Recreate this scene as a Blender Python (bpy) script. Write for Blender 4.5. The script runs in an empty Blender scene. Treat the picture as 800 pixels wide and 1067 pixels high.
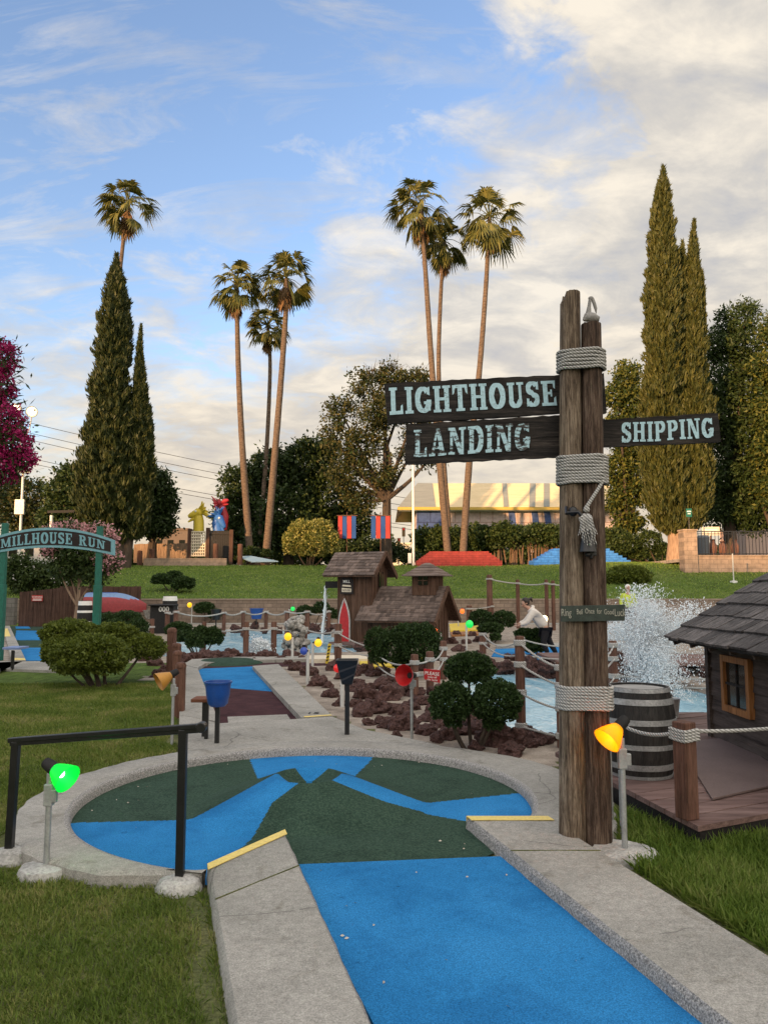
import bpy, bmesh, math, random
import numpy as np
from mathutils import Vector, Matrix, noise as mnoise
random.seed(7); RNG = np.random.default_rng(11)
scene = bpy.context.scene
COL = scene.collection
R = math.radians
PITCH = math.atan(0.1019); EYE = 1.6
CP, SP = math.cos(PITCH), math.sin(PITCH)
def ray(px, py):
    u = (px-400)/800; v = (533.5-py)/800
    return Vector((u, CP-v*SP, SP+v*CP))
def G(px, py, z=0.0):
    """photo pixel -> ground point at height z"""
    d = ray(px, py); t = (z-EYE)/d.z
    return Vector((d.x*t, d.y*t, z))
def At(px, py, Y):
    """photo pixel -> point at distance Y"""
    d = ray(px, py); t = Y/d.y
    return Vector((d.x*t, Y, EYE+d.z*t))
V = Vector

# ---------------------------------------------------------------- terrain height
WALL_Y = 38.0
def sstep(a, b, x):
    t = np.clip((x-a)/(b-a), 0, 1); return t*t*(3-2*t)
def in_poly(P, x, y):
    x = np.asarray(x, float); y = np.asarray(y, float); ins = np.zeros(x.shape, bool); n = len(P)
    for i in range(n):
        x0, y0 = P[i][:2]; x1, y1 = P[(i+1) % n][:2]
        if y0 == y1: continue
        c = ((y0 > y) != (y1 > y)) & (x < (x1-x0)*(y-y0)/(y1-y0)+x0)
        ins ^= c
    return ins
WZ = -0.10
POND_L = [G(*p, WZ) for p in [(166, 688), (200, 689), (300, 687), (330, 684), (402, 682), (402, 672), (345, 664), (345, 656.5), (205, 656.5), (186, 668)]]
POND_R = [G(*p, WZ) for p in [(455, 722), (452, 740), (480, 768), (545, 777), (600, 772)]] + [V((2.0, 7.6, WZ)), V((4.6, 9.2, WZ)), V((5.6, 11, WZ)), V((5.2, 13.2, WZ))] + [G(*p, WZ) for p in [(640, 705), (580, 706), (505, 697)]]
def hill(x, y):
    x = np.asarray(x, float); y = np.asarray(y, float)
    t = np.clip((y-38.2)/(57-38.2), 0, 1)
    z = 1.12+2.6*(t**0.92)*(1-0.12*t*t)
    z = z + 1.1*sstep(9, 16, x)*sstep(39, 47, y)*(1-sstep(48, 62, y))*0.55
    z = z + 0.012*np.clip(y-57, 0, 500)
    return np.where(y > 38.15, z, 0.0)
def ground_z(x, y):
    return float(hill(x, y))

# ---------------------------------------------------------------- mesh building
class MB:
    def __init__(s): s.v = []; s.f = []; s.m = []
    def add(s, vs, fs, mi=0):
        o = len(s.v); s.v.extend([tuple(p) for p in vs])
        for f in fs: s.f.append(tuple(o+i for i in f)); s.m.append(mi)
        return s
    def box(s, c, d, rot=None, mi=0, taper=1.0):
        x, y, z = d[0]/2, d[1]/2, d[2]/2
        vs = [V((sx*x*(taper if sz > 0 else 1), sy*y*(taper if sz > 0 else 1), sz*z)) for sz in (-1, 1) for sy in (-1, 1) for sx in (-1, 1)]
        if rot is not None: vs = [rot @ p for p in vs]
        c = V(c); vs = [p+c for p in vs]
        return s.add(vs, [(0, 2, 3, 1), (4, 5, 7, 6), (0, 1, 5, 4), (2, 6, 7, 3), (0, 4, 6, 2), (1, 3, 7, 5)], mi)
    def bar(s, a, b, w, h, mi=0, up=(0, 0, 1)):
        a = V(a); b = V(b); d = (b-a); L = d.length; d.normalize(); up = V(up)
        if abs(d.dot(up)) > .98: up = V((0, 1, 0))
        x = d.cross(up).normalized(); z = x.cross(d)
        M = Matrix((x, d, z)).transposed()
        return s.box((a+b)/2, (w, L, h), M, mi)
    def tube(s, pts, r, seg=8, mi=0, cap=True, closed=False):
        pts = [V(p) for p in pts]; n = len(pts)
        rr = r if hasattr(r, '__len__') else [r]*n
        o = len(s.v); prev = None
        for i, p in enumerate(pts):
            if closed: t = pts[(i+1) % n]-pts[i-1]
            else: t = pts[min(i+1, n-1)]-pts[max(i-1, 0)]
            if t.length < 1e-9: t = V((0, 0, 1))
            t.normalize()
            if prev is None:
                a = V((0, 0, 1)) if abs(t.z) < .9 else V((1, 0, 0)); x = t.cross(a).normalized()
            else:
                x = prev-t*prev.dot(t)
                x = x.normalized() if x.length > 1e-6 else t.orthogonal().normalized()
            prev = x; y = t.cross(x)
            for k in range(seg):
                a = 2*math.pi*k/seg; s.v.append(tuple(p+(x*math.cos(a)+y*math.sin(a))*rr[i]))
        for i in range(n if closed else n-1):
            j = (i+1) % n
            for k in range(seg):
                k2 = (k+1) % seg
                s.f.append((o+i*seg+k, o+i*seg+k2, o+j*seg+k2, o+j*seg+k)); s.m.append(mi)
        if cap and not closed:
            s.f.append(tuple(o+k for k in range(seg))[::-1]); s.m.append(mi)
            s.f.append(tuple(o+(n-1)*seg+k for k in range(seg))); s.m.append(mi)
        return s
    def lathe(s, prof, c=(0, 0, 0), rot=None, seg=24, mi=0, cap=True):
        o = len(s.v); c = V(c)
        for r, z in prof:
            for k in range(seg):
                a = 2*math.pi*k/seg; p = V((r*math.cos(a), r*math.sin(a), z))
                if rot is not None: p = rot @ p
                s.v.append(tuple(p+c))
        n = len(prof)
        for i in range(n-1):
            for k in range(seg):
                k2 = (k+1) % seg; s.f.append((o+i*seg+k, o+i*seg+k2, o+(i+1)*seg+k2, o+(i+1)*seg+k)); s.m.append(mi)
        if cap:
            if prof[0][0] > 1e-4: s.f.append(tuple(o+k for k in range(seg))[::-1]); s.m.append(mi)
            if prof[-1][0] > 1e-4: s.f.append(tuple(o+(n-1)*seg+k for k in range(seg))); s.m.append(mi)
        return s
    def prism(s, poly, z0, z1, mi=0, top=None):
        n = len(poly); o = len(s.v)
        for p in poly: s.v.append((p[0], p[1], z0))
        for p in poly: s.v.append((p[0], p[1], z1))
        s.f.append(tuple(o+i for i in range(n))[::-1]); s.m.append(mi)
        s.f.append(tuple(o+n+i for i in range(n))); s.m.append(mi if top is None else top)
        for i in range(n):
            j = (i+1) % n; s.f.append((o+i, o+j, o+n+j, o+n+i)); s.m.append(mi)
        return s
    def slab(s, pts, thick, mi=0):
        """extrude a planar 3d polygon by vector thick"""
        n = len(pts); o = len(s.v); t = V(thick)
        for p in pts: s.v.append(tuple(V(p)))
        for p in pts: s.v.append(tuple(V(p)+t))
        s.f.append(tuple(o+i for i in range(n))); s.m.append(mi)
        s.f.append(tuple(o+n+i for i in range(n))[::-1]); s.m.append(mi)
        for i in range(n):
            j = (i+1) % n; s.f.append((o+j, o+i, o+n+i, o+n+j)); s.m.append(mi)
        return s
    def ball(s, c, r, seg=14, rings=8, mi=0, sc=(1, 1, 1), rot=None):
        c = V(c); o = len(s.v)
        prof = [(math.sin(math.pi*i/rings), -math.cos(math.pi*i/rings)) for i in range(rings+1)]
        for q, z in prof:
            for k in range(seg):
                a = 2*math.pi*k/seg; p = V((q*math.cos(a)*r*sc[0], q*math.sin(a)*r*sc[1], z*r*sc[2]))
                if rot is not None: p = rot @ p
                s.v.append(tuple(p+c))
        for i in range(rings):
            for k in range(seg):
                k2 = (k+1) % seg; s.f.append((o+i*seg+k, o+i*seg+k2, o+(i+1)*seg+k2, o+(i+1)*seg+k)); s.m.append(mi)
        return s
    def build(s, name, mats, parent=None, smooth=False, bevel=0, fix=True):
        me = bpy.data.meshes.new(name); me.from_pydata(s.v, [], s.f)
        mats = mats if isinstance(mats, (list, tuple)) else [mats]
        for m in mats: me.materials.append(m)
        me.polygons.foreach_set('material_index', s.m)
        if fix:
            bm = bmesh.new(); bm.from_mesh(me); bmesh.ops.recalc_face_normals(bm, faces=bm.faces); bm.to_mesh(me); bm.free()
        if smooth:
            me.polygons.foreach_set('use_smooth', [True]*len(me.polygons))
            try: me.set_sharp_from_angle(angle=R(38))
            except Exception: pass
        o = bpy.data.objects.new(name, me); COL.objects.link(o)
        if parent: o.parent = parent
        if bevel:
            b = o.modifiers.new('bev', 'BEVEL'); b.width = bevel; b.segments = 2; b.limit_method = 'ANGLE'; b.angle_limit = R(40)
        return o
def np_mesh(name, verts, faces_n, loops, mats, parent=None, mi=None, smooth=False):
    """verts (N,3), faces with constant corner count faces_n, loops flat"""
    me = bpy.data.meshes.new(name); nf = len(loops)//faces_n
    me.vertices.add(len(verts)); me.vertices.foreach_set('co', np.asarray(verts, np.float32).ravel())
    me.loops.add(len(loops)); me.loops.foreach_set('vertex_index', np.asarray(loops, np.int32))
    me.polygons.add(nf); me.polygons.foreach_set('loop_start', np.arange(nf, dtype=np.int32)*faces_n)
    mats = mats if isinstance(mats, (list, tuple)) else [mats]
    for m in mats: me.materials.append(m)
    if mi is not None: me.polygons.foreach_set('material_index', np.asarray(mi, np.int32))
    if smooth: me.polygons.foreach_set('use_smooth', np.ones(nf, bool))
    me.update(calc_edges=True); me.validate()
    o = bpy.data.objects.new(name, me); COL.objects.link(o)
    if parent: o.parent = parent
    return o
def tag(o, label=None, cat=None, group=None, kind=None):
    if label: o['label'] = label
    if cat: o['category'] = cat
    if group: o['group'] = group
    if kind: o['kind'] = kind
    return o
def thing(name, label, cat, loc=(0, 0, 0), rz=0, group=None):
    o = bpy.data.objects.new(name, None); COL.objects.link(o); o.location = loc; o.rotation_euler = (0, 0, rz)
    o.empty_display_size = .1
    return tag(o, label, cat, group)
def dup(root, loc, rz=0, scale=None, label=None, group=None):
    r = root.copy(); COL.objects.link(r); r.location = loc; r.rotation_euler = (0, 0, rz)
    if scale is not None: r.scale = scale
    if label: r['label'] = label
    if group: r['group'] = group
    for ch in list(root.children):
        c = ch.copy(); COL.objects.link(c); c.parent = r
        for g in list(ch.children):
            d = g.copy(); COL.objects.link(d); d.parent = c
    return r
def sag(a, b, drop, n=12):
    a = V(a); b = V(b); out = []
    for i in range(n+1):
        t = i/n; p = a.lerp(b, t); p.z -= drop*4*t*(1-t); out.append(p)
    return out
def rotz(a): return Matrix.Rotation(a, 3, 'Z')
def rotto(d):
    """rotation taking +Z to direction d"""
    return V((0, 0, 1)).rotation_difference(V(d).normalized()).to_matrix()

# ---------------------------------------------------------------- materials
def new_mat(name):
    m = bpy.data.materials.new(name); m.use_nodes = True
    nt = m.node_tree; b = nt.nodes['Principled BSDF']
    return m, nt, b
def node(nt, t, **kw):
    n = nt.nodes.new(t)
    for k, v in kw.items(): setattr(n, k, v)
    return n
def ramp(nt, fac, cols, pos=None):
    r = node(nt, 'ShaderNodeValToRGB'); e = r.color_ramp.elements
    pos = pos or [i/(len(cols)-1) for i in range(len(cols))]
    while len(e) < len(cols): e.new(.5)
    for i, c in enumerate(cols): e[i].position = pos[i]; e[i].color = (*c, 1)
    nt.links.new(fac, r.inputs[0]); return r.outputs[0]
def coords(nt, scale=(1, 1, 1), rot=(0, 0, 0), kind='Object'):
    tc = node(nt, 'ShaderNodeTexCoord'); mp = node(nt, 'ShaderNodeMapping')
    mp.inputs['Scale'].default_value = scale; mp.inputs['Rotation'].default_value = rot
    nt.links.new(tc.outputs[kind], mp.inputs[0]); return mp.outputs[0]
def ntex(nt, vec, scale, detail=5, rough=.6, dist=0):
    n = node(nt, 'ShaderNodeTexNoise'); n.inputs['Scale'].default_value = scale; n.inputs['Detail'].default_value = detail
    n.inputs['Roughness'].default_value = rough; n.inputs['Distortion'].default_value = dist
    nt.links.new(vec, n.inputs['Vector']); return n.outputs['Fac']
def bump(nt, b, h, strength=.3, dist=.02):
    n = node(nt, 'ShaderNodeBump'); n.inputs['Strength'].default_value = strength; n.inputs['Distance'].default_value = dist
    nt.links.new(h, n.inputs['Height']); nt.links.new(n.outputs[0], b.inputs['Normal'])
def mixc(nt, fac, a, b, mode='MIX'):
    n = node(nt, 'ShaderNodeMix', data_type='RGBA', blend_type=mode)
    for s, v in ((0, fac), (6, a), (7, b)):
        if hasattr(v, 'is_linked'): nt.links.new(v, n.inputs[s])
        elif s == 0: n.inputs[0].default_value = v
        else: n.inputs[s].default_value = (*v, 1)
    return n.outputs[2]
def mathn(nt, op, a, b=None, c=None, clamp=False):
    n = node(nt, 'ShaderNodeMath', operation=op, use_clamp=clamp)
    for i, v in enumerate((a, b, c)):
        if v is None: continue
        if hasattr(v, 'is_linked'): nt.links.new(v, n.inputs[i])
        else: n.inputs[i].default_value = v
    return n.outputs[0]
def M_noise(name, cols, scale=8, rough=.8, bumps=.25, bdist=.01, stretch=(1, 1, 1), fine=None, fineamt=.3, metal=0, spec=.3, pos=None, detail=6, kind='Object'):
    m, nt, b = new_mat(name); v = coords(nt, stretch, kind=kind)
    f = ntex(nt, v, scale, detail)
    c = ramp(nt, f, cols, pos or [.3+.4*i/(len(cols)-1) for i in range(len(cols))])
    h = f
    if fine:
        f2 = ntex(nt, v, fine, 3, .7); g = ramp(nt, f2, [(1-fineamt,)*3, (1+fineamt*.6,)*3], [.35, .65])
        c = mixc(nt, 1.0, c, g, 'MULTIPLY'); h = mathn(nt, 'ADD', f, mathn(nt, 'MULTIPLY', f2, .6))
    nt.links.new(c, b.inputs['Base Color']); b.inputs['Roughness'].default_value = rough
    b.inputs['Metallic'].default_value = metal; b.inputs['Specular IOR Level'].default_value = spec
    if bumps: bump(nt, b, h, bumps, bdist)
    return m
def M_leaf(name, cols, trans=.3, rough=.55, spec=.25, pw=.35, ps=.9):
    m, nt, b = new_mat(name); g = node(nt, 'ShaderNodeNewGeometry')
    v = coords(nt); f = ntex(nt, v, ps, 3)
    if pw > .4: f = ramp(nt, f, [(0,)*3, (1,)*3], [.36, .64])
    t = mathn(nt, 'ADD', mathn(nt, 'MULTIPLY', g.outputs['Random Per Island'], 1-pw), mathn(nt, 'MULTIPLY', f, pw))
    c = ramp(nt, t, cols)
    nt.links.new(c, b.inputs['Base Color']); b.inputs['Roughness'].default_value = rough; b.inputs['Specular IOR Level'].default_value = spec
    tr = node(nt, 'ShaderNodeBsdfTranslucent'); nt.links.new(c, tr.inputs[0])
    mx = node(nt, 'ShaderNodeMixShader'); mx.inputs[0].default_value = trans
    nt.links.new(b.outputs[0], mx.inputs[1]); nt.links.new(tr.outputs[0], mx.inputs[2])
    nt.links.new(mx.outputs[0], nt.nodes['Material Output'].inputs[0])
    return m
def M_wood(name, cols, axis='Z', scale=9, rough=.8, bumps=.5, stretch=14, bdist=.006, isl=0, crack=0):
    st = {'X': (1/ stretch*4, 1*4, 1*4), 'Y': (4, 4/stretch, 4), 'Z': (4, 4, 4/stretch)}[axis]
    m, nt, b = new_mat(name); v = coords(nt, st)
    f = ntex(nt, v, scale, 8, .65, .4); f2 = ntex(nt, v, scale*5, 4, .7)
    f3 = ntex(nt, coords(nt, (1, 1, 1)), 2.2, 3)
    t = mathn(nt, 'ADD', mathn(nt, 'MULTIPLY', f, .5), mathn(nt, 'ADD', mathn(nt, 'MULTIPLY', f2, .32), mathn(nt, 'MULTIPLY', f3, .18)))
    c = ramp(nt, t, cols, [.39+.22*i/(len(cols)-1) for i in range(len(cols))])
    if crack:
        v4 = coords(nt, tuple(q*(.45 if q < 3 else 1) for q in st)); f4 = ntex(nt, v4, scale*2.6, 3, .5, .6); ck = ramp(nt, mathn(nt, 'ABSOLUTE', mathn(nt, 'SUBTRACT', f4, .5)), [(.22,)*3, (1,)*3], [.004, .022]); c = mixc(nt, crack, c, mixc(nt, 1, c, ck, 'MULTIPLY'))
    if isl:
        g = node(nt, 'ShaderNodeNewGeometry'); c = mixc(nt, 1, c, ramp(nt, g.outputs['Random Per Island'], [(1-isl,)*3, (1+isl, 1+isl*.96, 1+isl*.9)]), 'MULTIPLY')
    nt.links.new(c, b.inputs['Base Color']); b.inputs['Roughness'].default_value = rough; b.inputs['Specular IOR Level'].default_value = .25
    bump(nt, b, mathn(nt, 'ADD', f, mathn(nt, 'MULTIPLY', f2, .5)), bumps, bdist)
    return m
def M_emit(name, col, s, base=None):
    m, nt, b = new_mat(name); b.inputs['Base Color'].default_value = (*(base or col), 1)
    b.inputs['Emission Color'].default_value = (*col, 1); b.inputs['Emission Strength'].default_value = s
    b.inputs['Roughness'].default_value = .35
    return m
def M_plain(name, col, rough=.5, metal=0, spec=.4, var=.12, scale=14):
    c0 = tuple(max(0, x*(1-var)) for x in col); c1 = tuple(x*(1+var) for x in col)
    return M_noise(name, [c0, c1], scale, rough, .06, .004, metal=metal, spec=spec, fine=scale*9, fineamt=var*.8)
def M_brick(name, c1, c2, mortar, scale, bw=.4, bh=.2, ms=.012, rot=(R(90), 0, 0)):
    m, nt, b = new_mat(name); v = coords(nt, (1, 1, 1), rot)
    br = node(nt, 'ShaderNodeTexBrick'); nt.links.new(v, br.inputs[0])
    br.inputs['Color1'].default_value = (*c1, 1); br.inputs['Color2'].default_value = (*c2, 1); br.inputs['Mortar'].default_value = (*mortar, 1)
    br.inputs['Scale'].default_value = scale; br.inputs['Brick Width'].default_value = bw; br.inputs['Row Height'].default_value = bh; br.inputs['Mortar Size'].default_value = ms
    f = ntex(nt, coords(nt), 3, 6); g = ramp(nt, f, [(.7,)*3, (1.2,)*3], [.3, .7])
    c = mixc(nt, 1, br.outputs[0], g, 'MULTIPLY'); nt.links.new(c, b.inputs['Base Color']); b.inputs['Roughness'].default_value = .9
    bump(nt, b, mathn(nt, 'SUBTRACT', f, br.outputs['Fac']), .4, .02)
    return m
def M_worn(name, paint, under, amount, rough=.6, scale=26):
    """paint that has flaked off the wood under it in irregular spots"""
    m, nt, b = new_mat(name); v = coords(nt, (1, 1, 1)); v2 = coords(nt, (2, 8, 8))
    f = ntex(nt, v2, scale*.6, 6, .7); f2 = ntex(nt, v, 4.0, 3)
    t = mathn(nt, 'ADD', mathn(nt, 'MULTIPLY', f, .7), mathn(nt, 'MULTIPLY', f2, .3))
    k = ramp(nt, t, [(0,)*3, (1,)*3], [amount-.012, amount+.012])
    g = ramp(nt, ntex(nt, v, 60, 4), [tuple(x*.8 for x in paint), tuple(x*1.1 for x in paint)], [.3, .7])
    c = mixc(nt, k, under, g); nt.links.new(c, b.inputs['Base Color']); b.inputs['Roughness'].default_value = rough
    bump(nt, b, t, .2, .003)
    return m
MAT = {}
MAT['concrete'] = M_noise('concrete', [(.22, .21, .185), (.315, .30, .27), (.38, .36, .325)], 1.6, .9, .35, .006, fine=120, fineamt=.30, pos=[.25, .5, .75])
def m_concrete():
    m, nt, b = new_mat('concrete'); v = coords(nt)
    f = ntex(nt, v, 1.3, 7, .62, .3); f2 = ntex(nt, v, 130, 3, .75); f3 = ntex(nt, v, 26, 4, .7); f4 = ntex(nt, v, 3.4, 8, .7, .6)
    c = ramp(nt, f, [(.225, .217, .196), (.315, .302, .275), (.385, .367, .335)], [.28, .5, .72])
    c = mixc(nt, 1, c, ramp(nt, f2, [(.62,)*3, (1.22,)*3], [.34, .66]), 'MULTIPLY'); c = mixc(nt, 1, c, ramp(nt, f3, [(.84,)*3, (1.08,)*3], [.35, .6]), 'MULTIPLY')
    c = mixc(nt, 1, c, ramp(nt, f4, [(.68, .66, .62), (1, 1, 1)], [.32, .44]), 'MULTIPLY')
    w = node(nt, 'ShaderNodeTexVoronoi', feature='DISTANCE_TO_EDGE'); w.inputs['Scale'].default_value = .75
    nn_ = node(nt, 'ShaderNodeTexNoise'); nt.links.new(v, nn_.inputs['Vector']); nn_.inputs['Scale'].default_value = 2.2; mp = mixc(nt, .16, v, nn_.outputs['Color']); nt.links.new(mp, w.inputs['Vector'])
    ck = ramp(nt, mathn(nt, 'ADD', w.outputs['Distance'], mathn(nt, 'MULTIPLY', ramp(nt, f, [(0,)*3, (1,)*3], [.50, .53]), .2)), [(.5,)*3, (1,)*3], [.001, .004]); c = mixc(nt, 1, c, ck, 'MULTIPLY')
    nt.links.new(c, b.inputs['Base Color']); b.inputs['Roughness'].default_value = .92; b.inputs['Specular IOR Level'].default_value = .2
    bump(nt, b, mathn(nt, 'ADD', f2, mathn(nt, 'MULTIPLY', f3, .8)), .45, .006); return m
MAT['concrete'] = m_concrete()
MAT['aggregate'] = M_noise('aggregate', [(.10, .10, .10), (.30, .29, .28), (.52, .50, .48)], 85, .9, .7, .012, fine=170, fineamt=.3)
MAT['turf_blue'] = M_noise('turf_blue', [(.017, .155, .385), (.025, .195, .46), (.034, .225, .51)], 1.1, .95, .8, .005, fine=150, fineamt=.42, spec=.1)
MAT['turf_green'] = M_noise('turf_green', [(.020, .042, .030), (.036, .068, .048), (.062, .10, .072)], 60, .95, .7, .005, fine=190, fineamt=.45, spec=.1)
MAT['turf_maroon'] = M_noise('turf_maroon', [(.045, .020, .024), (.075, .034, .038)], 5, .95, .6, .004, fine=190, fineamt=.35, spec=.1)
def stain(m, scale, lo, p0, p1, st=(1, 1, 1)):
    nt = m.node_tree; b = nt.nodes['Principled BSDF']; l = b.inputs['Base Color'].links[0]; src = l.from_socket
    g = ramp(nt, ntex(nt, coords(nt, st), scale, 8, .68, .5), [lo, (1, 1, 1)], [p0, p1]); nt.links.new(mixc(nt, 1, src, g, 'MULTIPLY'), b.inputs['Base Color'])
stain(MAT['turf_blue'], 2.6, (.74, .80, .84), .36, .52); stain(MAT['turf_blue'], 19, (.62, .66, .68), .31, .36)
stain(MAT['turf_green'], 2.6, (.72, .74, .74), .36, .52); stain(MAT['turf_maroon'], 3, (.7, .7, .7), .36, .5)
MAT['paint_yellow'] = M_worn('paint_yellow', (.72, .55, .16), (.38, .36, .32), .40, .7)
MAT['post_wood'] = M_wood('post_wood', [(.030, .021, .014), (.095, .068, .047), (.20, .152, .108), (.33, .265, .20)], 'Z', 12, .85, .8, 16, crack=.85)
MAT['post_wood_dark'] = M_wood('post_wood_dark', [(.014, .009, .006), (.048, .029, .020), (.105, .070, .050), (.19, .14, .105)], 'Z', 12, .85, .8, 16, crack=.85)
MAT['sign_wood'] = M_wood('sign_wood', [(.004, .0032, .003), (.012, .010, .009), (.028, .023, .020), (.065, .052, .044)], 'X', 8, .75, .7, crack=.7)
MAT['letter'] = M_worn('letter', (.40, .60, .68), (.035, .03, .027), .395)
MAT['letter_worn'] = M_worn('letter_worn', (.40, .60, .68), (.035, .03, .027), .475, scale=12)
MAT['black'] = M_plain('black', (.010, .010, .011), .35, 0, .5, .3)
MAT['black_matte'] = M_plain('black_matte', (.016, .015, .015), .7, 0, .3, .3)
MAT['galv'] = M_noise('galv', [(.30, .31, .31), (.46, .47, .47)], 9, .5, .1, .002, metal=.55, fine=70, fineamt=.15)
MAT['pipe'] = M_plain('pipe', (.52, .52, .50), .5, 0, .4, .1)
MAT['stone_base'] = M_noise('stone_base', [(.22, .215, .20), (.40, .39, .37), (.52, .51, .48)], 6, .95, .6, .015, fine=60, fineamt=.3)
MAT['barrel'] = M_wood('barrel', [(.006, .006, .006), (.022, .020, .019), (.045, .04, .037)], 'Z', 6, .6, .5)
MAT['hoop'] = M_noise('hoop', [(.24, .24, .24), (.40, .40, .40)], 7, .55, .15, .003, metal=.4, fine=60, fineamt=.25)
MAT['barrel_top'] = M_wood('barrel_top', [(.20, .19, .18), (.34, .33, .31), (.45, .43, .41)], 'X', 6, .8, .4)
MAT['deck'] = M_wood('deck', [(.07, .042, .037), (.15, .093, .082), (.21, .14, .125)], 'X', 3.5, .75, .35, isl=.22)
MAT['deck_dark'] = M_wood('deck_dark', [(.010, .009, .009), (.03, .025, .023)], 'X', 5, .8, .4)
MAT['post_brown'] = M_wood('post_brown', [(.05, .023, .015), (.12, .058, .040), (.17, .088, .062)], 'Z', 7, .75, .35, crack=.5)
MAT['hut_wall'] = M_wood('hut_wall', [(.022, .016, .013), (.062, .046, .039), (.095, .073, .062)], 'Y', 5, .8, .4)
MAT['mill_wall'] = M_wood('mill_wall', [(.026, .014, .009), (.085, .046, .030), (.135, .076, .051)], 'Z', 4, .85, .35)
MAT['shingle'] = M_wood('shingle', [(.030, .027, .026), (.085, .075, .072), (.15, .133, .128)], 'X', 6, .85, .5, isl=.38)
MAT['mill_shingle'] = M_wood('mill_shingle', [(.055, .040, .034), (.125, .093, .080), (.19, .146, .128)], 'X', 4, .85, .4, isl=.4)
MAT['orange_wood'] = M_wood('orange_wood', [(.12, .045, .012), (.26, .11, .035), (.34, .16, .06)], 'Z', 6, .6, .25)
MAT['glass'] = M_plain('glass', (.012, .013, .012), .08, 0, .6, .2)
MAT['rock'] = M_noise('rock', [(.022, .012, .011), (.075, .037, .032), (.16, .088, .076)], 6, .9, .7, .02, fine=42, fineamt=.45)
MAT['coral'] = M_noise('coral', [(.16, .155, .145), (.40, .385, .36), (.55, .53, .50)], 7, .9, 1.0, .06, fine=30, fineamt=.4)
MAT['gravel'] = M_noise('gravel', [(.16, .13, .105), (.30, .25, .205), (.43, .37, .31)], 3, .95, .8, .012, fine=95, fineamt=.5)
MAT['red'] = M_plain('red', (.42, .018, .022), .5, 0, .4, .2)
MAT['blue_paint'] = M_plain('blue_paint', (.018, .085, .36), .45, 0, .4, .15)
MAT['blue_plastic'] = M_plain('blue_plastic', (.010, .060, .26), .35, 0, .5, .12)
MAT['teal'] = M_plain('teal', (.010, .115, .085), .5, 0, .4, .2)
MAT['sign_trim'] = M_plain('sign_trim', (.16, .34, .40), .5, 0, .3, .1)
MAT['sign_brown'] = M_wood('sign_brown', [(.012, .010, .010), (.035, .026, .025)], 'X', 4)
MAT['white'] = M_plain('white', (.72, .71, .68), .5, 0, .4, .08)
MAT['cream'] = M_plain('cream', (.62, .54, .42), .7, 0, .3, .1)
MAT['yellow'] = M_plain('yellow', (.62, .45, .035), .5, 0, .4, .12)
MAT['fence_brown'] = M_wood('fence_brown', [(.028, .015, .011), (.070, .038, .028), (.10, .058, .045)], 'Z', 3, .85, .3)
MAT['block'] = M_brick('block', (.20, .15, .115), (.25, .19, .145), (.13, .10, .08), 1, .42, .19, .012)
MAT['terrace'] = M_brick('terrace', (.29, .215, .16), (.34, .25, .19), (.22, .165, .125), 1, .44, .26, .014)
MAT['red_brick'] = M_brick('red_brick', (.34, .050, .042), (.28, .036, .032), (.20, .026, .024), 1, .5, .17, .014)
MAT['blue_brick'] = M_brick('blue_brick', (.035, .19, .60), (.05, .22, .64), (.02, .12, .42), 1, .5, .17, .014)
MAT['stream'] = M_plain('stream', (.72, .78, .80), .2, 0, .5, .1)
MAT['hand_rope_dark'] = M_plain('hand_rope_dark', (.10, .10, .10), .8)
def m_rope():
    m, nt, b = new_mat('rope'); v = coords(nt, (1, 1, 1), (R(35), R(35), R(45)))
    w = node(nt, 'ShaderNodeTexWave', wave_type='BANDS'); w.inputs['Scale'].default_value = 22; w.inputs['Distortion'].default_value = .6; nt.links.new(v, w.inputs[0])
    c = ramp(nt, w.outputs['Fac'], [(.20, .195, .185), (.46, .45, .43)], [.1, .6]); nt.links.new(c, b.inputs['Base Color']); b.inputs['Roughness'].default_value = .9
    bump(nt, b, w.outputs['Fac'], .6, .006); return m
MAT['rope'] = m_rope()
def m_water(name, c0, c1, c2, scale):
    m, nt, b = new_mat(name); v = coords(nt, (1, .45, 1))
    f = ntex(nt, v, scale, 7, .62, .8); f2 = ntex(nt, v, scale*6, 4, .6, .5)
    t = mathn(nt, 'ADD', mathn(nt, 'MULTIPLY', f, .65), mathn(nt, 'MULTIPLY', f2, .35))
    c = ramp(nt, t, [c0, c1, c2], [.36, .52, .66]); nt.links.new(c, b.inputs['Base Color'])
    b.inputs['Roughness'].default_value = .14; b.inputs['Specular IOR Level'].default_value = .5; b.inputs['IOR'].default_value = 1.33
    bump(nt, b, t, .8, .05); return m
MAT['water'] = m_water('water', (.20, .44, .60), (.36, .60, .73), (.72, .82, .86), 2.0)
def m_ground():
    m, nt, b = new_mat('lawn'); v = coords(nt)
    f = ntex(nt, v, .35, 6); f2 = ntex(nt, coords(nt, (1, .35, 1)), 7, 6, .7); f3 = ntex(nt, v, 45, 4, .7)
    c1 = ramp(nt, f, [(.055, .085, .020), (.085, .130, .028), (.130, .160, .042)], [.3, .5, .72])
    g = ramp(nt, f2, [(.60,)*3, (1.35,)*3], [.34, .66]); g2 = ramp(nt, f3, [(.65,)*3, (1.3,)*3], [.35, .65])
    c = mixc(nt, 1, mixc(nt, 1, c1, g, 'MULTIPLY'), g2, 'MULTIPLY')
    nt.links.new(c, b.inputs['Base Color']); b.inputs['Roughness'].default_value = .95; b.inputs['Specular IOR Level'].default_value = .1
    bump(nt, b, mathn(nt, 'ADD', f2, f3), .6, .05); return m
MAT['lawn'] = m_ground()
MAT['soil'] = M_noise('soil', [(.065, .075, .024), (.105, .115, .038), (.15, .145, .060)], 3, .95, .6, .02, fine=50, fineamt=.5)
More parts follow.
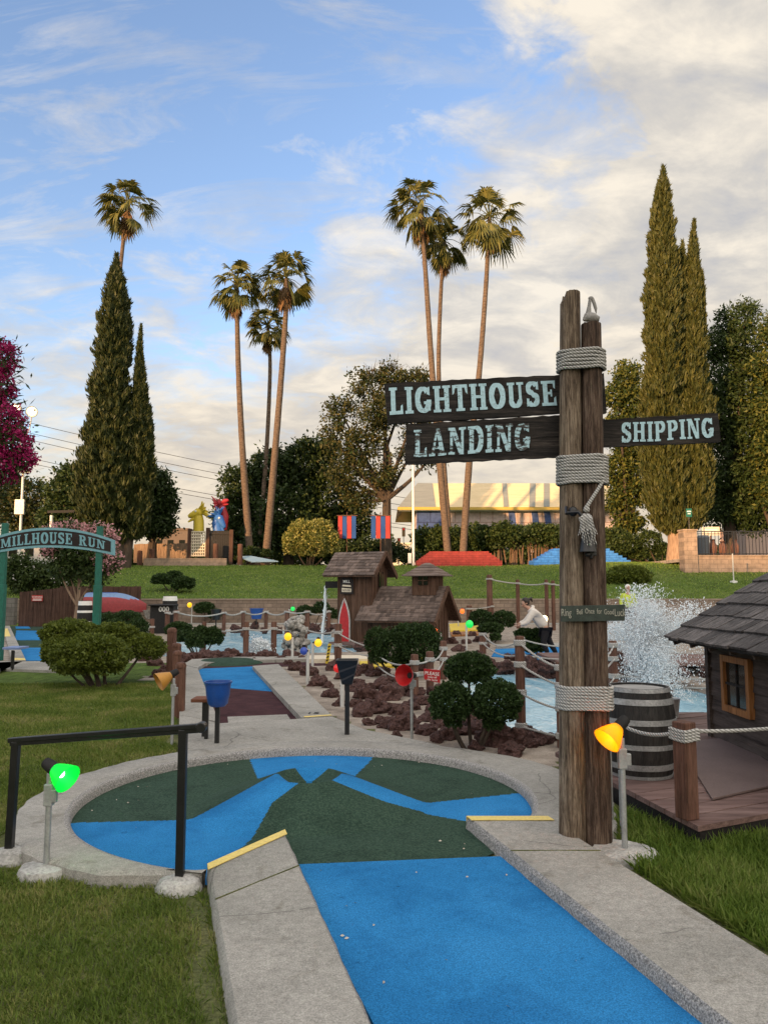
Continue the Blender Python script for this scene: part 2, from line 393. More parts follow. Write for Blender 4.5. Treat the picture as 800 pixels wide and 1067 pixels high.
MAT['grass_blade'] = M_leaf('grass_blade', [(.075, .120, .018), (.130, .195, .032), (.200, .240, .052), (.38, .33, .14)], .35, pw=.5, ps=1.5)
MAT['grass_fresh'] = M_leaf('grass_fresh', [(.075, .13, .018), (.14, .225, .034), (.22, .30, .06), (.34, .36, .12)], .4, pw=.45, ps=1.8)
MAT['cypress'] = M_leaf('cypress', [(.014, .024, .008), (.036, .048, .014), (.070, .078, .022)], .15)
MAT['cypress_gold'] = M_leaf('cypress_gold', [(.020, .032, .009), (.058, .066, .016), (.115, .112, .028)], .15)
MAT['dark_leaf'] = M_leaf('dark_leaf', [(.012, .024, .008), (.030, .052, .015), (.058, .085, .026)], .22)
MAT['mid_leaf'] = M_leaf('mid_leaf', [(.018, .034, .009), (.040, .066, .016), (.080, .105, .028)], .25)
MAT['olive_leaf'] = M_leaf('olive_leaf', [(.022, .032, .009), (.055, .060, .018), (.12, .098, .030)], .25)
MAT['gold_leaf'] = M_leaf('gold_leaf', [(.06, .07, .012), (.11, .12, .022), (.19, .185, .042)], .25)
MAT['topiary'] = M_leaf('topiary', [(.010, .024, .006), (.028, .055, .014), (.058, .098, .026)], .2)
MAT['bush_yellow'] = M_leaf('bush_yellow', [(.035, .055, .008), (.095, .125, .018), (.19, .22, .035)], .25)
MAT['variegated'] = M_leaf('variegated', [(.05, .08, .015), (.17, .18, .04), (.50, .44, .16)], .25)
MAT['pink'] = M_leaf('pink', [(.50, .22, .24), (.70, .42, .42)], .3)
MAT['magenta'] = M_leaf('magenta', [(.22, .008, .075), (.50, .03, .17)], .3)
MAT['white_flower'] = M_leaf('white_flower', [(.55, .52, .50), (.75, .72, .70)], .3)
MAT['palm_leaf'] = M_leaf('palm_leaf', [(.036, .046, .012), (.11, .115, .028), (.24, .21, .060)], .2)
MAT['palm_dry'] = M_leaf('palm_dry', [(.12, .070, .034), (.22, .13, .065), (.32, .20, .10)], .2)
MAT['palm_trunk'] = M_noise('palm_trunk', [(.055, .040, .030), (.115, .082, .060), (.17, .125, .092)], 4, .9, .5, .03, stretch=(1, 1, 3))
MAT['bark'] = M_noise('bark', [(.035, .026, .020), (.085, .065, .05)], 5, .95, .8, .04, stretch=(2, 2, .4))
MAT['bark_pale'] = M_noise('bark_pale', [(.17, .11, .075), (.36, .25, .17)], 5, .9, .6, .03, stretch=(3, 3, .3))
# ---------------------------------------------------------------- ground sheet
GR = [G(286, 691), G(346, 750), G(440, 776), G(592, 815), V((1.5, 7.2, 0)), V((3.6, 9.0, 0)), V((9, 12, 0)), V((9, 17, 0)), G(286, 689)]
def make_ground():
    xs = np.concatenate([[-420, -200, -100, -60, -40, -28], np.arange(-20, -9, .5), np.arange(-9, 9, .1), np.arange(9, 24, .5), [26, 30, 40, 60, 100, 200, 420]])
    ys = np.concatenate([[-420, -150, -60, -20, -6, -1], np.arange(.5, 20, .1), np.arange(20, 37.6, .25), [37.8, 38.1, 38.2], np.arange(38.5, 62, .5), [64, 68, 74, 84, 100, 130, 180, 300, 600, 1200]])
    X, Y = np.meshgrid(xs, ys); Z = hill(X, Y)
    dp = in_poly(POND_L, X, Y) | in_poly(POND_R, X, Y)
    Z = np.where(dp, -.45, Z)
    nx, ny = len(xs), len(ys)
    i = np.arange(nx-1)[None, :]+np.arange(ny-1)[:, None]*nx
    loops = np.stack([i, i+1, i+1+nx, i+nx], -1).reshape(-1)
    cx = (X[:-1, :-1]+X[1:, 1:])/2; cy = (Y[:-1, :-1]+Y[1:, 1:])/2
    mi = np.zeros(cx.shape, int)
    jx = cx+RNG.normal(0, .05, cx.shape); jy = cy+RNG.normal(0, .05, cx.shape)
    gravel = in_poly(GR, jx, jy) | ((jy > 13.9) & (jy < 38.15) & (jx > -4.4)) | ((jy > 17.2) & (jy < 38.15) & (jx > -14))
    near = (jy < 13.4) & ~gravel
    mi[near] = 2; mi[gravel] = 1
    o = np_mesh('ground', np.stack([X, Y, Z], -1).reshape(-1, 3), 4, loops, [MAT['lawn'], MAT['gravel'], MAT['soil']], mi=mi.reshape(-1))
    tag(o, 'lawn, gravel beds and grassy rise of the golf course', None, None, 'structure')
make_ground()
for nm, P, lab in (('water', POND_L, 'pale blue pond water beside the brown mill house'), ('water', POND_R, 'rippling pale blue pond water beyond the deck')):
    n = len(P); c = sum((p for p in P), V((0, 0, 0)))/n
    m = MB(); m.add([(c+(p-c)*1.03).to_tuple() for p in P], [tuple(range(n))])
    o = m.build(nm, MAT['water']); tag(o, lab, None, None, 'structure')

# ---------------------------------------------------------------- ring path, putting green
CX, CY, CR = -.57, 5.95, 1.65
KT = .085
def outer_r(a):
    d = math.degrees(a) % 360
    return float(np.interp(d, [0, 25, 55, 90, 125, 180, 220, 238, 247, 256, 332, 360], [2.24, 2.22, 2.10, 2.02, 2.02, 2.04, 1.99, 1.90, 1.76, 1.67, 2.2, 2.24]))
A0, A1 = R(-27.6), R(256)
def make_path():
    m = MB(); n = 150; o = 0
    prof = []
    for i in range(n+1):
        a = A0+(A1-A0)*i/n; ro = outer_r(a)+.008*math.sin(i*1.7)+.006*math.sin(i*.63)
        c, s = math.cos(a), math.sin(a)
        for r, z in ((CR, 0.0), (CR+.004, KT-.022), (CR+.018, KT-.006), (CR+.045, KT), (ro-.03, KT), (ro, KT-.02), (ro+.012, -.06)):
            m.v.append((CX+c*r, CY+s*r, z))
    for i in range(n):
        for k in range(6):
            a, b = i*7+k, (i+1)*7+k
            m.f.append((a, b, b+1, a+1)); m.m.append(1 if k < 3 else 0)
    for i in (0, n): m.f.append(tuple(i*7+k for k in range(7))); m.m.append(0)
    p = m.build('path', [MAT['concrete'], MAT['aggregate']], smooth=True); tag(p, 'curved pale concrete walk round the putting green', None, None, 'structure')
    m = MB(); arc = [(CX+1.86*math.cos(R(d)), CY+1.86*math.sin(R(d))) for d in range(44, 130, 5)]
    pts = [G(*q, KT)[:2] for q in [(186, 786), (187, 741), (226, 753.6), (315, 748.6), (346, 746.5), (380, 760), (440, 772), (500, 787)]]
    poly = arc[::-1][0:0]+pts+arc
    m.prism(poly, -.05, KT-.004); q = m.build('path', MAT['concrete']); tag(q, 'concrete apron joining the round green to the hole behind it', None, None, 'structure')
    m = MB(); m.prism([G(*q, .05)[:2] for q in [(0, 700), (0, 689), (24, 689), (66, 689), (62, 699)]]+[(-9.5, 15.2), (-9.5, 16.0)][::-1], -.05, .05)
    q = m.build('path', MAT['concrete']); tag(q, 'strip of concrete walk by the blue topped stool', None, None, 'structure')
    m = MB(); m.prism([(-9.5, 36.0), (9.5, 36.0), (9.5, 37.4), (-9.5, 37.4)], -.05, .03)
    q = m.build('path', MAT['concrete']); tag(q, 'pale walk along the foot of the block wall', None, None, 'structure')
    m = MB(); 
    for (x0, y0, x1, y1) in ((323, 672, 398, 683.5),):
        m.prism([G(398, 686.5, .1)[:2], G(398, 682.5, .1)[:2], G(322, 683, .1)[:2], G(322, 687, .1)[:2]], -.3, .1)
    q = m.build('kerb', MAT['cream']); tag(q, 'low tan concrete edge of the pond by the mill house', 'kerb')
make_path()
LARM = [(-.80, 6.0), (-1.32, 5.52), (-2.4, 5.43), (-2.1, 3.9), (-.85, 4.1), (-.885, 4.92), (-.775, 5.50), (-.585, 5.74)]
RARM = [(-.43, 5.80), (-.26, 6.09), (.29, 5.93), (1.0, 6.2), (1.5, 6.4), (1.5, 5.2), (.94, 5.36), (.61, 5.46), (.264, 5.68), (0, 5.68)]
BARM = [(-.57, 5.98), (-.74, 6.24), (-1.07, 6.7), (-1.36, 7.8), (-.1, 7.8), (-.12, 7.4), (-.36, 6.26)]
def make_green():
    t = thing('putting_green', 'round putting green with a low cratered mound, dark green turf and bright blue lanes', 'putting green', (CX, CY, 0))
    nr, na = 170, 460
    r = np.concatenate([[0.001], np.linspace(.02, CR+.01, nr)]); a = np.linspace(0, 2*np.pi, na, endpoint=False)
    RR, AA = np.meshgrid(r, a, indexing='ij')
    def mh(RR, AA):
        f = 1+.10*np.cos(3*AA+.9)
        z = np.where(RR < .25, .13+.075*(RR/.25)**1.5, .205*np.clip(1-(RR-.25)/(.62*f), 0, 1)**1.1)
        return np.where(RR < .06, .03, z)
    Z = .012+mh(RR, AA)
    X = RR*np.cos(AA); Y = RR*np.sin(AA)
    i = np.arange(len(r)-1)[:, None]*na; k = np.arange(na)[None, :]; k2 = (k+1) % na
    loops = np.stack([i+k, i+na+k, i+na+k2, i+k2], -1).reshape(-1)
    rc = (r[:-1]+r[1:])/2; ac = a+np.pi/na
    RC, AC = np.meshgrid(rc, ac, indexing='ij'); xc = CX+RC*np.cos(AC); yc = CY+RC*np.sin(AC)
    mi = (in_poly(LARM, xc, yc) | in_poly(RARM, xc, yc) | in_poly(BARM, xc, yc)).astype(int)
    mi[RC < .055] = 2
    np_mesh('turf_mound', np.stack([X, Y, Z], -1).reshape(-1, 3), 4, loops, [MAT['turf_green'], MAT['turf_blue'], MAT['black_matte']], t, mi.reshape(-1), True)
    def loc(p): return (p[0]-CX, p[1]-CY)
    L0, R0 = V((-.535, 4.63, 0)), V((.78, 4.78, 0))
    L1 = G(395, 1067); R1 = G(750, 1067); dl = (L1-G(310, 890)).normalized()
    Lb = L1+dl*1.2; Rb = R1+dl*1.2
    m = MB(); m.prism([loc(p) for p in (L0, Lb, Rb, R0)], -.02, .018); m.build('lane_turf', MAT['turf_blue'], t)
    def kerb(fi, fo, bi, bo, name='kerb', joints=(.2, .8)):
        m = MB(); n = 40
        # cross profile inner->outer
        for i in range(n+1):
            s = i/n; I = V(fi).lerp(V(bi), s); O = V(fo).lerp(V(bo), s); w = (O-I)
            jit = .004*math.sin(i*2.1)+.004*math.sin(i*.9)
            for f, z in ((-.012+jit, .0), (0+jit, KT-.02), (.035, KT), (.5, KT+.003), (.965, KT), (1, KT-.02), (1.02, -.08)):
                p = I+w*f; m.v.append((p.x-CX, p.y-CY, z))
        for i in range(n):
            for k in range(6):
                a = i*7+k; b = a+7; m.f.append((a, b, b+1, a+1)); m.m.append(1 if k < 2 else 0)
        m.f.append(tuple(range(7))); m.m.append(1)
        k = m.build(name, [MAT['concrete'], MAT['aggregate']], t, smooth=True)
        # yellow painted nose, and tooled joints
        d = (V(bi)-V(fi)).normalized(); y = MB()
        q = [V(fi)+d*-.004, V(fo)+d*-.004, V(fo)+d*.088, V(fi)+d*.088]
        y.slab([(p.x-CX, p.y-CY, KT+.005) for p in q], (0, 0, .004))
        y.slab([(q[0].x-CX, q[0].y-CY, KT+.006), (q[1].x-CX, q[1].y-CY, KT+.006), (q[1].x-CX, q[1].y-CY, KT-.03), (q[0].x-CX, q[0].y-CY, KT-.03)], tuple(-d*.004))
        y.build('yellow_stripe', MAT['paint_yellow'], k)
        ln = (V(bi)-V(fi)).length
        for s in joints:
            j = MB()
            a = V(fi).lerp(V(bi), s); b = V(fo).lerp(V(bo), s); a2 = a.lerp(b, .02); b2 = a.lerp(b, .98)
            j.bar((a2.x-CX, a2.y-CY, KT+.0035), (b2.x-CX, b2.y-CY, KT+.0035), .006, .004); j.build('joint', MAT['soil'], k)
    b = dl*2.9
    fi = G(297, 866, KT); fo = G(216, 902, KT); bi = G(393, 1067, KT); bo = G(251, 1067, KT)
    kerb(fi, fo, bi+(bi-G(330, 925, KT)).normalized()*.9, bo+(bi-G(330, 925, KT)).normalized()*.9)
    fi = G(486, 852, KT); fo = G(571, 852, KT); bi = G(757, 1067, KT); bo = G(800, 997, KT)
    d2 = (bi-fi).normalized(); bo2 = fo+d2*((bi-fi).length+.9)
    kerb(fi, fo, bi+d2*.9, bo2)
    return t
make_green()
def flat(polys, name, label, cat, z0=.012, base=None):
    """a flat golf lane of several turf patches, given as photo outlines"""
    c = V((0, 0, 0)); 
    t = thing(name, label, cat, base)
    for i, (nm, mat, P, zt, zb) in enumerate(polys):
        m = MB(); m.prism([(q.x-base[0], q.y-base[1]) for q in [G(p[0], p[1], zt) for p in P]], zb, zt); m.build(nm, MAT[mat], t)
    return t
t = flat([('turf', 'turf_maroon', [(208, 690), (345, 687.5), (345, 693), (264, 695), (318, 753), (221, 757), (205, 698)], .012, -.03),
      ('turf', 'turf_blue', [(206, 697), (264, 694.5), (284.5, 720.5), (240, 717), (214, 718)], .018, .001),
      ('mat', 'concrete', [(237, 747), (299, 744.5), (304, 752), (238, 754)], .020, .002),
      ('kerb', 'concrete', [(187, 745), (190, 693), (206, 696.5), (228, 752)], KT, -.05),
      ('kerb', 'concrete', [(190.3, 692.6), (200, 687), (245, 684.5), (335, 683.5), (335, 686.5), (245, 688), (214, 691), (206, 696)], KT-.004, -.05),
      ('kerb', 'concrete', [(263, 694), (290, 692), (346, 746), (314, 748)], KT, -.05)],
     'putting_lane', 'straight putting lane of maroon and blue turf between pale concrete kerbs marked 15', 'putting green', base=tuple(G(265, 720)))
tl = t
m = MB(); c = G(237, 691.5, 0)-V(t.location)
for i in range(1):
    pr = [(0.78*math.cos(x), .10*math.sin(x)) for x in np.linspace(0, math.pi/2, 7)]
    m.lathe(pr, (c.x, c.y, .013), seg=28, cap=False)
m.build('turf_hump', MAT['turf_green'], t, smooth=True)
def text_obj(name, s, size, mat, parent, loc, rot, depth=.001, align='CENTER', bold=.02):
    cu = bpy.data.curves.new(name, 'FONT'); cu.body = s; cu.size = size; cu.align_x = align; cu.align_y = 'CENTER'; cu.extrude = depth; cu.offset = bold*size*.3; cu.resolution_u = 3
    o = bpy.data.objects.new('tmp', cu); COL.objects.link(o)
    dg = bpy.context.evaluated_depsgraph_get(); me = bpy.data.meshes.new_from_object(o.evaluated_get(dg)); COL.objects.unlink(o); bpy.data.objects.remove(o)
    me.materials.clear(); me.materials.append(mat)
    q = bpy.data.objects.new(name, me); COL.objects.link(q); q.parent = parent; q.location = loc; q.rotation_euler = rot
    return q
p = G(326, 743.5, KT)-V(t.location)
text_obj('number', '15', .17, MAT['black_matte'], t, (p.x, p.y, KT+.003), (0, 0, 0))
p1, p2 = G(317, 747.3, KT)-V(t.location), G(345, 745.4, KT)-V(t.location)
m = MB(); m.bar((p1.x, p1.y, KT+.003), (p2.x, p2.y, KT+.003), .06, .004); m.build('yellow_stripe', MAT['paint_yellow'], t)
flat([('turf', 'turf_green', [(9, 652.5), (48, 652.5), (84, 688), (26, 688)], .012, -.03),
      ('turf', 'turf_blue', [(17, 657), (50, 657.5), (60, 667), (15.5, 667)], .02, .004),
      ('turf', 'turf_blue', [(20, 675), (68, 675), (84, 688.2), (26, 688.2)], .02, .004),
      ('turf', 'turf_blue', [(16, 652.8), (30, 652.8), (32, 655), (16.5, 655)], .02, .004),
      ('kerb', 'concrete', [(3, 652), (10, 652), (27, 688), (12, 688)], .07, -.03),
      ('yellow_stripe', 'paint_yellow', [(3.2, 655), (8, 655), (11, 663), (5, 663)], .076, .06),
      ('yellow_stripe', 'paint_yellow', [(12.5, 685.5), (25.5, 686), (26.5, 687.6), (13, 687.6)], .076, .06)],
     'putting_lane', 'putting lane of blue and green bands under the arched sign', 'putting green', base=tuple(G(45, 670)))
flat([('turf', 'turf_blue', [(517, 675), (606, 672), (606, 691), (512, 684)], .014, -.03), ('kerb', 'concrete', [(517, 671.5), (606, 669), (606, 671.6), (517, 674.5)], .06, -.02)],
     'putting_lane', 'small bright blue putting lane in front of the woman in the white hoodie', 'putting green', base=tuple(G(560, 680)))
flat([('turf', 'yellow', [(374, 687), (445, 683), (452, 692), (376, 695)], .05, -.03)], 'putting_lane', 'yellow painted putting lane strip behind the twin headed shrub', 'putting green', base=tuple(G(410, 690)))
flat([('turf', 'yellow', [(468, 650), (497, 648), (499, 656), (469, 657)], .06, -.03), ('kerb', 'orange_wood', [(469, 658.5), (499, 657.5), (500, 660.5), (470, 662)], .06, -.03)], 'putting_lane', 'yellow topped raised putting lane right of the mill house', 'putting green', base=tuple(G(484, 655)))

# ---------------------------------------------------------------- near lawn blades (uncountable)
DECK = [(1.92, 4.86), (1.50, 7.0), (1.75, 7.35), (2.35, 9.25), (6.5, 9.25), (6.5, 7.0)]
kl = [G(297, 866), G(213, 905), G(249, 1067)+V((.35, -1.3, 0)), G(396, 1067)+V((.4, -1.3, 0))]
kr = [G(480, 856), G(575, 856), G(806, 1000)+V((.3, -1.0, 0)), G(746, 1067)+V((.3, -1.3, 0))]
APR = [G(*q, KT) for q in [(183, 800), (185, 741), (346, 746), (380, 760), (440, 772), (530, 800)]]
def lawn(name, n, box, dens_pow, L, W, mat, lean, label, patch=.0):
    x = RNG.uniform(box[0], box[1], n*3); u = RNG.uniform(0, 1, n*3)
    y = box[2]*(box[3]/box[2])**u
    keep = (np.abs(x) < .56*y+1.3)
    d = np.hypot(x-CX, y-CY); ang = np.arctan2(y-CY, x-CX)
    ro = np.interp(np.degrees(ang) % 360, [0, 25, 55, 90, 125, 180, 220, 250, 332, 360], [2.24, 2.22, 2.10, 2.02, 2.02, 2.04, 2.0, 1.74, 2.2, 2.24])
    keep &= d > ro-.015+RNG.uniform(-.03, .05, x.shape)
    lane = [G(300, 885), G(535, 885), G(750, 1067)+V((.3, -1.3, 0)), G(395, 1067)+V((.4, -1.3, 0))]
    for q, rad in ((G(186, 922), .115), (G(9, 897), .115), (G(48, 906, .03), .14), (G(651, 889, .03), .185)): keep &= np.hypot(x-q.x, y-q.y) > rad*RNG.uniform(.85, 1.1, x.shape)
    for P in (kl, kr, lane, DECK, APR, GR): keep &= ~in_poly(P, x, y)
    keep &= ~((y > 4.6) & (x > -2.5) & (x < 1.5) & (d < 2.3))
    keep &= ~((x > 1.2) & (y > 6.2)) & ~((y > 8.2) & (x > -2.30-.10*(y-8.2)))
    # thin, trodden soil beside the kerb and under the posts
    thin = np.exp(-((x-(-.985+.297*(4.19-y)+.03*np.sin(y*7)))/(.05+.03*np.sin(y*4.3)**2))**2)*(y < 4.4)*(x < 0)
    keep &= RNG.uniform(0, 1, x.shape) > thin*.93
    th2 = np.exp(-(((x-1.42)/.22)**2+((y-5.15)/.55)**2)); keep &= RNG.uniform(0, 1, x.shape) > th2*.75
    pn = np.array([mnoise.noise(V((a*1.6, b*1.6, 3.3))) for a, b in zip(x[keep], y[keep])])
    x = x[keep][:n]; y = y[keep][:n]; pn = pn[:n]; n = len(x)
    sc = (y/3.2)**.55
    l = L*RNG.uniform(.55, 1.25, n)*(1+.35*pn)*np.minimum(sc, 1.25); w = W*RNG.uniform(.7, 1.3, n)*np.maximum(1, sc*1.15)
    a = RNG.uniform(0, 2*np.pi, n); ln = np.abs(RNG.normal(0, lean, n))+.08; b = a+RNG.normal(0, .5, n)
    dx, dy = np.cos(b)*np.sin(ln), np.sin(b)*np.sin(ln); dz = np.cos(ln)
    sx, sy = -np.sin(a)*w/2, np.cos(a)*w/2
    B = np.stack([x, y, np.zeros(n)-.004], -1); S = np.stack([sx, sy, np.zeros(n)], -1)
    D = np.stack([dx, dy, dz], -1)*l[:, None]; mid = B+D*.55; tip = B+D*np.array([1.35, 1.35, .92])
    v = np.stack([B-S, B+S, mid+S*.8, tip, mid-S*.8], 1).reshape(-1, 3)
    i = np.arange(n)*5; lo = np.stack([i, i+1, i+2, i+3, i+4], -1).reshape(-1)
    o = np_mesh(name, v, 5, lo, MAT[mat]); tag(o, label, None, None, 'stuff')
lawn('grass', 250000, (-8.6, .2, 1.7, 13.4), 1, .036, .0042, 'grass_blade', .62, 'mown dull green lawn left of the putting lane')
lawn('grass', 52000, (.6, 3.6, 2.8, 5.6), 1, .085, .0058, 'grass_fresh', .55, 'longer fresh green grass along the right kerb')
# ---------------------------------------------------------------- lettering
def arcp(cx, cy, rx, ry, a0, a1, th, n=18, th2=None):
    """ribbon along an ellipse; th at the sides, th2 at top and bottom"""
    th2 = th if th2 is None else th2; out = []
    for i in range(n):
        q = []
        for k in (i, i+1):
            a = R(a0+(a1-a0)*k/n); t = th*abs(math.cos(a))+th2*abs(math.sin(a)); c, s = math.cos(a), math.sin(a)
            q.append(((cx+(rx+t/2)*c, cy+(ry+t/2)*s), (cx+(rx-t/2)*c, cy+(ry-t/2)*s)))
        out.append([q[0][0], q[1][0], q[1][1], q[0][1]])
    return out
def rc(x0, y0, x1, y1): return [[(x0, y0), (x1, y0), (x1, y1), (x0, y1)]]
def pg(*p): return [list(p)]
GLY = {
 'I': (.36, rc(.08, 0, .28, 1)+rc(0, 0, .36, .11)+rc(0, .89, .36, 1)),
 'L': (.60, rc(.07, 0, .27, 1)+rc(0, .89, .35, 1)+rc(0, 0, .58, .13)+pg((.46, 0), (.6, 0), (.58, .36), (.5, .3))),
 'G': (.70, arcp(.35, .5, .25, .42, 48, 360, .20, 22, .14)+rc(.38, .33, .70, .44)+rc(.52, .08, .66, .4)+pg((.5, .72), (.64, .66), (.64, 1), (.56, .97))),
 'H': (.76, rc(.07, 0, .27, 1)+rc(.49, 0, .69, 1)+rc(.2, .45, .56, .56)+rc(0, 0, .34, .1)+rc(0, .9, .34, 1)+rc(.42, 0, .76, .1)+rc(.42, .9, .76, 1)),
 'T': (.66, rc(.23, 0, .43, 1)+rc(0, .88, .66, 1)+pg((0, .62), (.08, .7), (.14, .92), (0, .92))+pg((.66, .62), (.58, .7), (.52, .92), (.66, .92))+rc(.14, 0, .52, .1)),
 'O': (.72, arcp(.36, .5, .25, .425, 0, 360, .21, 26, .14)),
 'U': (.72, rc(.07, .3, .26, 1)+rc(.50, .3, .62, 1)+arcp(.345, .32, .2, .25, 180, 360, .17, 14, .14)+rc(0, .9, .33, 1)+rc(.42, .9, .72, 1)),
 'S': (.60, arcp(.3, .735, .19, .2, 25, 262, .18, 14, .13)+arcp(.29, .27, .2, .205, 100, -155, .18, 16, .13)+pg((.45, .68), (.56, .66), (.56, 1), (.47, .96))+pg((.03, 0), (.12, .06), (.14, .32), (.03, .34))+pg((.14, .58), (.3, .66), (.46, .42), (.3, .34))),
 'E': (.64, rc(.07, 0, .27, 1)+rc(0, 0, .62, .12)+rc(0, .88, .60, 1)+rc(.2, .45, .42, .55)+pg((.5, 0), (.64, 0), (.62, .36), (.54, .3))+pg((.5, 1), (.62, 1), (.6, .66), (.53, .72))+rc(.39, .36, .46, .64)),
 'A': (.80, pg((.34, 1), (.5, 1), (.74, 0), (.52, 0))+pg((.34, 1), (.42, .9), (.2, 0), (.09, 0))+rc(.22, .26, .56, .36)+rc(0, 0, .28, .09)+rc(.42, 0, .8, .09)),
 'N': (.80, rc(.08, 0, .2, 1)+rc(.58, 0, .7, 1)+pg((.08, 1), (.30, 1), (.70, 0), (.50, 0))+rc(0, 0, .29, .1)+rc(0, .9, .26, 1)+rc(.48, .9, .80, 1)),
 'D': (.72, rc(.07, 0, .27, 1)+rc(0, 0, .38, .12)+rc(0, .88, .38, 1)+arcp(.36, .5, .25, .435, -90, 90, .2, 14, .13)),
 'P': (.66, rc(.07, 0, .27, 1)+rc(0, 0, .36, .1)+rc(0, .89, .38, 1)+arcp(.35, .715, .2, .225, -90, 90, .18, 12, .12)+rc(.2, .43, .36, .55)),
 'R': (.76, rc(.07, 0, .27, 1)+rc(0, 0, .35, .1)+rc(0, .89, .38, 1)+arcp(.35, .735, .19, .205, -90, 90, .17, 12, .12)+rc(.2, .47, .36, .59)+pg((.3, .52), (.46, .54), (.70, .02), (.48, .02))+rc(.46, 0, .76, .1)),
 'M': (.98, rc(.08, 0, .19, 1)+rc(.70, 0, .90, 1)+pg((.08, 1), (.28, 1), (.52, .1), (.42, .05))+pg((.70, 1), (.82, 1), (.52, .05), (.44, .1))+rc(0, 0, .27, .1)+rc(0, .9, .24, 1)+rc(.62, 0, .98, .1)+rc(.74, .9, .98, 1)),
 ' ': (.45, [])}
def lettering(mb, text, place, gap=.09, mi=0):
    """place(s, v, k): s along the whole word 0..1, v 0..1 upward, k a tiny step outward"""
    tot = sum(GLY[c][0] for c in text)+gap*(len(text)-1); x = 0; k = 0
    for c in text:
        w, ps = GLY[c]
        for P in ps:
            k += 1; mb.add([place((x+px)/tot, py, (k % 23)*.00012) for px, py in P], [tuple(range(len(P)))], mi)
        x += w+gap
def rough_board(quad, thick, n=26, amp=.006, seed=1):
    """plank whose front outline is quad (tl, tr, br, bl) in 3d, long edges chewed"""
    rnd = random.Random(seed); tl, tr, br, bl = [V(q) for q in quad]; up = (tl-bl).normalized(); rt = (tr-tl).normalized()
    nrm = rt.cross(up).normalized()      # toward viewer
    top = [tl.lerp(tr, i/n)+up*rnd.uniform(-amp, amp*.3) for i in range(n+1)]
    bot = [bl.lerp(br, i/n)+up*rnd.uniform(-amp*.3, amp) for i in range(n+1)]
    m = MB(); cols = n+1
    for lay in (0, 1):
        for i in range(cols):
            off = -nrm*thick*lay
            m.v.append(tuple(top[i]+off)); m.v.append(tuple(bot[i]+off))
    f = lambda l, i, b: l*cols*2+i*2+b
    for i in range(n):
        m.f += [(f(0, i, 0), f(0, i, 1), f(0, i+1, 1), f(0, i+1, 0)), (f(1, i, 0), f(1, i+1, 0), f(1, i+1, 1), f(1, i, 1)),
                (f(0, i, 0), f(0, i+1, 0), f(1, i+1, 0), f(1, i, 0)), (f(0, i, 1), f(1, i, 1), f(1, i+1, 1), f(0, i+1, 1))]; m.m += [0]*4
    m.f += [(f(0, 0, 0), f(1, 0, 0), f(1, 0, 1), f(0, 0, 1)), (f(0, n, 0), f(0, n, 1), f(1, n, 1), f(1, n, 0))]; m.m += [0]*2
    return m, nrm

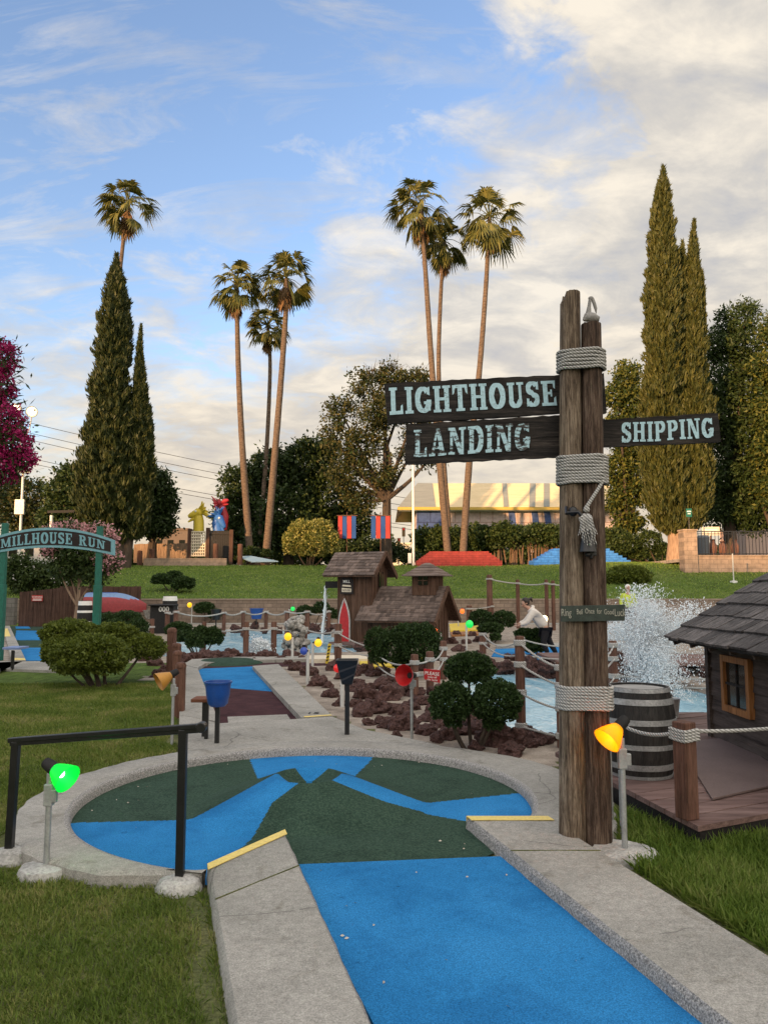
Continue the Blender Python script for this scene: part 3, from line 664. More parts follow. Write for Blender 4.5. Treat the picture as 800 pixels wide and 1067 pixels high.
# ---------------------------------------------------------------- the two-log signpost
SY = 4.98
def make_signpost():
    b = At(609, 874, SY); base = V((b.x, SY, 0)); t = thing('signpost', 'tall weathered two log signpost lashed with rope carrying dark plank name boards', 'signpost', base)
    LB, LT = At(596.5, 872, SY), At(594, 306, SY); RB, RT = At(623, 876, SY-.03), At(615.5, 338, SY-.03)
    def log(B, T, r0, r1, mat, chip):
        m = MB(); seg = 40; H = T.z; n = 60
        for i in range(n+1):
            s = i/n; c = V((B.x, B.y, -.1)).lerp(T, s)-base; r = r0+(r1-r0)*s
            for k in range(seg):
                a = 2*math.pi*k/seg; g = mnoise.noise(V((math.cos(a)*2.5, math.sin(a)*2.5, c.z*.5+B.x*7)))*.008+mnoise.noise(V((math.cos(a)*9, math.sin(a)*9, c.z*.8+B.x*3)))*.0035
                zz = c.z+(chip(a) if i == n else 0)+(mnoise.noise(V((k*1.3, B.x*9, 2)))*.012 if i == n else 0); rr = r+g
                m.v.append((c.x+math.cos(a)*rr, c.y+math.sin(a)*rr, zz))
        for i in range(n):
            for k in range(seg):
                k2 = (k+1) % seg; m.f.append((i*seg+k, i*seg+k2, (i+1)*seg+k2, (i+1)*seg+k)); m.m.append(0)
        m.f.append(tuple(n*seg+k for k in range(seg))); m.m.append(0)
        return m.build('log', mat, t, smooth=True)
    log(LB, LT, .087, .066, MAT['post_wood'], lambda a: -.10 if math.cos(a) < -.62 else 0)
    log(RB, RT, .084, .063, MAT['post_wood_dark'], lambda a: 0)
    def axis(B, T, z): s = (z+.1)/(T.z+.1); return V((B.x, B.y, -.1)).lerp(T, s)
    def coil(y0, y1, n, r=.0105, extra=.006):
        z0 = At(605, y0, SY-.09).z; z1 = At(605, y1, SY-.09).z; m = MB()
        for w in range(n):
            z = z0+(z1-z0)*w/(n-1); a = axis(LB, LT, z); b2 = axis(RB, RT, z); s = z/LT.z
            ra = .086+(.067-.086)*s+r+extra; pts = []
            d = (b2-a); ang = math.atan2(d.y, d.x)
            for k in range(13): q = ang+math.pi/2+math.pi*k/12; pts.append(a+V((math.cos(q)*ra, math.sin(q)*ra, 0)))
            for k in range(13): q = ang-math.pi/2+math.pi*k/12; pts.append(b2+V((math.cos(q)*ra, math.sin(q)*ra, 0)))
            pts = [p-base+V((0, 0, .003*math.sin(i+w))) for i, p in enumerate(pts)]
            m.tube(pts, r, 8, closed=True)
        return m
    rp = []
    for y0, y1, n in ((364, 382, 6), (475, 502, 9), (717, 739, 8)):
        rp.append(coil(y0, y1, n).build('rope_lashing', MAT['rope'], t, smooth=True))
    # hanging knotted and frayed rope end
    m = MB(); F = lambda x, y, d=.11: At(x, y, SY-d)-base
    m.tube([F(630, 497, .10), F(624, 508, .12), F(615, 522, .125), F(610, 530, .125)], [.011, .011, .012, .014], 8)
    m.ball(F(611, 531, .125), .021, sc=(1, .8, 1)); m.ball(F(614, 539, .125), .017)
    rnd = random.Random(4)
    for k in range(24):
        x = 602+rnd.uniform(0, 15); p = [F(610+rnd.uniform(-3, 4), 536, .15)]
        ln = rnd.uniform(14, 36); sp = rnd.uniform(-5, 9)
        for j in range(1, 6): p.append(F(x+sp*j/5+rnd.uniform(-1.2, 1.2), 536+ln*j/5, .185+rnd.uniform(0, .02)))
        m.tube(p, [.0065, .006, .005, .004, .003, .002], 5)
    m.build('frayed_rope_end', MAT['rope'], rp[1], smooth=True)
    m = MB(); m.tube([F(590, 529, .088), F(590, 535, .16), F(602, 533, .17), F(612, 545, .15)], .012, 8); m.ball(F(597, 533, .12), .03, sc=(1, .8, 1.1))
    br = m.build('bracket', MAT['black'], t, smooth=True)
    m = MB(); c = F(612, 575, .125)
    m.lathe([(.0, .20), (.022, .2), (.03, .16), (.038, .08), (.05, .02), (.054, 0), (.048, .004), (.03, .12), (0, .15)], c, seg=20)
    m.ball(c+V((0, 0, -.016)), .016); m.tube([c+V((0, 0, .19)), F(609, 540, .13)], .008, 6)
    m.build('bell', MAT['black'], t, smooth=True)
    m = MB(); m.box(F(617, 572, .088), (.05, .03, .09)); m.tube([F(617, 577, .1), F(616, 582, .1)], .009, 8); m.build('clapper_box', MAT['black'], t, bevel=.004)
    # pelican ornament
    p0 = RT-base; m = MB(); k = .0062
    def Q(x, y): return V((p0.x+(x-614)*k, p0.y-.01, p0.z+(340-y)*k))
    m.tube([Q(606, 336), Q(609, 333), Q(613, 333), Q(617, 333.5), Q(621, 334), Q(623, 332)], [.010, .030, .037, .034, .024, .005], 12)
    m.tube([Q(610, 334), Q(611.3, 328), Q(612.2, 321), Q(613, 315), Q(613.8, 311.5), Q(615.2, 311)], [.030, .019, .0125, .0105, .012, .011], 12)
    m.ball(Q(614.4, 311.6), .0165, sc=(1.15, .85, .9)); m.tube([Q(616.0, 312), Q(617.8, 317.5), Q(619.2, 323), Q(619.6, 328.5)], [.011, .0115, .010, .002], 10)
    m.tube([Q(610.5, 341), Q(611, 336)], .008, 6); m.tube([Q(616, 341), Q(616, 336)], .008, 6)
    pl = m.build('pelican_figure', M_plain('pelican_grey', (.27, .26, .25), .7, var=.25), None, smooth=True); pl.location = base; tag(pl, 'small grey pelican ornament perched on the shorter log of the signpost', 'ornament')
    # boards
    YB = SY+.095
    def board(name, quads, text, tq, mat, lmat, Y, seed, th=.035):
        root = None
        for i, q in enumerate(quads):
            m, nrm = rough_board([At(x, y, Y+(.004*i))-base for x, y in q], th, seed=seed+i)
            o = m.build(name, mat, t if root is None else root)
            if root is None: root = o
            else: o.name = 'plank'
        a, b_, c_, d_ = [At(x, y, Y)-base for x, y in tq]     # tl tr br bl
        def place(s, v, k):
            bo = d_.lerp(c_, s); to = a.lerp(b_, s); w = mnoise.noise(V((s*4, v*.5, seed)))*.006
            return bo.lerp(to, v)+nrm*(.004+k)+V((0, 0, w))
        m = MB(); lettering(m, text, place); m.build('lettering', lmat, root, fix=False)
        return root
    board('name_board', [[(400, 399), (584, 390), (584, 431), (404, 442)]], 'LIGHTHOUSE', [(405, 404.5), (578, 396.5), (580, 422.5), (406, 432.5)], MAT['sign_wood'], MAT['letter'], YB, 3)
    board('name_board', [[(423, 441.5), (584, 432), (584, 455), (423, 464)], [(422, 462.5), (584, 453.5), (584, 476), (422, 484)]], 'LANDING', [(431, 448), (552, 440.5), (552, 469), (431, 476.5)], MAT['sign_wood'], MAT['letter_worn'], YB+.01, 8)
    board('name_board', [[(612, 437.5), (748, 430), (751, 460.5), (612, 466.5)]], 'SHIPPING', [(647, 441), (742, 435.5), (743.5, 456), (647, 461.5)], MAT['sign_wood'], MAT['letter'], YB+.02, 13)
    m, n2 = rough_board([At(x, y, YB+.02)-base for x, y in [(600, 391), (629, 389), (632, 430), (600, 432)]], .03, 8, .02, 5); m.build('board_end', MAT['sign_wood'], t)
    # little green plaque, on the front of the logs
    Yp = SY-.115; q = [At(x, y, Yp)-base for x, y in [(585, 631.5), (651, 630), (651, 647), (585, 648)]]
    m, nrm = rough_board(q, .02, 4, .0005, 2); pm = M_noise('plaque_green', [(.030, .042, .034), (.052, .066, .055)], 6, .6, .1, .003, fine=40, fineamt=.25)
    pq = m.build('plaque', pm, t, bevel=.002)
    lm = M_worn('plaque_letter', (.34, .33, .27), (.045, .058, .048), .44, scale=40)
    mid = [(588, 'Ring'), (602, 'Bell'), (612.5, 'Once'), (622.5, 'for'), (632.5, 'Good'), (645, 'Luck')]
    for x, s in mid:
        u = abs(x-616)/33; big = .062 if s in ('Ring', 'Luck') else .045
        p = At(x+1.6-(1.2 if s == 'Luck' else 0), 636.8+u*2.2, Yp)-base; tq = text_obj('lettering', s, big*.9, lm, pq, p+nrm*.004, (R(90), 0, 0), .0008); tq.scale = (.66, 1.15, 1)
    return t
make_signpost()

# ---------------------------------------------------------------- lamps on poles
def shade(mb, c, d, L, r0, r1, mi=0, seg=22):
    M = rotto(d); mb.lathe([(r0*.5, 0), (r0, .005*L), (r0+(r1-r0)*.35, L*.30), (r0+(r1-r0)*.72, L*.65), (r1, L), (r1*.95, L*.99), (r0+(r1-r0)*.6, L*.6), (r0*.8, L*.1), (0, L*.08)], c, M, seg, mi)
GLOW = {'green': (.005, .60, .085), 'yellow': (.95, .50, .010), 'red': (.55, .012, .012), 'orange': (.9, .12, .015), 'white': (1, .85, .45), 'blue': (.02, .06, .35)}
EM = 1.0
def M_shade(name, col, e):
    m, nt, b = new_mat(name); b.inputs['Base Color'].default_value = (*col, 1); b.inputs['Emission Color'].default_value = (*col, 1); b.inputs['Emission Strength'].default_value = e; b.inputs['Roughness'].default_value = .3
    tr = node(nt, 'ShaderNodeBsdfTranslucent'); tr.inputs[0].default_value = (*col, 1); mx = node(nt, 'ShaderNodeMixShader'); mx.inputs[0].default_value = .6
    nt.links.new(b.outputs[0], mx.inputs[1]); nt.links.new(tr.outputs[0], mx.inputs[2]); nt.links.new(mx.outputs[0], nt.nodes['Material Output'].inputs[0]); return m

for k, s in (('green', .40), ('yellow', .42), ('red', .25), ('orange', .8), ('white', 1.6), ('blue', .10)):
    MAT['glow_'+k] = M_emit('glow_'+k, GLOW[k], s*EM, tuple(x*.8+.01 for x in GLOW[k]))
MAT['shade_amber'] = M_plain('shade_amber', (.42, .20, .03), .4, 0, .4, .1)
MAT['shade_red'] = M_plain('shade_red', (.40, .012, .014), .35, 0, .4, .15)
def big_lamp(base, H, head, d, L, r1, mat, label, disc=.16, square=False, group=None, pole=.017):
    t = thing('lamp_post', label, 'lamp', base)
    m = MB(); rnd = random.Random(int(base[0]*100))
    if disc:
        n = 22; pr = [(disc*1.0, -.05), (disc*1.03, .025), (disc*.96, .05), (disc*.3, .06), (0, .06)]
        m.lathe(pr, seg=n)
        m.v = [(x*(1+.06*mnoise.noise(V((x*14, y*14, 1)))), y*(1+.07*mnoise.noise(V((x*14, y*14, 5)))), z+.012*mnoise.noise(V((x*18, y*18, 2)))) for x, y, z in m.v]
        m.build('footing', MAT['stone_base'], t, smooth=True)
    m = MB(); z0 = .06 if disc else -.05
    m.tube([(0, 0, z0), (0, 0, H)], pole, 14); m.build('pole', MAT['galv'], t, smooth=True)
    m = MB(); m.box((.0, 0, H-.07), (.05, .045, .12)); m.box((.034, -.01, H-.075), (.03, .03, .07)); m.tube([(0, 0, H-.02), (0, 0, H+.05)], .018, 10); m.build('junction_box', MAT['galv'], t, bevel=.004)
    h = V(head); dd = V(d).normalized()
    m = MB(); M = rotto(dd); m.lathe([(0, -.07), (.03, -.07), (.036, -.03), (.036, .02), (.030, .028)], h, M, 18); m.tube([(0, 0, H+.02), (h.x*.5, h.y*.5, H+.05), tuple(h-dd*.03)], .012, 8)
    m.build('socket', MAT['black_matte'], t, smooth=True)
    m = MB(); shade(m, h+dd*.005, dd, L, .034, r1); m.build('lamp_shade', MAT[mat], t, smooth=True)
    if mat.startswith('glow'):
        m = MB(); m.ball(h+dd*L*.52, .022, 10, 8, sc=(1, 1, 1)); m.build('bulb', M_emit('bulb_'+mat, tuple(min(1, x+.25) for x in GLOW[mat[5:]]), 6.0), t, smooth=True)
        ld = bpy.data.lights.new('lamp_light', 'POINT'); ld.energy = .3; ld.color = tuple(x/max(GLOW[mat[5:]]) for x in GLOW[mat[5:]]); ld.shadow_soft_size = .03
        lo = bpy.data.objects.new('lamp_light', ld); COL.objects.link(lo); lo.parent = t; lo.location = h+dd*L*.8
    return t
MAT['glow_shade_green'] = M_shade('glow_shade_green', (.01, .75, .11), .26); MAT['glow_shade_yellow'] = M_shade('glow_shade_yellow', (.95, .47, .012), .30); GLOW['shade_green'] = GLOW['green']; GLOW['shade_yellow'] = GLOW['yellow']
b = G(48, 906, .03); H = At(48, 815, b.y).z
h = At(56, 801, b.y)
big_lamp(V((b.x, b.y, 0)), H, h-V((b.x, b.y, 0)), (.82, -.35, -.40), .115, .083, 'glow_shade_green', 'lit green shade lamp on a stubby grey pole beside the black handrail', .145)
b = G(651, 889, .03); H = At(651, 778, b.y).z; h = At(645, 757, b.y)
big_lamp(V((b.x, b.y, 0)), H, h-V((b.x, b.y, 0)), (-.72, -.35, -.60), .125, .088, 'glow_shade_yellow', 'lit yellow shade lamp on a grey pole next to the two log signpost', .19)
m = MB(); q1, q2 = G(648, 872), G(638, 868)
for q, h1, rr in ((q1, .42, .012), (q2, .66, .010)): m.tube([(q.x-q1.x, q.y-q1.y, -.05), (q.x-q1.x, q.y-q1.y, h1)], rr, 10)
o = m.build('conduit', MAT['galv'], smooth=True); o.location = (q1.x, q1.y, 0); tag(o, 'pair of thin grey conduit pipes standing behind the yellow lamp pole', 'pipe')
b = G(429, 771, .0); H = At(429, 705, b.y).z; h = At(428, 704, b.y-.03)
big_lamp(b, H, h-b, (-.55, -.75, .10), .13, .115, 'shade_red', 'unlit red shade lamp on a grey pole in front of the rope posts', 0, pole=.016)
b = G(179, 778, .0); H = At(179, 712, b.y).z; h = At(179, 703, b.y)
big_lamp(b, H, h-b, (-.75, -.5, -.45), .15, .10, 'shade_amber', 'unlit amber shade lamp on a pole beside the brown fence posts', 0, pole=.015)
# small globe lamps further back
def globe(px, py, yb, r, mat, label, side=0):
    b = G(px+side, yb); c = At(px, py, b.y); k = b.y/800
    t = thing('globe_lamp', label, 'lamp', b); l = c-b
    m = MB(); m.tube([(0, 0, -.03), (0, 0, l.z-.01)], .028, 8); m.build('pole', MAT['pipe'], t, smooth=True)
    m = MB(); m.ball(l, r*k, 14, 8, sc=(1, 1, 1.05)); m.build('globe', MAT[mat], t, smooth=True)
    m = MB(); m.box(l+V((0 if side else 0, .03, r*k*.9)), (.06, .06, .09)); m.tube([(0, 0, l.z-.01), l+V((0, .03, r*k*.8))], .02, 6); m.build('socket', MAT['black_matte'], t)
for a in [(300, 663.5, 689, 3.9, 'glow_yellow', 'yellow globe lamp standing just behind the end of the maroon lane', 4.5),
          (316.5, 678.5, 713, 3.9, 'glow_blue', 'dark blue globe lamp on a white pole beside the lava rocks', 4),
          (331.5, 670, 697, 3.9, 'glow_yellow', 'yellow globe lamp next to the striped yellow post by the pond', -6),
          (351.5, 696.5, 737, 4.2, 'glow_red', 'small red globe lamp behind the black tapered bin', 5),
          (305, 634.5, 655, 2.2, 'glow_green', 'tiny green globe lamp on the far rope fence', -4),
          (453, 658.5, 678, 3.6, 'glow_orange', 'orange globe lamp in front of the mill house gable', 6),
          (489, 650.5, 678, 4.0, 'glow_green', 'green globe lamp on a white pole right of the mill house', -3),
          (481.5, 637, 654, 2.4, 'glow_orange', 'small orange globe lamp low on the block wall beside the mill house', -4),
          (567, 645, 668, 3.6, 'glow_white', 'warm white globe lamp glowing next to the woman in the hoodie', 3),
          (197.5, 630.5, 650, 2.6, 'glow_yellow', 'small yellow lamp glowing behind the white hooped barrel', 2)]: globe(*a)

# ---------------------------------------------------------------- handrail, pail, stool, tapered bin
def make_rail():
    A = G(9, 897, .0); B = G(187, 927, .0); t = thing('handrail', 'black metal handrail on two square posts set in lumpy concrete footings', 'handrail', B)
    at_, bt = At(17, 771, A.y)-B, At(191, 758, B.y)-B
    d = (bt-at_).normalized()
    m = MB(); m.bar(at_-d*.05, bt+d*.14, .042, .028); m.bar(at_-d*.04-V((0, 0, .02)), bt+d*.12-V((0, 0, .02)), .03, .03); m.tube([bt+d*.12+V((0, -.03, -.006)), bt+d*.12+V((0, .03, -.006))], .028, 12)
    m.build('rail', MAT['black'], t, bevel=.004)
    for a, tp in ((A-B, at_), (V((0, 0, 0)), bt)):
        m = MB(); m.bar((a.x, a.y, .02), (tp.x, tp.y, tp.z-.012), .044, .044, up=(0, 1, 0)); m.build('rail_post', MAT['black'], t, bevel=.003)
        m = MB(); m.lathe([(.125, -.05), (.128, .02), (.105, .055), (.05, .072), (0, .074)], (a.x, a.y, 0), seg=20)
        m.v = [(x+.02*mnoise.noise(V((x*9, y*9, z))), y+.02*mnoise.noise(V((y*9, x*9, 4))), z+.01*mnoise.noise(V((x*20, y*20, 2)))) for x, y, z in m.v]
        m.build('footing', MAT['stone_base'], t, smooth=True)
make_rail()
def make_small():
    b = G(226, 774, KT); t = thing('ball_pail', 'blue plastic pail on a slim black post beside the wooden stool', 'pail', b)
    k = b.y/800; z = lambda y: At(226, y, b.y).z-b.z
    m = MB(); m.bar((0, 0, -.02), (0, 0, z(735)), .042, .042, up=(0, 1, 0)); m.build('post', MAT['black'], t)
    m = MB(); z0, z1 = z(736), z(710); h = z1-z0
    m.lathe([(0, z0), (.075, z0), (.1, z0+h*.12), (.118, z0+h*.5), (.128, z0+h*.93), (.140, z0+h*.94), (.140, z1), (.126, z1), (.11, z0+h*.5), (0, z0+h*.2)], seg=28); m.build('bucket', MAT['blue_plastic'], t, smooth=True)
    b = G(211, 769, KT); t = thing('stool', 'small reddish wooden stool seat on black legs behind the handrail', 'stool', b)
    z = lambda y: At(211, y, b.y).z-b.z
    m = MB(); m.box((-.02, .05, z(729.5)), (.19, .24, .035)); m.build('seat', MAT['orange_wood'] if 0 else M_wood('stool_wood', [(.11, .04, .022), (.20, .085, .05)], 'X'), t, bevel=.006)
    for x, y in ((.045, -.03), (-.012, .1)):
        m = MB(); m.bar((x, y, -.02), (x, y, z(731)), .036, .036, up=(0, 1, 0)); m.build('leg', MAT['black'], t)
    b = G(361.5, 765, KT); t = thing('tapered_bin', 'black tapered square bin with diagonal stripes on a thin black post', 'bin', b)
    z = lambda y: At(361, y, b.y).z-b.z
    m = MB(); m.bar((0, 0, -.02), (0, 0, z(712)), .048, .048, up=(0, 1, 0)); m.build('post', MAT['black'], t)
    m = MB(); z0, z1 = z(713), z(687)
    fr = lambda w, zz: [(-w, -w, zz), (w, -w, zz), (w, w, zz), (-w, w, zz)]
    m.add(fr(.055, z0)+fr(.118, z1)+fr(.095, z1)+fr(.06, z0+.05), [(3, 2, 1, 0)]+[(i, (i+1) % 4, 4+(i+1) % 4, 4+i) for i in range(4)]+[(4+i, 4+(i+1) % 4, 8+(i+1) % 4, 8+i) for i in range(4)]+[(8+i, 8+(i+1) % 4, 12+(i+1) % 4, 12+i) for i in range(4)]+[(12, 13, 14, 15)])
    bb = m.build('bin_body', MAT['black'], t, bevel=.006)
    m = MB()
    for s in (.25, .6):
        hh = z1-z0; f = lambda u, q: (u*(.055+.063*q)*.96, -(.055+.063*q)-.004, z0+hh*q)
        m.add([f(-1, s-.12), f(1, s+.14), f(1, s+.22), f(-1, s-.04)], [(0, 1, 2, 3)])
    m.build('stripe', M_plain('dark_grey', (.045, .045, .05), .35), bb)
    # blue topped stool by the far left lane
    b = G(12, 697, .05); t = thing('stool', 'pale blue topped small stool on two dark legs at the far left lane', 'stool', b); z = lambda y: At(12, y, b.y).z-b.z
    m = MB(); m.box((.02, .1, z(675.5)), (.34, .42, .045)); m.build('seat', M_plain('pale_blue_top', (.16, .22, .42), .5), t, bevel=.006)
    for x, y in ((-.02, .05), (.05, -.05)):
        m = MB(); m.bar((x, y, -.02), (x, y, z(678)), .035, .035, up=(0, 1, 0)); m.build('leg', MAT['black'], t)
make_small()

# ---------------------------------------------------------------- deck, barrel, pail, hut
DZ = .165
def make_deck():
    t = thing('deck', 'low maroon painted plank deck with a black skirt under the shingled hut', 'deck', (1.92, 4.86, 0))
    A, B, C_ = V((1.92, 4.86, 0)), V((1.52, 7.25, 0)), V((2.75, 5.26, 0))
    u = (C_-A).normalized(); m = MB(); rnd = random.Random(3)
    P = [V(p+(0,)) for p in [(1.92, 4.86), (1.52, 7.0), (1.75, 7.35), (2.35, 9.25), (6.2, 9.25), (6.2, 6.94)]]
    # planks parallel to the front-right edge, clipped to the outline
    nrm = V((-u.y, u.x, 0)); w = .185; Y = 0
    def clip(poly, a, n_):
        out = []
        for i in range(len(poly)):
            p, q = poly[i], poly[(i+1) % len(poly)]; dp, dq = (p-a).dot(n_), (q-a).dot(n_)
            if dp >= 0: out.append(p)
            if dp*dq < 0: out.append(p.lerp(q, dp/(dp-dq)))
        return out
    for i in range(32):
        a = A+nrm*(i*w+.004); poly = clip(P, a, nrm); poly = clip(poly, A+nrm*((i+1)*w-.006), -nrm) if len(poly) > 2 else poly
        if len(poly) > 2: m.prism([(p.x-A.x, p.y-A.y) for p in poly], DZ-.035, DZ+rnd.uniform(-.003, .003))
    m.build('planks', MAT['deck'], t)
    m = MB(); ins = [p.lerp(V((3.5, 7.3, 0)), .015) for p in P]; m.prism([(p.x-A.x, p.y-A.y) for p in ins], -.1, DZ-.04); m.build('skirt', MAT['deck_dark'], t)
    m = MB(); q = [G(709, 838, DZ), G(800, 820, DZ), G(800, 792, DZ), G(733, 783, DZ)]; q = [G(742, 835, DZ), G(830, 815, DZ), G(760, 770, DZ), G(705, 776, DZ)]
    m.slab([(p.x-A.x, p.y-A.y, DZ+.006) for p in q], (0, 0, .012)); m.build('cover_panel', M_noise('panel_paint', [(.13, .092, .083), (.18, .13, .12)], 2, .7, .1, .004, fine=80, fineamt=.15), t)
    # rope post and rope
    pb = G(716, 853, DZ); k = thing('rope_post', 'square brown post on the deck corner with rope lashed round its head', 'post', pb)
    pt = At(717, 752, pb.y)-pb; m = MB(); m.bar((0, 0, 0), (0, 0, pt.z), .104, .104, up=(u.x, u.y, 0)); m.build('post', MAT['post_brown'], k, bevel=.008)
    m = MB()
    for j in range(4):
        z = pt.z-.05-.019*j; h = .060; ring = [(h, h), (-h, h), (-h, -h), (h, -h)]; pts = []
        for e in range(4):
            a2, b2 = V(ring[e]+(0,)), V(ring[(e+1) % 4]+(0,))
            for q in range(4): pts.append(rotz(math.atan2(u.y, u.x)) @ a2.lerp(b2, q/4)+V((0, 0, z+.004*math.sin(e*2+q))))
        m.tube(pts, .011, 7, closed=True)
    m.build('rope_lashing', MAT['rope'], k, smooth=True)
    e1 = At(652, 758, 5.35)-pb; e2 = V((3.75, 5.9, .72))-pb
    m = MB(); m.tube(sag(e1, V((-.06, 0, pt.z-.07)), .03), .0125, 8); m.tube(sag(V((.06, 0, pt.z-.06)), e2, .05), .0125, 8); m.build('rope', MAT['rope'], k, smooth=True)
    # barrel
    bb = G(667, 806, DZ); kx = bb.y/800; H = At(667, 713, bb.y+.1).z-DZ; t2 = thing('barrel', 'dark stained wooden barrel with pale grey metal hoops on the deck', 'barrel', bb)
    rm, re = .285, .225; n = 18
    pr = [(re+(rm-re)*math.sin(math.pi*(.06+.88*i/n)), H*i/n) for i in range(n+1)]
    m = MB(); m.lathe(pr+[(pr[-1][0]-.02, H), (pr[-1][0]-.022, H-.02)], seg=28, cap=False)
    m.build('staves', MAT['barrel'], t2, smooth=False)
    m = MB(); m.lathe([(.0, H-.015), (.05, H-.015), (pr[-1][0]-.02, H-.016)], seg=28, cap=False); m.build('lid', MAT['barrel_top'], t2)
    for f0, f1 in ((.0, .035), (.10, .165), (.33, .385), (.60, .66), (.82, .885), (.955, 1.0)):
        m = MB(); ra = lambda f: re+(rm-re)*math.sin(math.pi*(.06+.88*f))
        m.lathe([(ra(f0)-.002, H*f0), (ra(f0)+.006, H*f0), (ra(f1)+.006, H*f1), (ra(f1)-.002, H*f1)], seg=36, cap=False); m.build('hoop', MAT['hoop'], t2, smooth=True)
    m = MB()
    for f in (.35, .63, .85):
        for s in range(10): a = s*.63; r_ = ra(f)+.006; m.ball((r_*math.cos(a), r_*math.sin(a), H*f), .006, 6, 4)
    b = G(697, 747, DZ); t3 = MB(); t3.lathe([(0, 0), (.10, 0), (.125, .2), (.132, .21), (.12, .2), (.1, .03), (0, .03)], seg=24); o = t3.build('pail', MAT['galv'], smooth=True); o.location = b; tag(o, 'dull metal pail standing on the deck behind the barrel', 'pail')
make_deck()
def make_hut():
    x0, y1 = 3.22, 7.72; y0 = 4.9; W = 2.7; t = thing('hut', 'small dark board sided hut with a wood shingle roof on the deck', 'hut', (x0, y1, DZ)); ze = 1.12-DZ
    L = y1-y0; m = MB(); nb = 7; bh = ze/nb
    for i in range(nb):   # lapped boards on the near side and the far end
        z = i*bh
        m.add([(-.0, 0, z), (-.0, -L, z), (.02, -L, z+bh), (.02, 0, z+bh), (.12, 0, z), (.12, -L, z), (.12, -L, z+bh), (.12, 0, z+bh)], [(0, 1, 2, 3), (4, 5, 1, 0), (3, 2, 6, 7), (0, 3, 7, 4), (1, 5, 6, 2)])
    m.prism([(.125, 0), (.125, -L), (W, -L), (W, 0)], 0, ze)
    m.slab([(.03, -.06, ze), (W, -.06, ze), (W/2, -.06, ze+.62)], (0, .05, 0)); m.build('wall', MAT['hut_wall'], t)
    m = MB(); m.box((.015, .02, ze/2), (.07, .07, ze)); m.build('corner_post', MAT['hut_wall'], t)
    # roof
    ex, ez = -.33, ze+.0; rx, rz_ = W/2, ez+(W/2+.33)*math.tan(R(31)); ny = .16; m = MB(); rnd = random.Random(6)
    sl = math.hypot(rx-ex, rz_-ez); rows = 9; rl = sl/rows; dirx = V((rx-ex, 0, rz_-ez)).normalized(); nn = V((-dirx.z, 0, dirx.x))
    for sgn in (1, -1):
        for r_ in range(rows):
            yy = .20
            while yy > -L-.3:
                w = rnd.uniform(.12, .26)
                a = V((ex, 0, ez))+dirx*(r_*rl-.03+rnd.uniform(-.012, .012)); th = .02+rnd.uniform(0, .008)
                p = []
                for yq in (yy, yy-w+.014):
                    for dd, h0, h1 in ((0, .012, .012+th), (rl+.08, .002, .012)):
                        for h in (h0, h1):
                            q = a+dirx*dd+nn*(h+.004*(r_ % 2)); q.y = yq; p.append(q)
                if sgn < 0: p = [V((2*rx-q.x, q.y, q.z)) for q in p]
                m.add(p, [(0, 1, 3, 2), (4, 6, 7, 5), (0, 4, 5, 1), (1, 5, 7, 3), (2, 3, 7, 6), (0, 2, 6, 4)]); yy -= w
    rf = m.build('roof', MAT['shingle'], t)
    m = MB()
    for sgn in (1, -1):
        q = [V((ex, .18, ez-.03)), V((rx, .18, rz_-.03)), V((rx, -L-.25, rz_-.03)), V((ex, -L-.25, ez-.03))]
        if sgn < 0: q = [V((2*rx-p.x, p.y, p.z)) for p in q]
        m.slab(q, (0, 0, .025))
    m.build('roof_boards', MAT['deck_dark'], rf)
    m = MB(); y = .12
    while y > -L: m.bar((ex+.03, y, ez-.04), (.3, y, ez+.15), .035, .06); y -= .42
    m.build('rafter_tails', MAT['hut_wall'], rf)
    # window in the near side wall
    c = G(764, 770, 0); zc0, zc1 = .34, .80; ya, yb = -.36, -.86
    yc = (ya+yb)/2; m = MB()
    for yy in (ya, yb): m.box((-.012, yy, (zc0+zc1)/2), (.05, .06, zc1-zc0+.06))
    for zz in (zc0, zc1): m.box((-.013, yc, zz), (.05, abs(yb-ya)-.062, .06))
    wf = m.build('window', MAT['orange_wood'], t, bevel=.003)
    m = MB(); m.box((.0, yc, (zc0+zc1)/2), (.012, abs(yb-ya)-.06, zc1-zc0-.06)); m.build('pane', MAT['glass'], wf)
    m = MB(); m.box((-.010, yc, (zc0+zc1)/2), (.016, .02, zc1-zc0-.06)); m.box((-.011, yc, (zc0+zc1)/2), (.015, abs(yb-ya)-.06, .02)); m.build('glazing_bar', MAT['deck_dark'], wf)
    # driftwood leaning on the wall
    m = MB(); b = G(797, 785, DZ); k = lambda x, y, o_=0: At(x, y, b.y-.02)-b
    m.tube([k(797, 786), k(794, 765), k(793, 748), k(796, 733), k(795, 720), k(791, 710)], [.016, .022, .028, .022, .018, .008], 8); m.tube([k(794, 750), k(799, 735), k(803, 722)], [.018, .016, .008], 8)
    o = m.build('driftwood', M_wood('driftwood', [(.05, .035, .025), (.13, .095, .07)], 'Z'), smooth=True); o.location = b; tag(o, 'crooked driftwood branch leaning against the hut wall', 'driftwood')
make_hut()
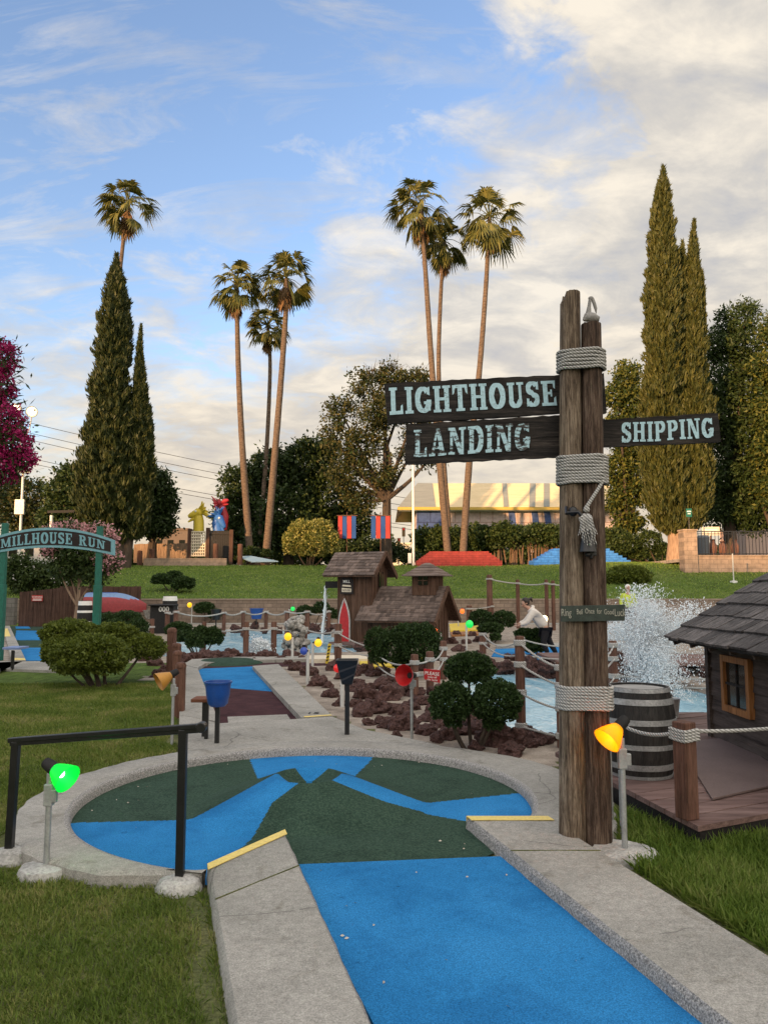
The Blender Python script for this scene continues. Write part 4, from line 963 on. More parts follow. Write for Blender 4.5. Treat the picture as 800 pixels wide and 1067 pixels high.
# ---------------------------------------------------------------- foliage helpers
def unit(a): return a/np.maximum(np.linalg.norm(a, axis=-1, keepdims=True), 1e-9)
def leaves(name, P, D, L, W, mats, parent, mi=None, jit=.6, fold=0, var=.4):
    """one rhombic leaf per point P along direction D (jittered)"""
    n = len(P); D = unit(D+RNG.normal(0, jit, (n, 3))); S = unit(np.cross(D, RNG.normal(0, 1, (n, 3))))
    l = (L*RNG.uniform(1-var, 1+var, n))[:, None]; w = (W*RNG.uniform(1-var, 1+var, n))[:, None]
    v = np.stack([P-D*l*.5, P+S*w*.5-D*l*.05, P+D*l*.5, P-S*w*.5-D*l*.05], 1).reshape(-1, 3)
    i = np.arange(n*4)
    return np_mesh(name, v, 4, i, mats, parent, mi)
def shell(n, c, r, sc=(1, 1, 1), inner=.55, lump=.16, freq=2.6, zcut=None, seed=0):
    """points near the surface of a lumpy ellipsoid, and outward directions"""
    d = unit(RNG.normal(0, 1, (n, 3)))
    if zcut is not None: d[:, 2] = np.where(d[:, 2] < zcut, -d[:, 2]*.5, d[:, 2]); d = unit(d)
    ph = np.array([mnoise.noise(V(q*freq)+V((seed*3.7, seed, 1))) for q in d])
    rr = (inner+(1-inner)*RNG.uniform(0, 1, n)**.5)*(1+lump*ph*2)
    p = d*rr[:, None]*r*np.array(sc)
    return p+np.array(c), d
def limb(m, a, b, r0, r1, bend=.12, n=6, seg=7):
    a = V(a); b = V(b); L = (b-a).length; o = V((random.uniform(-1, 1), random.uniform(-1, 1), random.uniform(-.3, .3)))*L*bend
    m.tube([a.lerp(b, i/n)+o*math.sin(math.pi*i/n) for i in range(n+1)], [r0+(r1-r0)*i/n for i in range(n+1)], seg)
def tree(name, label, cat, base, trunk_h, r0, lobes, nleaf, L, W, mat, barkm='bark', group=None, inner=.45, lump=.22, jit=.8, twigs=0, mats2=None, mixp=0, clump=9):
    """lobes: (x, y, z, r, squash) relative to base; leaves come in small clumps"""
    t = thing(name, label, cat, base, 0, group); m = MB(); top = V((0, 0, trunk_h))
    m.tube([(0, 0, -.3), (random.uniform(-.05, .05), 0, trunk_h*.5), tuple(top)], [r0*1.25, r0*.95, r0*.8], 9)
    for (x, y, z, r, sq) in lobes: limb(m, top, (x, y, z-r*sq*.2), r0*.55, r0*.12)
    for _ in range(twigs):
        x, y, z, r, sq = random.choice(lobes[:3]); q = V((x, y, z+r*sq*.4)); d = V((random.uniform(-1, 1), random.uniform(-1, 1), random.uniform(.4, 1.2))).normalized()
        for j in range(3): limb(m, q, q+d*r*random.uniform(.6, 1.05)+V((random.uniform(-.6, .6), 0, random.uniform(-.4, .4))), r0*.07, r0*.015, .1, 4, 4)
    m.build('trunk', MAT[barkm], t, smooth=True)
    tot = sum(r*r for *_, r, _ in lobes); PP = []; DD = []
    for i, (x, y, z, r, sq) in enumerate(lobes):
        n = max(12, int(nleaf*r*r/tot/clump)); p, d = shell(n, (x, y, z), r, (1, 1, sq), inner, lump, 2.2, seed=i+len(label))
        cr = L*1.5
        p = np.repeat(p, clump, 0)+RNG.normal(0, cr*.55, (n*clump, 3)); PP.append(p); DD.append(np.repeat(d, clump, 0)+np.array([0, 0, -.25]))
    P = np.concatenate(PP); D = np.concatenate(DD); ml = [MAT[mat]]+[MAT[q] for q in (mats2 or [])]
    mi = (RNG.integers(1, len(ml), len(P))*(RNG.uniform(0, 1, len(P)) < mixp)).astype(int) if mats2 else None
    leaves('crown', P, D, L, W, ml, t, mi, jit)
    return t
def PX(Y): return Y/800.0
def lobepx(base, Y, items):
    """lobes from photo blobs: (px, py, radius_px, depth offset m, squash)"""
    out = []
    for px, py, rp, dy, sq in items:
        c = At(px, py, Y+dy); out.append((c.x-base[0], c.y-base[1], c.z-base[2], rp*PX(Y+dy), sq))
    return out
def gbase(px, Y):
    x = At(px, 600, Y).x; return V((x, Y, ground_z(x, Y)))

# ---------------------------------------------------------------- clipped shrubs
def shrub(px, yb, heads, label, n, L=.034, W=.02, mat='topiary', name='shrub', cat='shrub', Y=None, trunk=True, group=None, stems=None, lump=.12, yoff=0):
    b = G(px, yb) if Y is None else gbase(px, Y); k = PX(b.y); t = thing(name, label, cat, b, 0, group)
    hs = lobepx(b, b.y, heads); m = MB()
    for (x, y, z, r, sq) in hs: limb(m, (x*.25, y*.3, -.06), (x, y, z-r*sq*.35), .022*max(1, r/.3), .012*max(1, r/.3), .1)
    m.build('trunk', MAT['bark'], t, smooth=True)
    tot = sum(r*r*(.4+.6*sq) for *_, r, sq in hs)
    for i, (x, y, z, r, sq) in enumerate(hs):
        nn = int(n*r*r*(.4+.6*sq)/tot); p, d = shell(nn, (x, y, z), r, (1, 1, sq), .55, lump, 3.2, zcut=-.75, seed=i+px)
        leaves('crown', p, d+np.array([0, 0, .3]), L*1.2, W*1.3, MAT[mat], t, None, .75)
    return t
shrub(492, 779, [(489, 698, 25.5, .1, .70), (470, 733, 22.5, -.1, .92), (517, 732, 26, -.15, .86), (472, 750, 10, -.1, 1.0), (514, 751, 11.5, -.15, 1.0)], 'dark clipped topiary with three heads growing among the lava rocks', 26000, .026, .016)
shrub(418, 706, [(395, 684, 11, .2, .9), (420, 690, 12, .1, .7), (440, 686, 10, .1, .8), (392, 668, 13, .3, 1.1), (436, 672, 24, 0, .95), (408, 676, 20, .1, 1.0), (424, 664, 16, .1, .9), (445, 662, 12, 0, .9)], 'wide dark evergreen shrub with bare twisted stems in front of the mill house', 26000, .036, .022)
shrub(107, 717, [(74, 660, 30, .7, .48), (95, 684, 40, 0, .58), (72, 680, 26, .3, .65), (148, 675, 24, .9, .62), (118, 662, 26, .9, .5), (60, 676, 16, .3, .8)], 'large yellow green cloud clipped bush on the left lawn', 42000, .045, .026, 'bush_yellow', lump=.10)
shrub(207, 681, [(209, 659, 9, 0, .75), (193, 664, 9.5, 0, .7), (203, 668, 10, -.3, .9), (222, 664, 10.5, 0, 1.0), (186, 656, 14, .6, .55)], 'dark clumped topiary at the left corner of the pond', 12000, .055, .034)
shrub(125, 668, [(112, 649, 14, 0, .75), (133, 648, 16, 0, .75), (120, 657, 16, -.4, .8), (143, 655, 12, -.4, .9), (104, 655, 12, .2, .9)], 'low dark clipped hedge bush below the upturned red boat', 12000, .055, .034)
shrub(213, 650, [(213, 634, 11, 0, .6), (224, 640, 7, 0, .8)], 'low dome clipped shrub against the block wall above the pond', 5000, .07, .045)
shrub(326, 652, [(318, 637, 9, 0, .7), (335, 634, 9, 0, .8), (345, 640, 8, 0, .8)], 'dark shrub against the block wall left of the mill house', 5000, .07, .045)
shrub(513, 668, [(501, 645, 12.5, 0, .75), (524, 646, 13, 0, .75), (511, 655, 14, -.6, .45), (516, 664, 6, -1.2, .8)], 'pair of dark rounded shrubs at the wall beside the tall posts', 9000, .055, .034)
shrub(556, 683, [(547, 661, 11, 0, .55), (562, 660, 10, 0, .55), (556, 672, 11, 0, .95)], 'dark flat topped shrub in front of the woman in the hoodie', 9000, .05, .03)
shrub(179, 0, [(169, 604, 11.5, 0, .55), (191, 608, 12, -.6, .62), (182, 599, 8, .4, .5)], 'three tiered bonsai style shrub on the left slope', 8000, .10, .055, Y=41)
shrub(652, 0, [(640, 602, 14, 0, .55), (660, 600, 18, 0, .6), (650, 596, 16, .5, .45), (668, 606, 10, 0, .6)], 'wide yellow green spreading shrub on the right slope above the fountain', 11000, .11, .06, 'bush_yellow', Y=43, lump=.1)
shrub(322, 0, [(308, 566, 14, 0, 1.2), (326, 568, 17, -.2, 1.0), (342, 566, 13, .3, 1.2), (314, 554, 14, 0, .9), (334, 553, 14, .3, .9), (324, 552, 12, 0, .8)], 'big rounded variegated shrub with pale yellow leaf tips on the crest', 15000, .17, .09, 'variegated', Y=57, lump=.1)
shrub(690, 0, [(676, 566, 15, 0, .9), (652, 568, 14, 0, .8), (690, 574, 10, 0, .8), (640, 574, 12, .4, .8), (664, 578, 12, .4, .6)], 'loose dull green bush at the foot of the tall right cypress', 6000, .18, .10, 'mid_leaf', Y=59, lump=.15)
shrub(262, 0, [(240, 574, 10, 0, .6), (262, 576, 10, 0, .7), (277, 577, 7, 0, .7)], 'low bush at the feet of the left palms', 2500, .16, .1, 'dark_leaf', Y=59)

# ---------------------------------------------------------------- lava rocks
ROCKS = []
for v in range(6):
    bm = bmesh.new(); bmesh.ops.create_icosphere(bm, subdivisions=4, radius=1)
    for q in bm.verts:
        p = q.co.copy(); a = mnoise.noise(p*1.1+V((v*9, 1, 2))); b_ = mnoise.noise(p*2.6+V((v*5, 7, 2))); c_ = mnoise.noise(p*7+V((v*2, 3, 9))); d_ = mnoise.noise(p*15+V((v*2, 8, 9)))
        q.co = p*(1+.50*a+.34*b_+.10*c_+.03*d_); q.co.z *= .78
    me = bpy.data.meshes.new('lava_rock'); bm.to_mesh(me); bm.free(); me.materials.append(MAT['rock']); me.polygons.foreach_set('use_smooth', [True]*len(me.polygons)); me.set_sharp_from_angle(angle=R(30)); ROCKS.append(me)
RG = [
 ('dark maroon lava rock beside the concrete edge of the number 15 lane', 'lava rocks along the lane edge', [(308, 700, 18), (322, 705, 20), (331, 716, 22), (341, 718, 14), (349, 700, 18), (355, 709, 15), (345, 728, 19), (353, 737, 16), (362, 720, 18), (300, 694, 12), (314, 690, 14)]),
 ('dark maroon lava rock in the gravel bed between tapered bin and rope posts', 'lava rocks in the gravel bed', [(378, 703, 22), (388, 706, 18), (372, 722, 20), (382, 730, 26), (398, 719, 24), (392, 744, 26), (377, 748, 24), (371, 738, 18), (384, 757, 14), (405, 731, 30), (401, 742, 22), (418, 726, 26), (426, 716, 22), (416, 747, 22), (410, 743, 18), (367, 706, 16), (398, 703, 18), (409, 712, 18), (440, 700, 20), (431, 700, 16), (395, 756, 14), (405, 755, 16), (374, 714, 14)]),
 ('dark maroon lava rock below the red unlit lamp at the front of the gravel bed', 'lava rocks at the front of the bed', [(428, 741, 20), (440, 736, 24), (420, 762, 38), (400, 760, 16), (444, 767, 26), (446, 753, 22), (453, 743, 18), (466, 772, 26), (458, 759, 20), (479, 767, 22), (455, 726, 20), (433, 727, 18), (463, 748, 18), (412, 770, 14), (455, 775, 16)]),
 ('brown black lava rock around the stems of the three headed topiary', 'lava rocks round the topiary', [(500, 767, 26), (519, 778, 42), (539, 779, 30), (533, 789, 34), (492, 752, 24), (484, 757, 18), (508, 757, 18), (476, 745, 18), (548, 765, 20), (497, 783, 20)]),
 ('dark rock at the water edge just left of the two log signpost', 'rocks at the near pond edge', [(562, 777, 26), (574, 774, 18), (553, 780, 16)]),
 ('dark lava boulder in a row along the front of the left pond', 'boulders along the front of the left pond', [(165, 707, 20), (178, 707, 16), (160, 695, 16), (172, 701, 20), (190, 691, 18), (200, 690, 22), (213, 689, 20), (226, 688, 18), (241, 688, 22), (278, 689, 28), (258, 689, 20), (303, 688, 18), (150, 690, 16), (183, 697, 14), (234, 690, 14), (266, 691, 12), (292, 690, 12)]),
 ('small dark lava rock under the far rope fence of the left pond', 'lava rocks along the back of the left pond', [(230, 660, 10), (245, 658, 13), (265, 655, 11), (290, 659, 13), (327, 658, 16), (345, 657, 12), (255, 663, 10), (275, 659, 9), (310, 657, 12), (218, 662, 10), (338, 660, 12)]),
 ('dark lava rock around the blue lane near the woman in the hoodie', 'lava rocks round the small blue lane', [(527, 699, 20), (512, 698, 18), (556, 702, 24), (573, 703, 28), (500, 686, 14), (540, 690, 14), (590, 702, 26), (530, 688, 12), (570, 694, 18), (478, 680, 14), (486, 672, 12), (470, 672, 14), (500, 670, 12), (492, 664, 10), (476, 664, 10), (507, 677, 12), (384, 680, 14), (374, 677, 12), (398, 680, 12), (462, 690, 16), (455, 683, 14)]),
]
rr = random.Random(5)
for lab, grp, items in RG:
    for px, y, w in items:
        b = G(px, y-1); s = w*PX(b.y)*.47*rr.uniform(.8, 1.1)
        o = bpy.data.objects.new('lava_rock', ROCKS[rr.randrange(6)]); COL.objects.link(o)
        o.location = (b.x, b.y+s*.55, s*.18 if not in_poly(POND_L, b.x, b.y+s*.5) else s*.1); o.rotation_euler = (rr.uniform(-.4, .4), rr.uniform(-.4, .4), rr.uniform(0, 6.3)); o.scale = (s*rr.uniform(.9, 1.1), s*rr.uniform(.85, 1.1), s*rr.uniform(.85, 1.15))
        tag(o, lab, 'rock', grp)

# ---------------------------------------------------------------- rope fences
def fence(label, posts, ropes, w=None, mat='post_brown', rope_r=.02, group=None, name='rope_fence', lash=False):
    """posts: (px, y_top, y_base, width_px); ropes: fractions of height with sag"""
    B = [G(p[0], p[2]) for p in posts]; base = B[0]; t = thing(name, label, 'fence', base, 0, group); tops = []
    for p, b in zip(posts, B):
        H = At(p[0], p[1], b.y).z; ww = p[3]*PX(b.y); m = MB()
        m.lathe([(ww*.5, -.25), (ww*.5, H*.97), (ww*.44, H), (0, H+ww*.05)], b-base, seg=12); m.build('post', MAT[mat], t, smooth=True); tops.append((b-base, H, ww))
    for fr, sg in ropes:
        for (b0, h0, w0), (b1, h1, w1) in zip(tops[:-1], tops[1:]):
            d = (b1-b0); d.z = 0; d.normalize(); m = MB()
            m.tube(sag(b0+V((0, 0, h0*fr))-V((0, w0*.5, 0)), b1+V((0, 0, h1*fr))-V((0, w1*.5, 0)), sg*(b1-b0).length), rope_r, 6); m.build('rope', MAT['rope'], t, smooth=True)
        for (b0, h0, w0) in tops:
            m = MB(); n = 10; m.lathe([(w0*.5, -.03), (w0*.5+rope_r*1.2, -.02), (w0*.5+rope_r*1.2, .03), (w0*.5, .04)], b0+V((0, 0, h0*fr)), seg=12, cap=False); m.build('rope_turn', MAT['rope'], t, smooth=True)
    return t
fence('brown post and rope fence along the near side of the left pond', [(212, 648, 680, 5), (256, 648, 682, 6), (285, 648, 681, 6), (316.5, 648, 679, 7), (352, 650, 684, 8)], [(.78, .05)], rope_r=.022)
fence('brown post and rope fence along the far side of the left pond', [(174, 637, 661, 5), (183, 636, 662, 5), (233, 637, 660, 4), (253, 636, 658, 4), (277, 636, 656, 4), (299, 636, 658, 5), (320, 636, 658, 5), (342, 636, 656, 5)], [(.93, .07)], rope_r=.028)
fence('short brown rope post pair in front of the dark hedge', [(143.5, 643, 662, 6), (158, 645, 664, 5)], [(.55, .2)], rope_r=.022)
fence('brown post and double rope fence with the red sign in the gravel bed', [(352, 650, 697, 7), (386, 668, 700, 6), (432, 682, 726, 8), (448, 679, 722, 8), (462, 668, 708, 7)], [(.80, .04), (.52, .05)], rope_r=.014)
fence('tall brown post rope fence along the near edge of the right pond', [(543, 663, 771, 10), (585, 690, 779, 9), (640, 668, 735, 9)], [(.93, .06), (.72, .03), (.45, .04), (.13, .01)], rope_r=.012)
fence('rope fence on thinner posts between the mill house and the blue lane', [(503, 660, 681, 7), (543, 664, 700, 6.5), (600, 672, 702, 6)], [(.95, .05), (.5, .03)], rope_r=.016)
fence('tall brown rope posts standing against the block wall', [(510.5, 599, 655, 6), (540, 604, 655, 4), (570, 604, 657, 4), (577, 605, 657, 4), (590, 606, 657, 4)], [(.92, .03)], rope_r=.03)
fence('short brown posts with a low rope in front of the block wall', [(489, 631, 655, 6), (512, 628, 655, 5)], [(.85, .03)], rope_r=.025)
def newel(posts, label):
    B = [G(p[0], p[2]) for p in posts]; t = thing('newel_fence', label, 'fence', B[0])
    for p, b in zip(posts, B):
        H = At(p[0], p[1], b.y).z; w = p[3]*PX(b.y); m = MB(); q = b-B[0]
        m.box((q.x, q.y, H*.46-.1), (w, w, H*.92+.2)); pt = m.build('post', MAT['post_brown'], t, bevel=.01)
        m = MB(); m.lathe([(w*.62, H*.9), (w*.64, H*.94), (w*.5, H*.985), (w*.2, H), (0, H)], q, seg=14); m.build('post_cap', MAT['post_brown'], pt, smooth=True)
newel([(187, 690, 748, 9), (184, 678, 722, 8), (183, 670, 712, 8), (178, 654, 704, 8)], 'row of dark brown square posts with domed caps running back along the lane')
# yellow and black striped marker post
b = G(340.5, 692); H = At(340.5, 671, b.y).z; m = MB(); m.bar((0, 0, 0), (.06, 0, H), .07, .03, up=(0, 1, 0)); t = thing('marker_post', 'leaning yellow post with dark stripes beside the pond', 'post', b); m.build('post', MAT['yellow'], t)
m = MB()
for i in range(5): z = H*(.15+.17*i); m.bar((.06*z/H-.02, -.019, z), (.06*z/H+.02, -.019, z+.03), .004, .03)
m.build('stripe', MAT['black'], t)
# red PLEASE sign
q = [At(441.5, 697, 10.35), At(458.5, 698.5, 10.35), At(458.5, 712, 10.35), At(442, 708, 10.35)]
t = MB(); b = q[3]; t.slab([tuple(p-b) for p in q], (0, .02, 0)); o = t.build('warning_sign', M_plain('sign_red', (.38, .012, .016), .5)); o.location = b
tag(o, 'small tilted red sign reading PLEASE in white hung on the rope fence', 'sign')
c = (q[0]+q[1])/2-b; text_obj('lettering', 'PLEASE', .062, MAT['white'], o, (c.x, -.004, c.z-.055), (R(90), 0, 0), .001); 
oo = o.children[0]; oo.rotation_euler = (R(90), R(6), 0)
for i, (s, dz, sz) in enumerate((('keep off', -.10, .036), ('the rocks', -.135, .036))):
    qq = text_obj('lettering', s, sz, MAT['white'], o, (c.x+.003, -.004, c.z+dz), (R(90), R(6), 0), .001)

# ---------------------------------------------------------------- mill house
def make_mill():
    Y = 23.3; k = PX(Y); b = At(372, 670, Y); b = V((b.x, Y, 0)); ang = -R(24); t = thing('mill_house', 'miniature brown board mill house with tower, cupola and red pointed door', 'building', b, ang)
    rnd = random.Random(2)
    ZT = At(352, 592, Y).z; ZTR = At(355, 575, Y).z; ZW = At(400, 637, Y).z; ZWR = At(400, 611.5, Y).z
    # local frame: x along the front to the right, y to the back
    tx0, tx1, ty0, ty1 = -.62, .52, -.10, 1.05
    def boards(m, x0, x1, y0, y1, z0, z1, w=.2):
        m.prism([(x0, y0), (x1, y0), (x1, y1), (x0, y1)], z0, z1)
        x = x0+.03
        while x < x1-.02: m.box((x, y0-.012, (z0+z1)/2), (.022, .02, z1-z0-.01)); x += w
        y = y0+.03
        while y < y1-.02: m.box((x1+.012, y, (z0+z1)/2), (.02, .022, z1-z0-.01)); y += w
    m = MB(); boards(m, tx0, tx1, ty0, ty1, -.05, ZT+.02); m.slab([(tx1+.001, ty0, ZT), (tx1+.001, ty1, ZT), (tx1+.001, (ty0+ty1)/2, ZTR-.04)], (-.05, 0, 0)); m.build('tower_wall', MAT['mill_wall'], t)
    wx0, wx1, wy0, wy1 = .53, 2.42, -.25, 1.35
    m = MB(); boards(m, wx0, wx1, wy0, wy1, -.05, ZW+.05, .24); m.slab([(wx1+.001, wy0, ZW), (wx1+.001, wy1, ZW), (wx1+.001, (wy0+wy1)/2, ZWR-.04)], (-.05, 0, 0)); m.build('wing_wall', MAT['mill_wall'], t)
    def gable(x0, x1, y0, y1, ze, zr, oh, rows, nm):
        ym = (y0+y1)/2; m = MB(); sl = (zr-ze)/(ym-y0); ye = y0-oh; zz = ze-oh*sl
        for sgn in (1, -1):
            for r_ in range(rows):
                f0 = r_/rows; f1 = (r_+1.25)/rows; x = x0
                while x < x1:
                    w = min(rnd.uniform(.08, .19), x1-x); j = rnd.uniform(-.014, .014); lift = .012+rnd.uniform(0, .014)
                    ya, za = ye+(ym-ye)*f0-abs(j), zz+(zr-zz)*f0; yb_, zb_ = ye+(ym-ye)*min(f1, 1), zz+(zr-zz)*min(f1, 1)
                    p = [(x, ya, za+.02), (x+w-.008, ya, za+.02), (x+w-.008, ya, za+.02+lift+.012), (x, ya, za+.02+lift+.012), (x, yb_, zb_+.006), (x+w-.008, yb_, zb_+.006), (x+w-.008, yb_, zb_+.022), (x, yb_, zb_+.022)]
                    if sgn < 0: p = [(a, 2*ym-b_, c) for a, b_, c in p]
                    m.add(p, [(0, 1, 2, 3), (4, 7, 6, 5), (0, 3, 7, 4), (1, 5, 6, 2), (3, 2, 6, 7), (0, 4, 5, 1)]); x += w
        rf = m.build(nm, MAT['mill_shingle'], t)
        m = MB()
        for sgn in (1, -1):
            q = [(x0+.02, ye+.02, zz-.03), (x1-.02, ye+.02, zz-.03), (x1-.02, ym, zr-.03), (x0+.02, ym, zr-.03)]
            if sgn < 0: q = [(a, 2*ym-b_, c) for a, b_, c in q]
            m.slab(q, (0, 0, .035))
            e = [V((x1-.02, ye, zz-.03)), V((x1-.02, ym, zr-.02))]
            if sgn < 0: e = [V((p.x, 2*ym-p.y, p.z)) for p in e]
            m.bar(e[0], e[1], .05, .13)
        m.build('bargeboard', MAT['mill_wall'], rf); return rf
    gable(tx0-.38, tx1+.24, ty0, ty1, ZT, ZTR, .28, 8, 'tower_roof')
    gable(wx0-.34, wx1+.30, wy0, wy1, ZW, ZWR, .30, 9, 'wing_roof')
    # cupola
    ccx, ccy, cw = 2.06, (wy0+wy1)/2, .36; zc0, zc1 = ZWR-.25, At(448, 599, Y).z
    m = MB(); boards(m, ccx-cw, ccx+cw, ccy-cw, ccy+cw, zc0, zc1, .18); cu = m.build('cupola', MAT['mill_wall'], t)
    m = MB(); e = cw+.24; zt = At(448, 587, Y).z
    for s in range(5):
        f0, f1 = s/5, (s+1.2)/5; w0, w1 = e*(1-f0*.92), e*(1-min(f1, 1)*.92); z0, z1 = zc1-.05+(zt-zc1+.05)*f0, zc1-.05+(zt-zc1+.05)*min(f1, 1)
        m.add([(ccx+a*w0, ccy+b_*w0, z0+.025) for a, b_ in ((-1, -1), (1, -1), (1, 1), (-1, 1))]+[(ccx+a*w1, ccy+b_*w1, z1) for a, b_ in ((-1, -1), (1, -1), (1, 1), (-1, 1))]+[(ccx+a*w0, ccy+b_*w0, z0) for a, b_ in ((-1, -1), (1, -1), (1, 1), (-1, 1))], [(0, 1, 5, 4), (1, 2, 6, 5), (2, 3, 7, 6), (3, 0, 4, 7), (8, 9, 1, 0), (9, 10, 2, 1), (10, 11, 3, 2), (11, 8, 0, 3), (4, 5, 6, 7), (11, 10, 9, 8)])
    m.build('cupola_roof', MAT['mill_shingle'], cu)
    m = MB(); m.box((ccx, ccy-cw-.02, (zc0+.25+zc1)/2), (.3, .03, .26)); w_ = m.build('window', MAT['glass'], cu); m = MB(); m.box((ccx, ccy-cw-.038, (zc0+.25+zc1)/2), (.03, .02, .26)); m.box((ccx, ccy-cw-.038, (zc0+.25+zc1)/2), (.3, .018, .025)); m.build('glazing_bar', MAT['mill_wall'], w_)
    m = MB(); m.box((tx1+.02, .55, ZT-.35), (.03, .3, .46)); w_ = m.build('window', MAT['glass'], t); m = MB(); m.box((tx1+.04, .55, ZT-.35), (.02, .03, .46)); m.build('glazing_bar', MAT['mill_wall'], w_)
    # pointed red door and its pale trim
    def arch(w, h, n=9): 
        L = [(-w, 0)]+[(-w*(1-(i/n)**1.7), h*.45+h*.55*i/n) for i in range(n)]+[(0, h)]
        return L+[(-x, z) for x, z in L[::-1][1:]]
    dx = -.36; dz0 = .06; dh = At(359, 624, Y).z-.06
    m = MB(); m.slab([(dx+x, ty0-.035, dz0+z) for x, z in arch(.16, dh-.03)], (0, -.02, 0)); d = m.build('door', MAT['red'], t)
    m = MB(); A = arch(.18, dh)
    m.tube([(dx+x, ty0-.04, dz0+z) for x, z in A], .028, 6); m.build('door_trim', M_plain('trim_grey', (.45, .42, .40), .7, var=.3), d)
    # painted sign board
    sx = -.27; sz0, sz1 = At(360, 619, Y).z, At(360, 602, Y).z
    m = MB(); m.slab([(sx+x*.22, ty0-.05, z) for x, z in [(-1, sz0), (1, sz0), (1, sz1-.08), (.6, sz1), (-.6, sz1), (-1, sz1-.08)]], (0, -.03, 0)); s = m.build('sign_board', MAT['sign_brown'], t)
    m = MB(); m.slab([(sx+x*.16, ty0-.083, sz0+.06+z*(sz1-sz0-.16)) for x, z in [(-1, 0), (1, 0), (1, .3), (-1, .38)]], (0, -.004, 0)); m.slab([(sx+x*.15, ty0-.083, sz0+.06+z*(sz1-sz0-.16)) for x, z in [(-1, .52), (1, .46), (.9, .62), (-.9, .66)]], (0, -.004, 0)); m.build('sign_panel', MAT['cream'], s)
    text_obj('lettering', 'MILL', .12, MAT['white'], s, (sx, ty0-.084, sz1-.12), (R(90), 0, 0)); text_obj('lettering', 'HOUSE', .085, MAT['sign_brown'], s, (sx, ty0-.09, sz0+.11), (R(90), 0, 0))
    # dock sill
    m = MB(); m.box((-.1, ty0-.28, .03), (1.1, .4, .08)); m.build('step', MAT['deck'], t)
    # wooden water flume at the left
    fz = At(344, 611, Y).z; m = MB(); m.box((tx0-.30, .35, fz), (.62, .22, .10)); m.box((tx0-.30, .25, fz+.10), (.62, .03, .12)); m.box((tx0-.30, .45, fz+.10), (.62, .03, .12)); m.build('flume', MAT['deck_dark'], t)
    M_ = Matrix.Rotation(ang, 3, 'Z'); e = M_ @ V((tx0-.62, .35, fz+.03))+b
    m = MB(); pts = []
    for i in range(14): s = i/13; pts.append((-.10*s-.02*math.sin(9*s), -.05*s, -(fz+.05)*s*s*.55-(fz+.05)*.45*s))
    rd = random.Random(1)
    m.tube(pts, [.045+.012*math.sin(i*1.9) for i in range(14)], 8)
    for _ in range(70): s = rd.uniform(.1, 1); m.ball((-.10*s+rd.gauss(0, .06), rd.gauss(0, .06), -(fz+.05)*s), rd.uniform(.008, .02), 5, 4)
    o = m.build('water_jet', MAT['stream'], smooth=True); o.location = e; tag(o, 'thin white stream of water pouring from the wooden flume of the mill house', 'water')
make_mill()
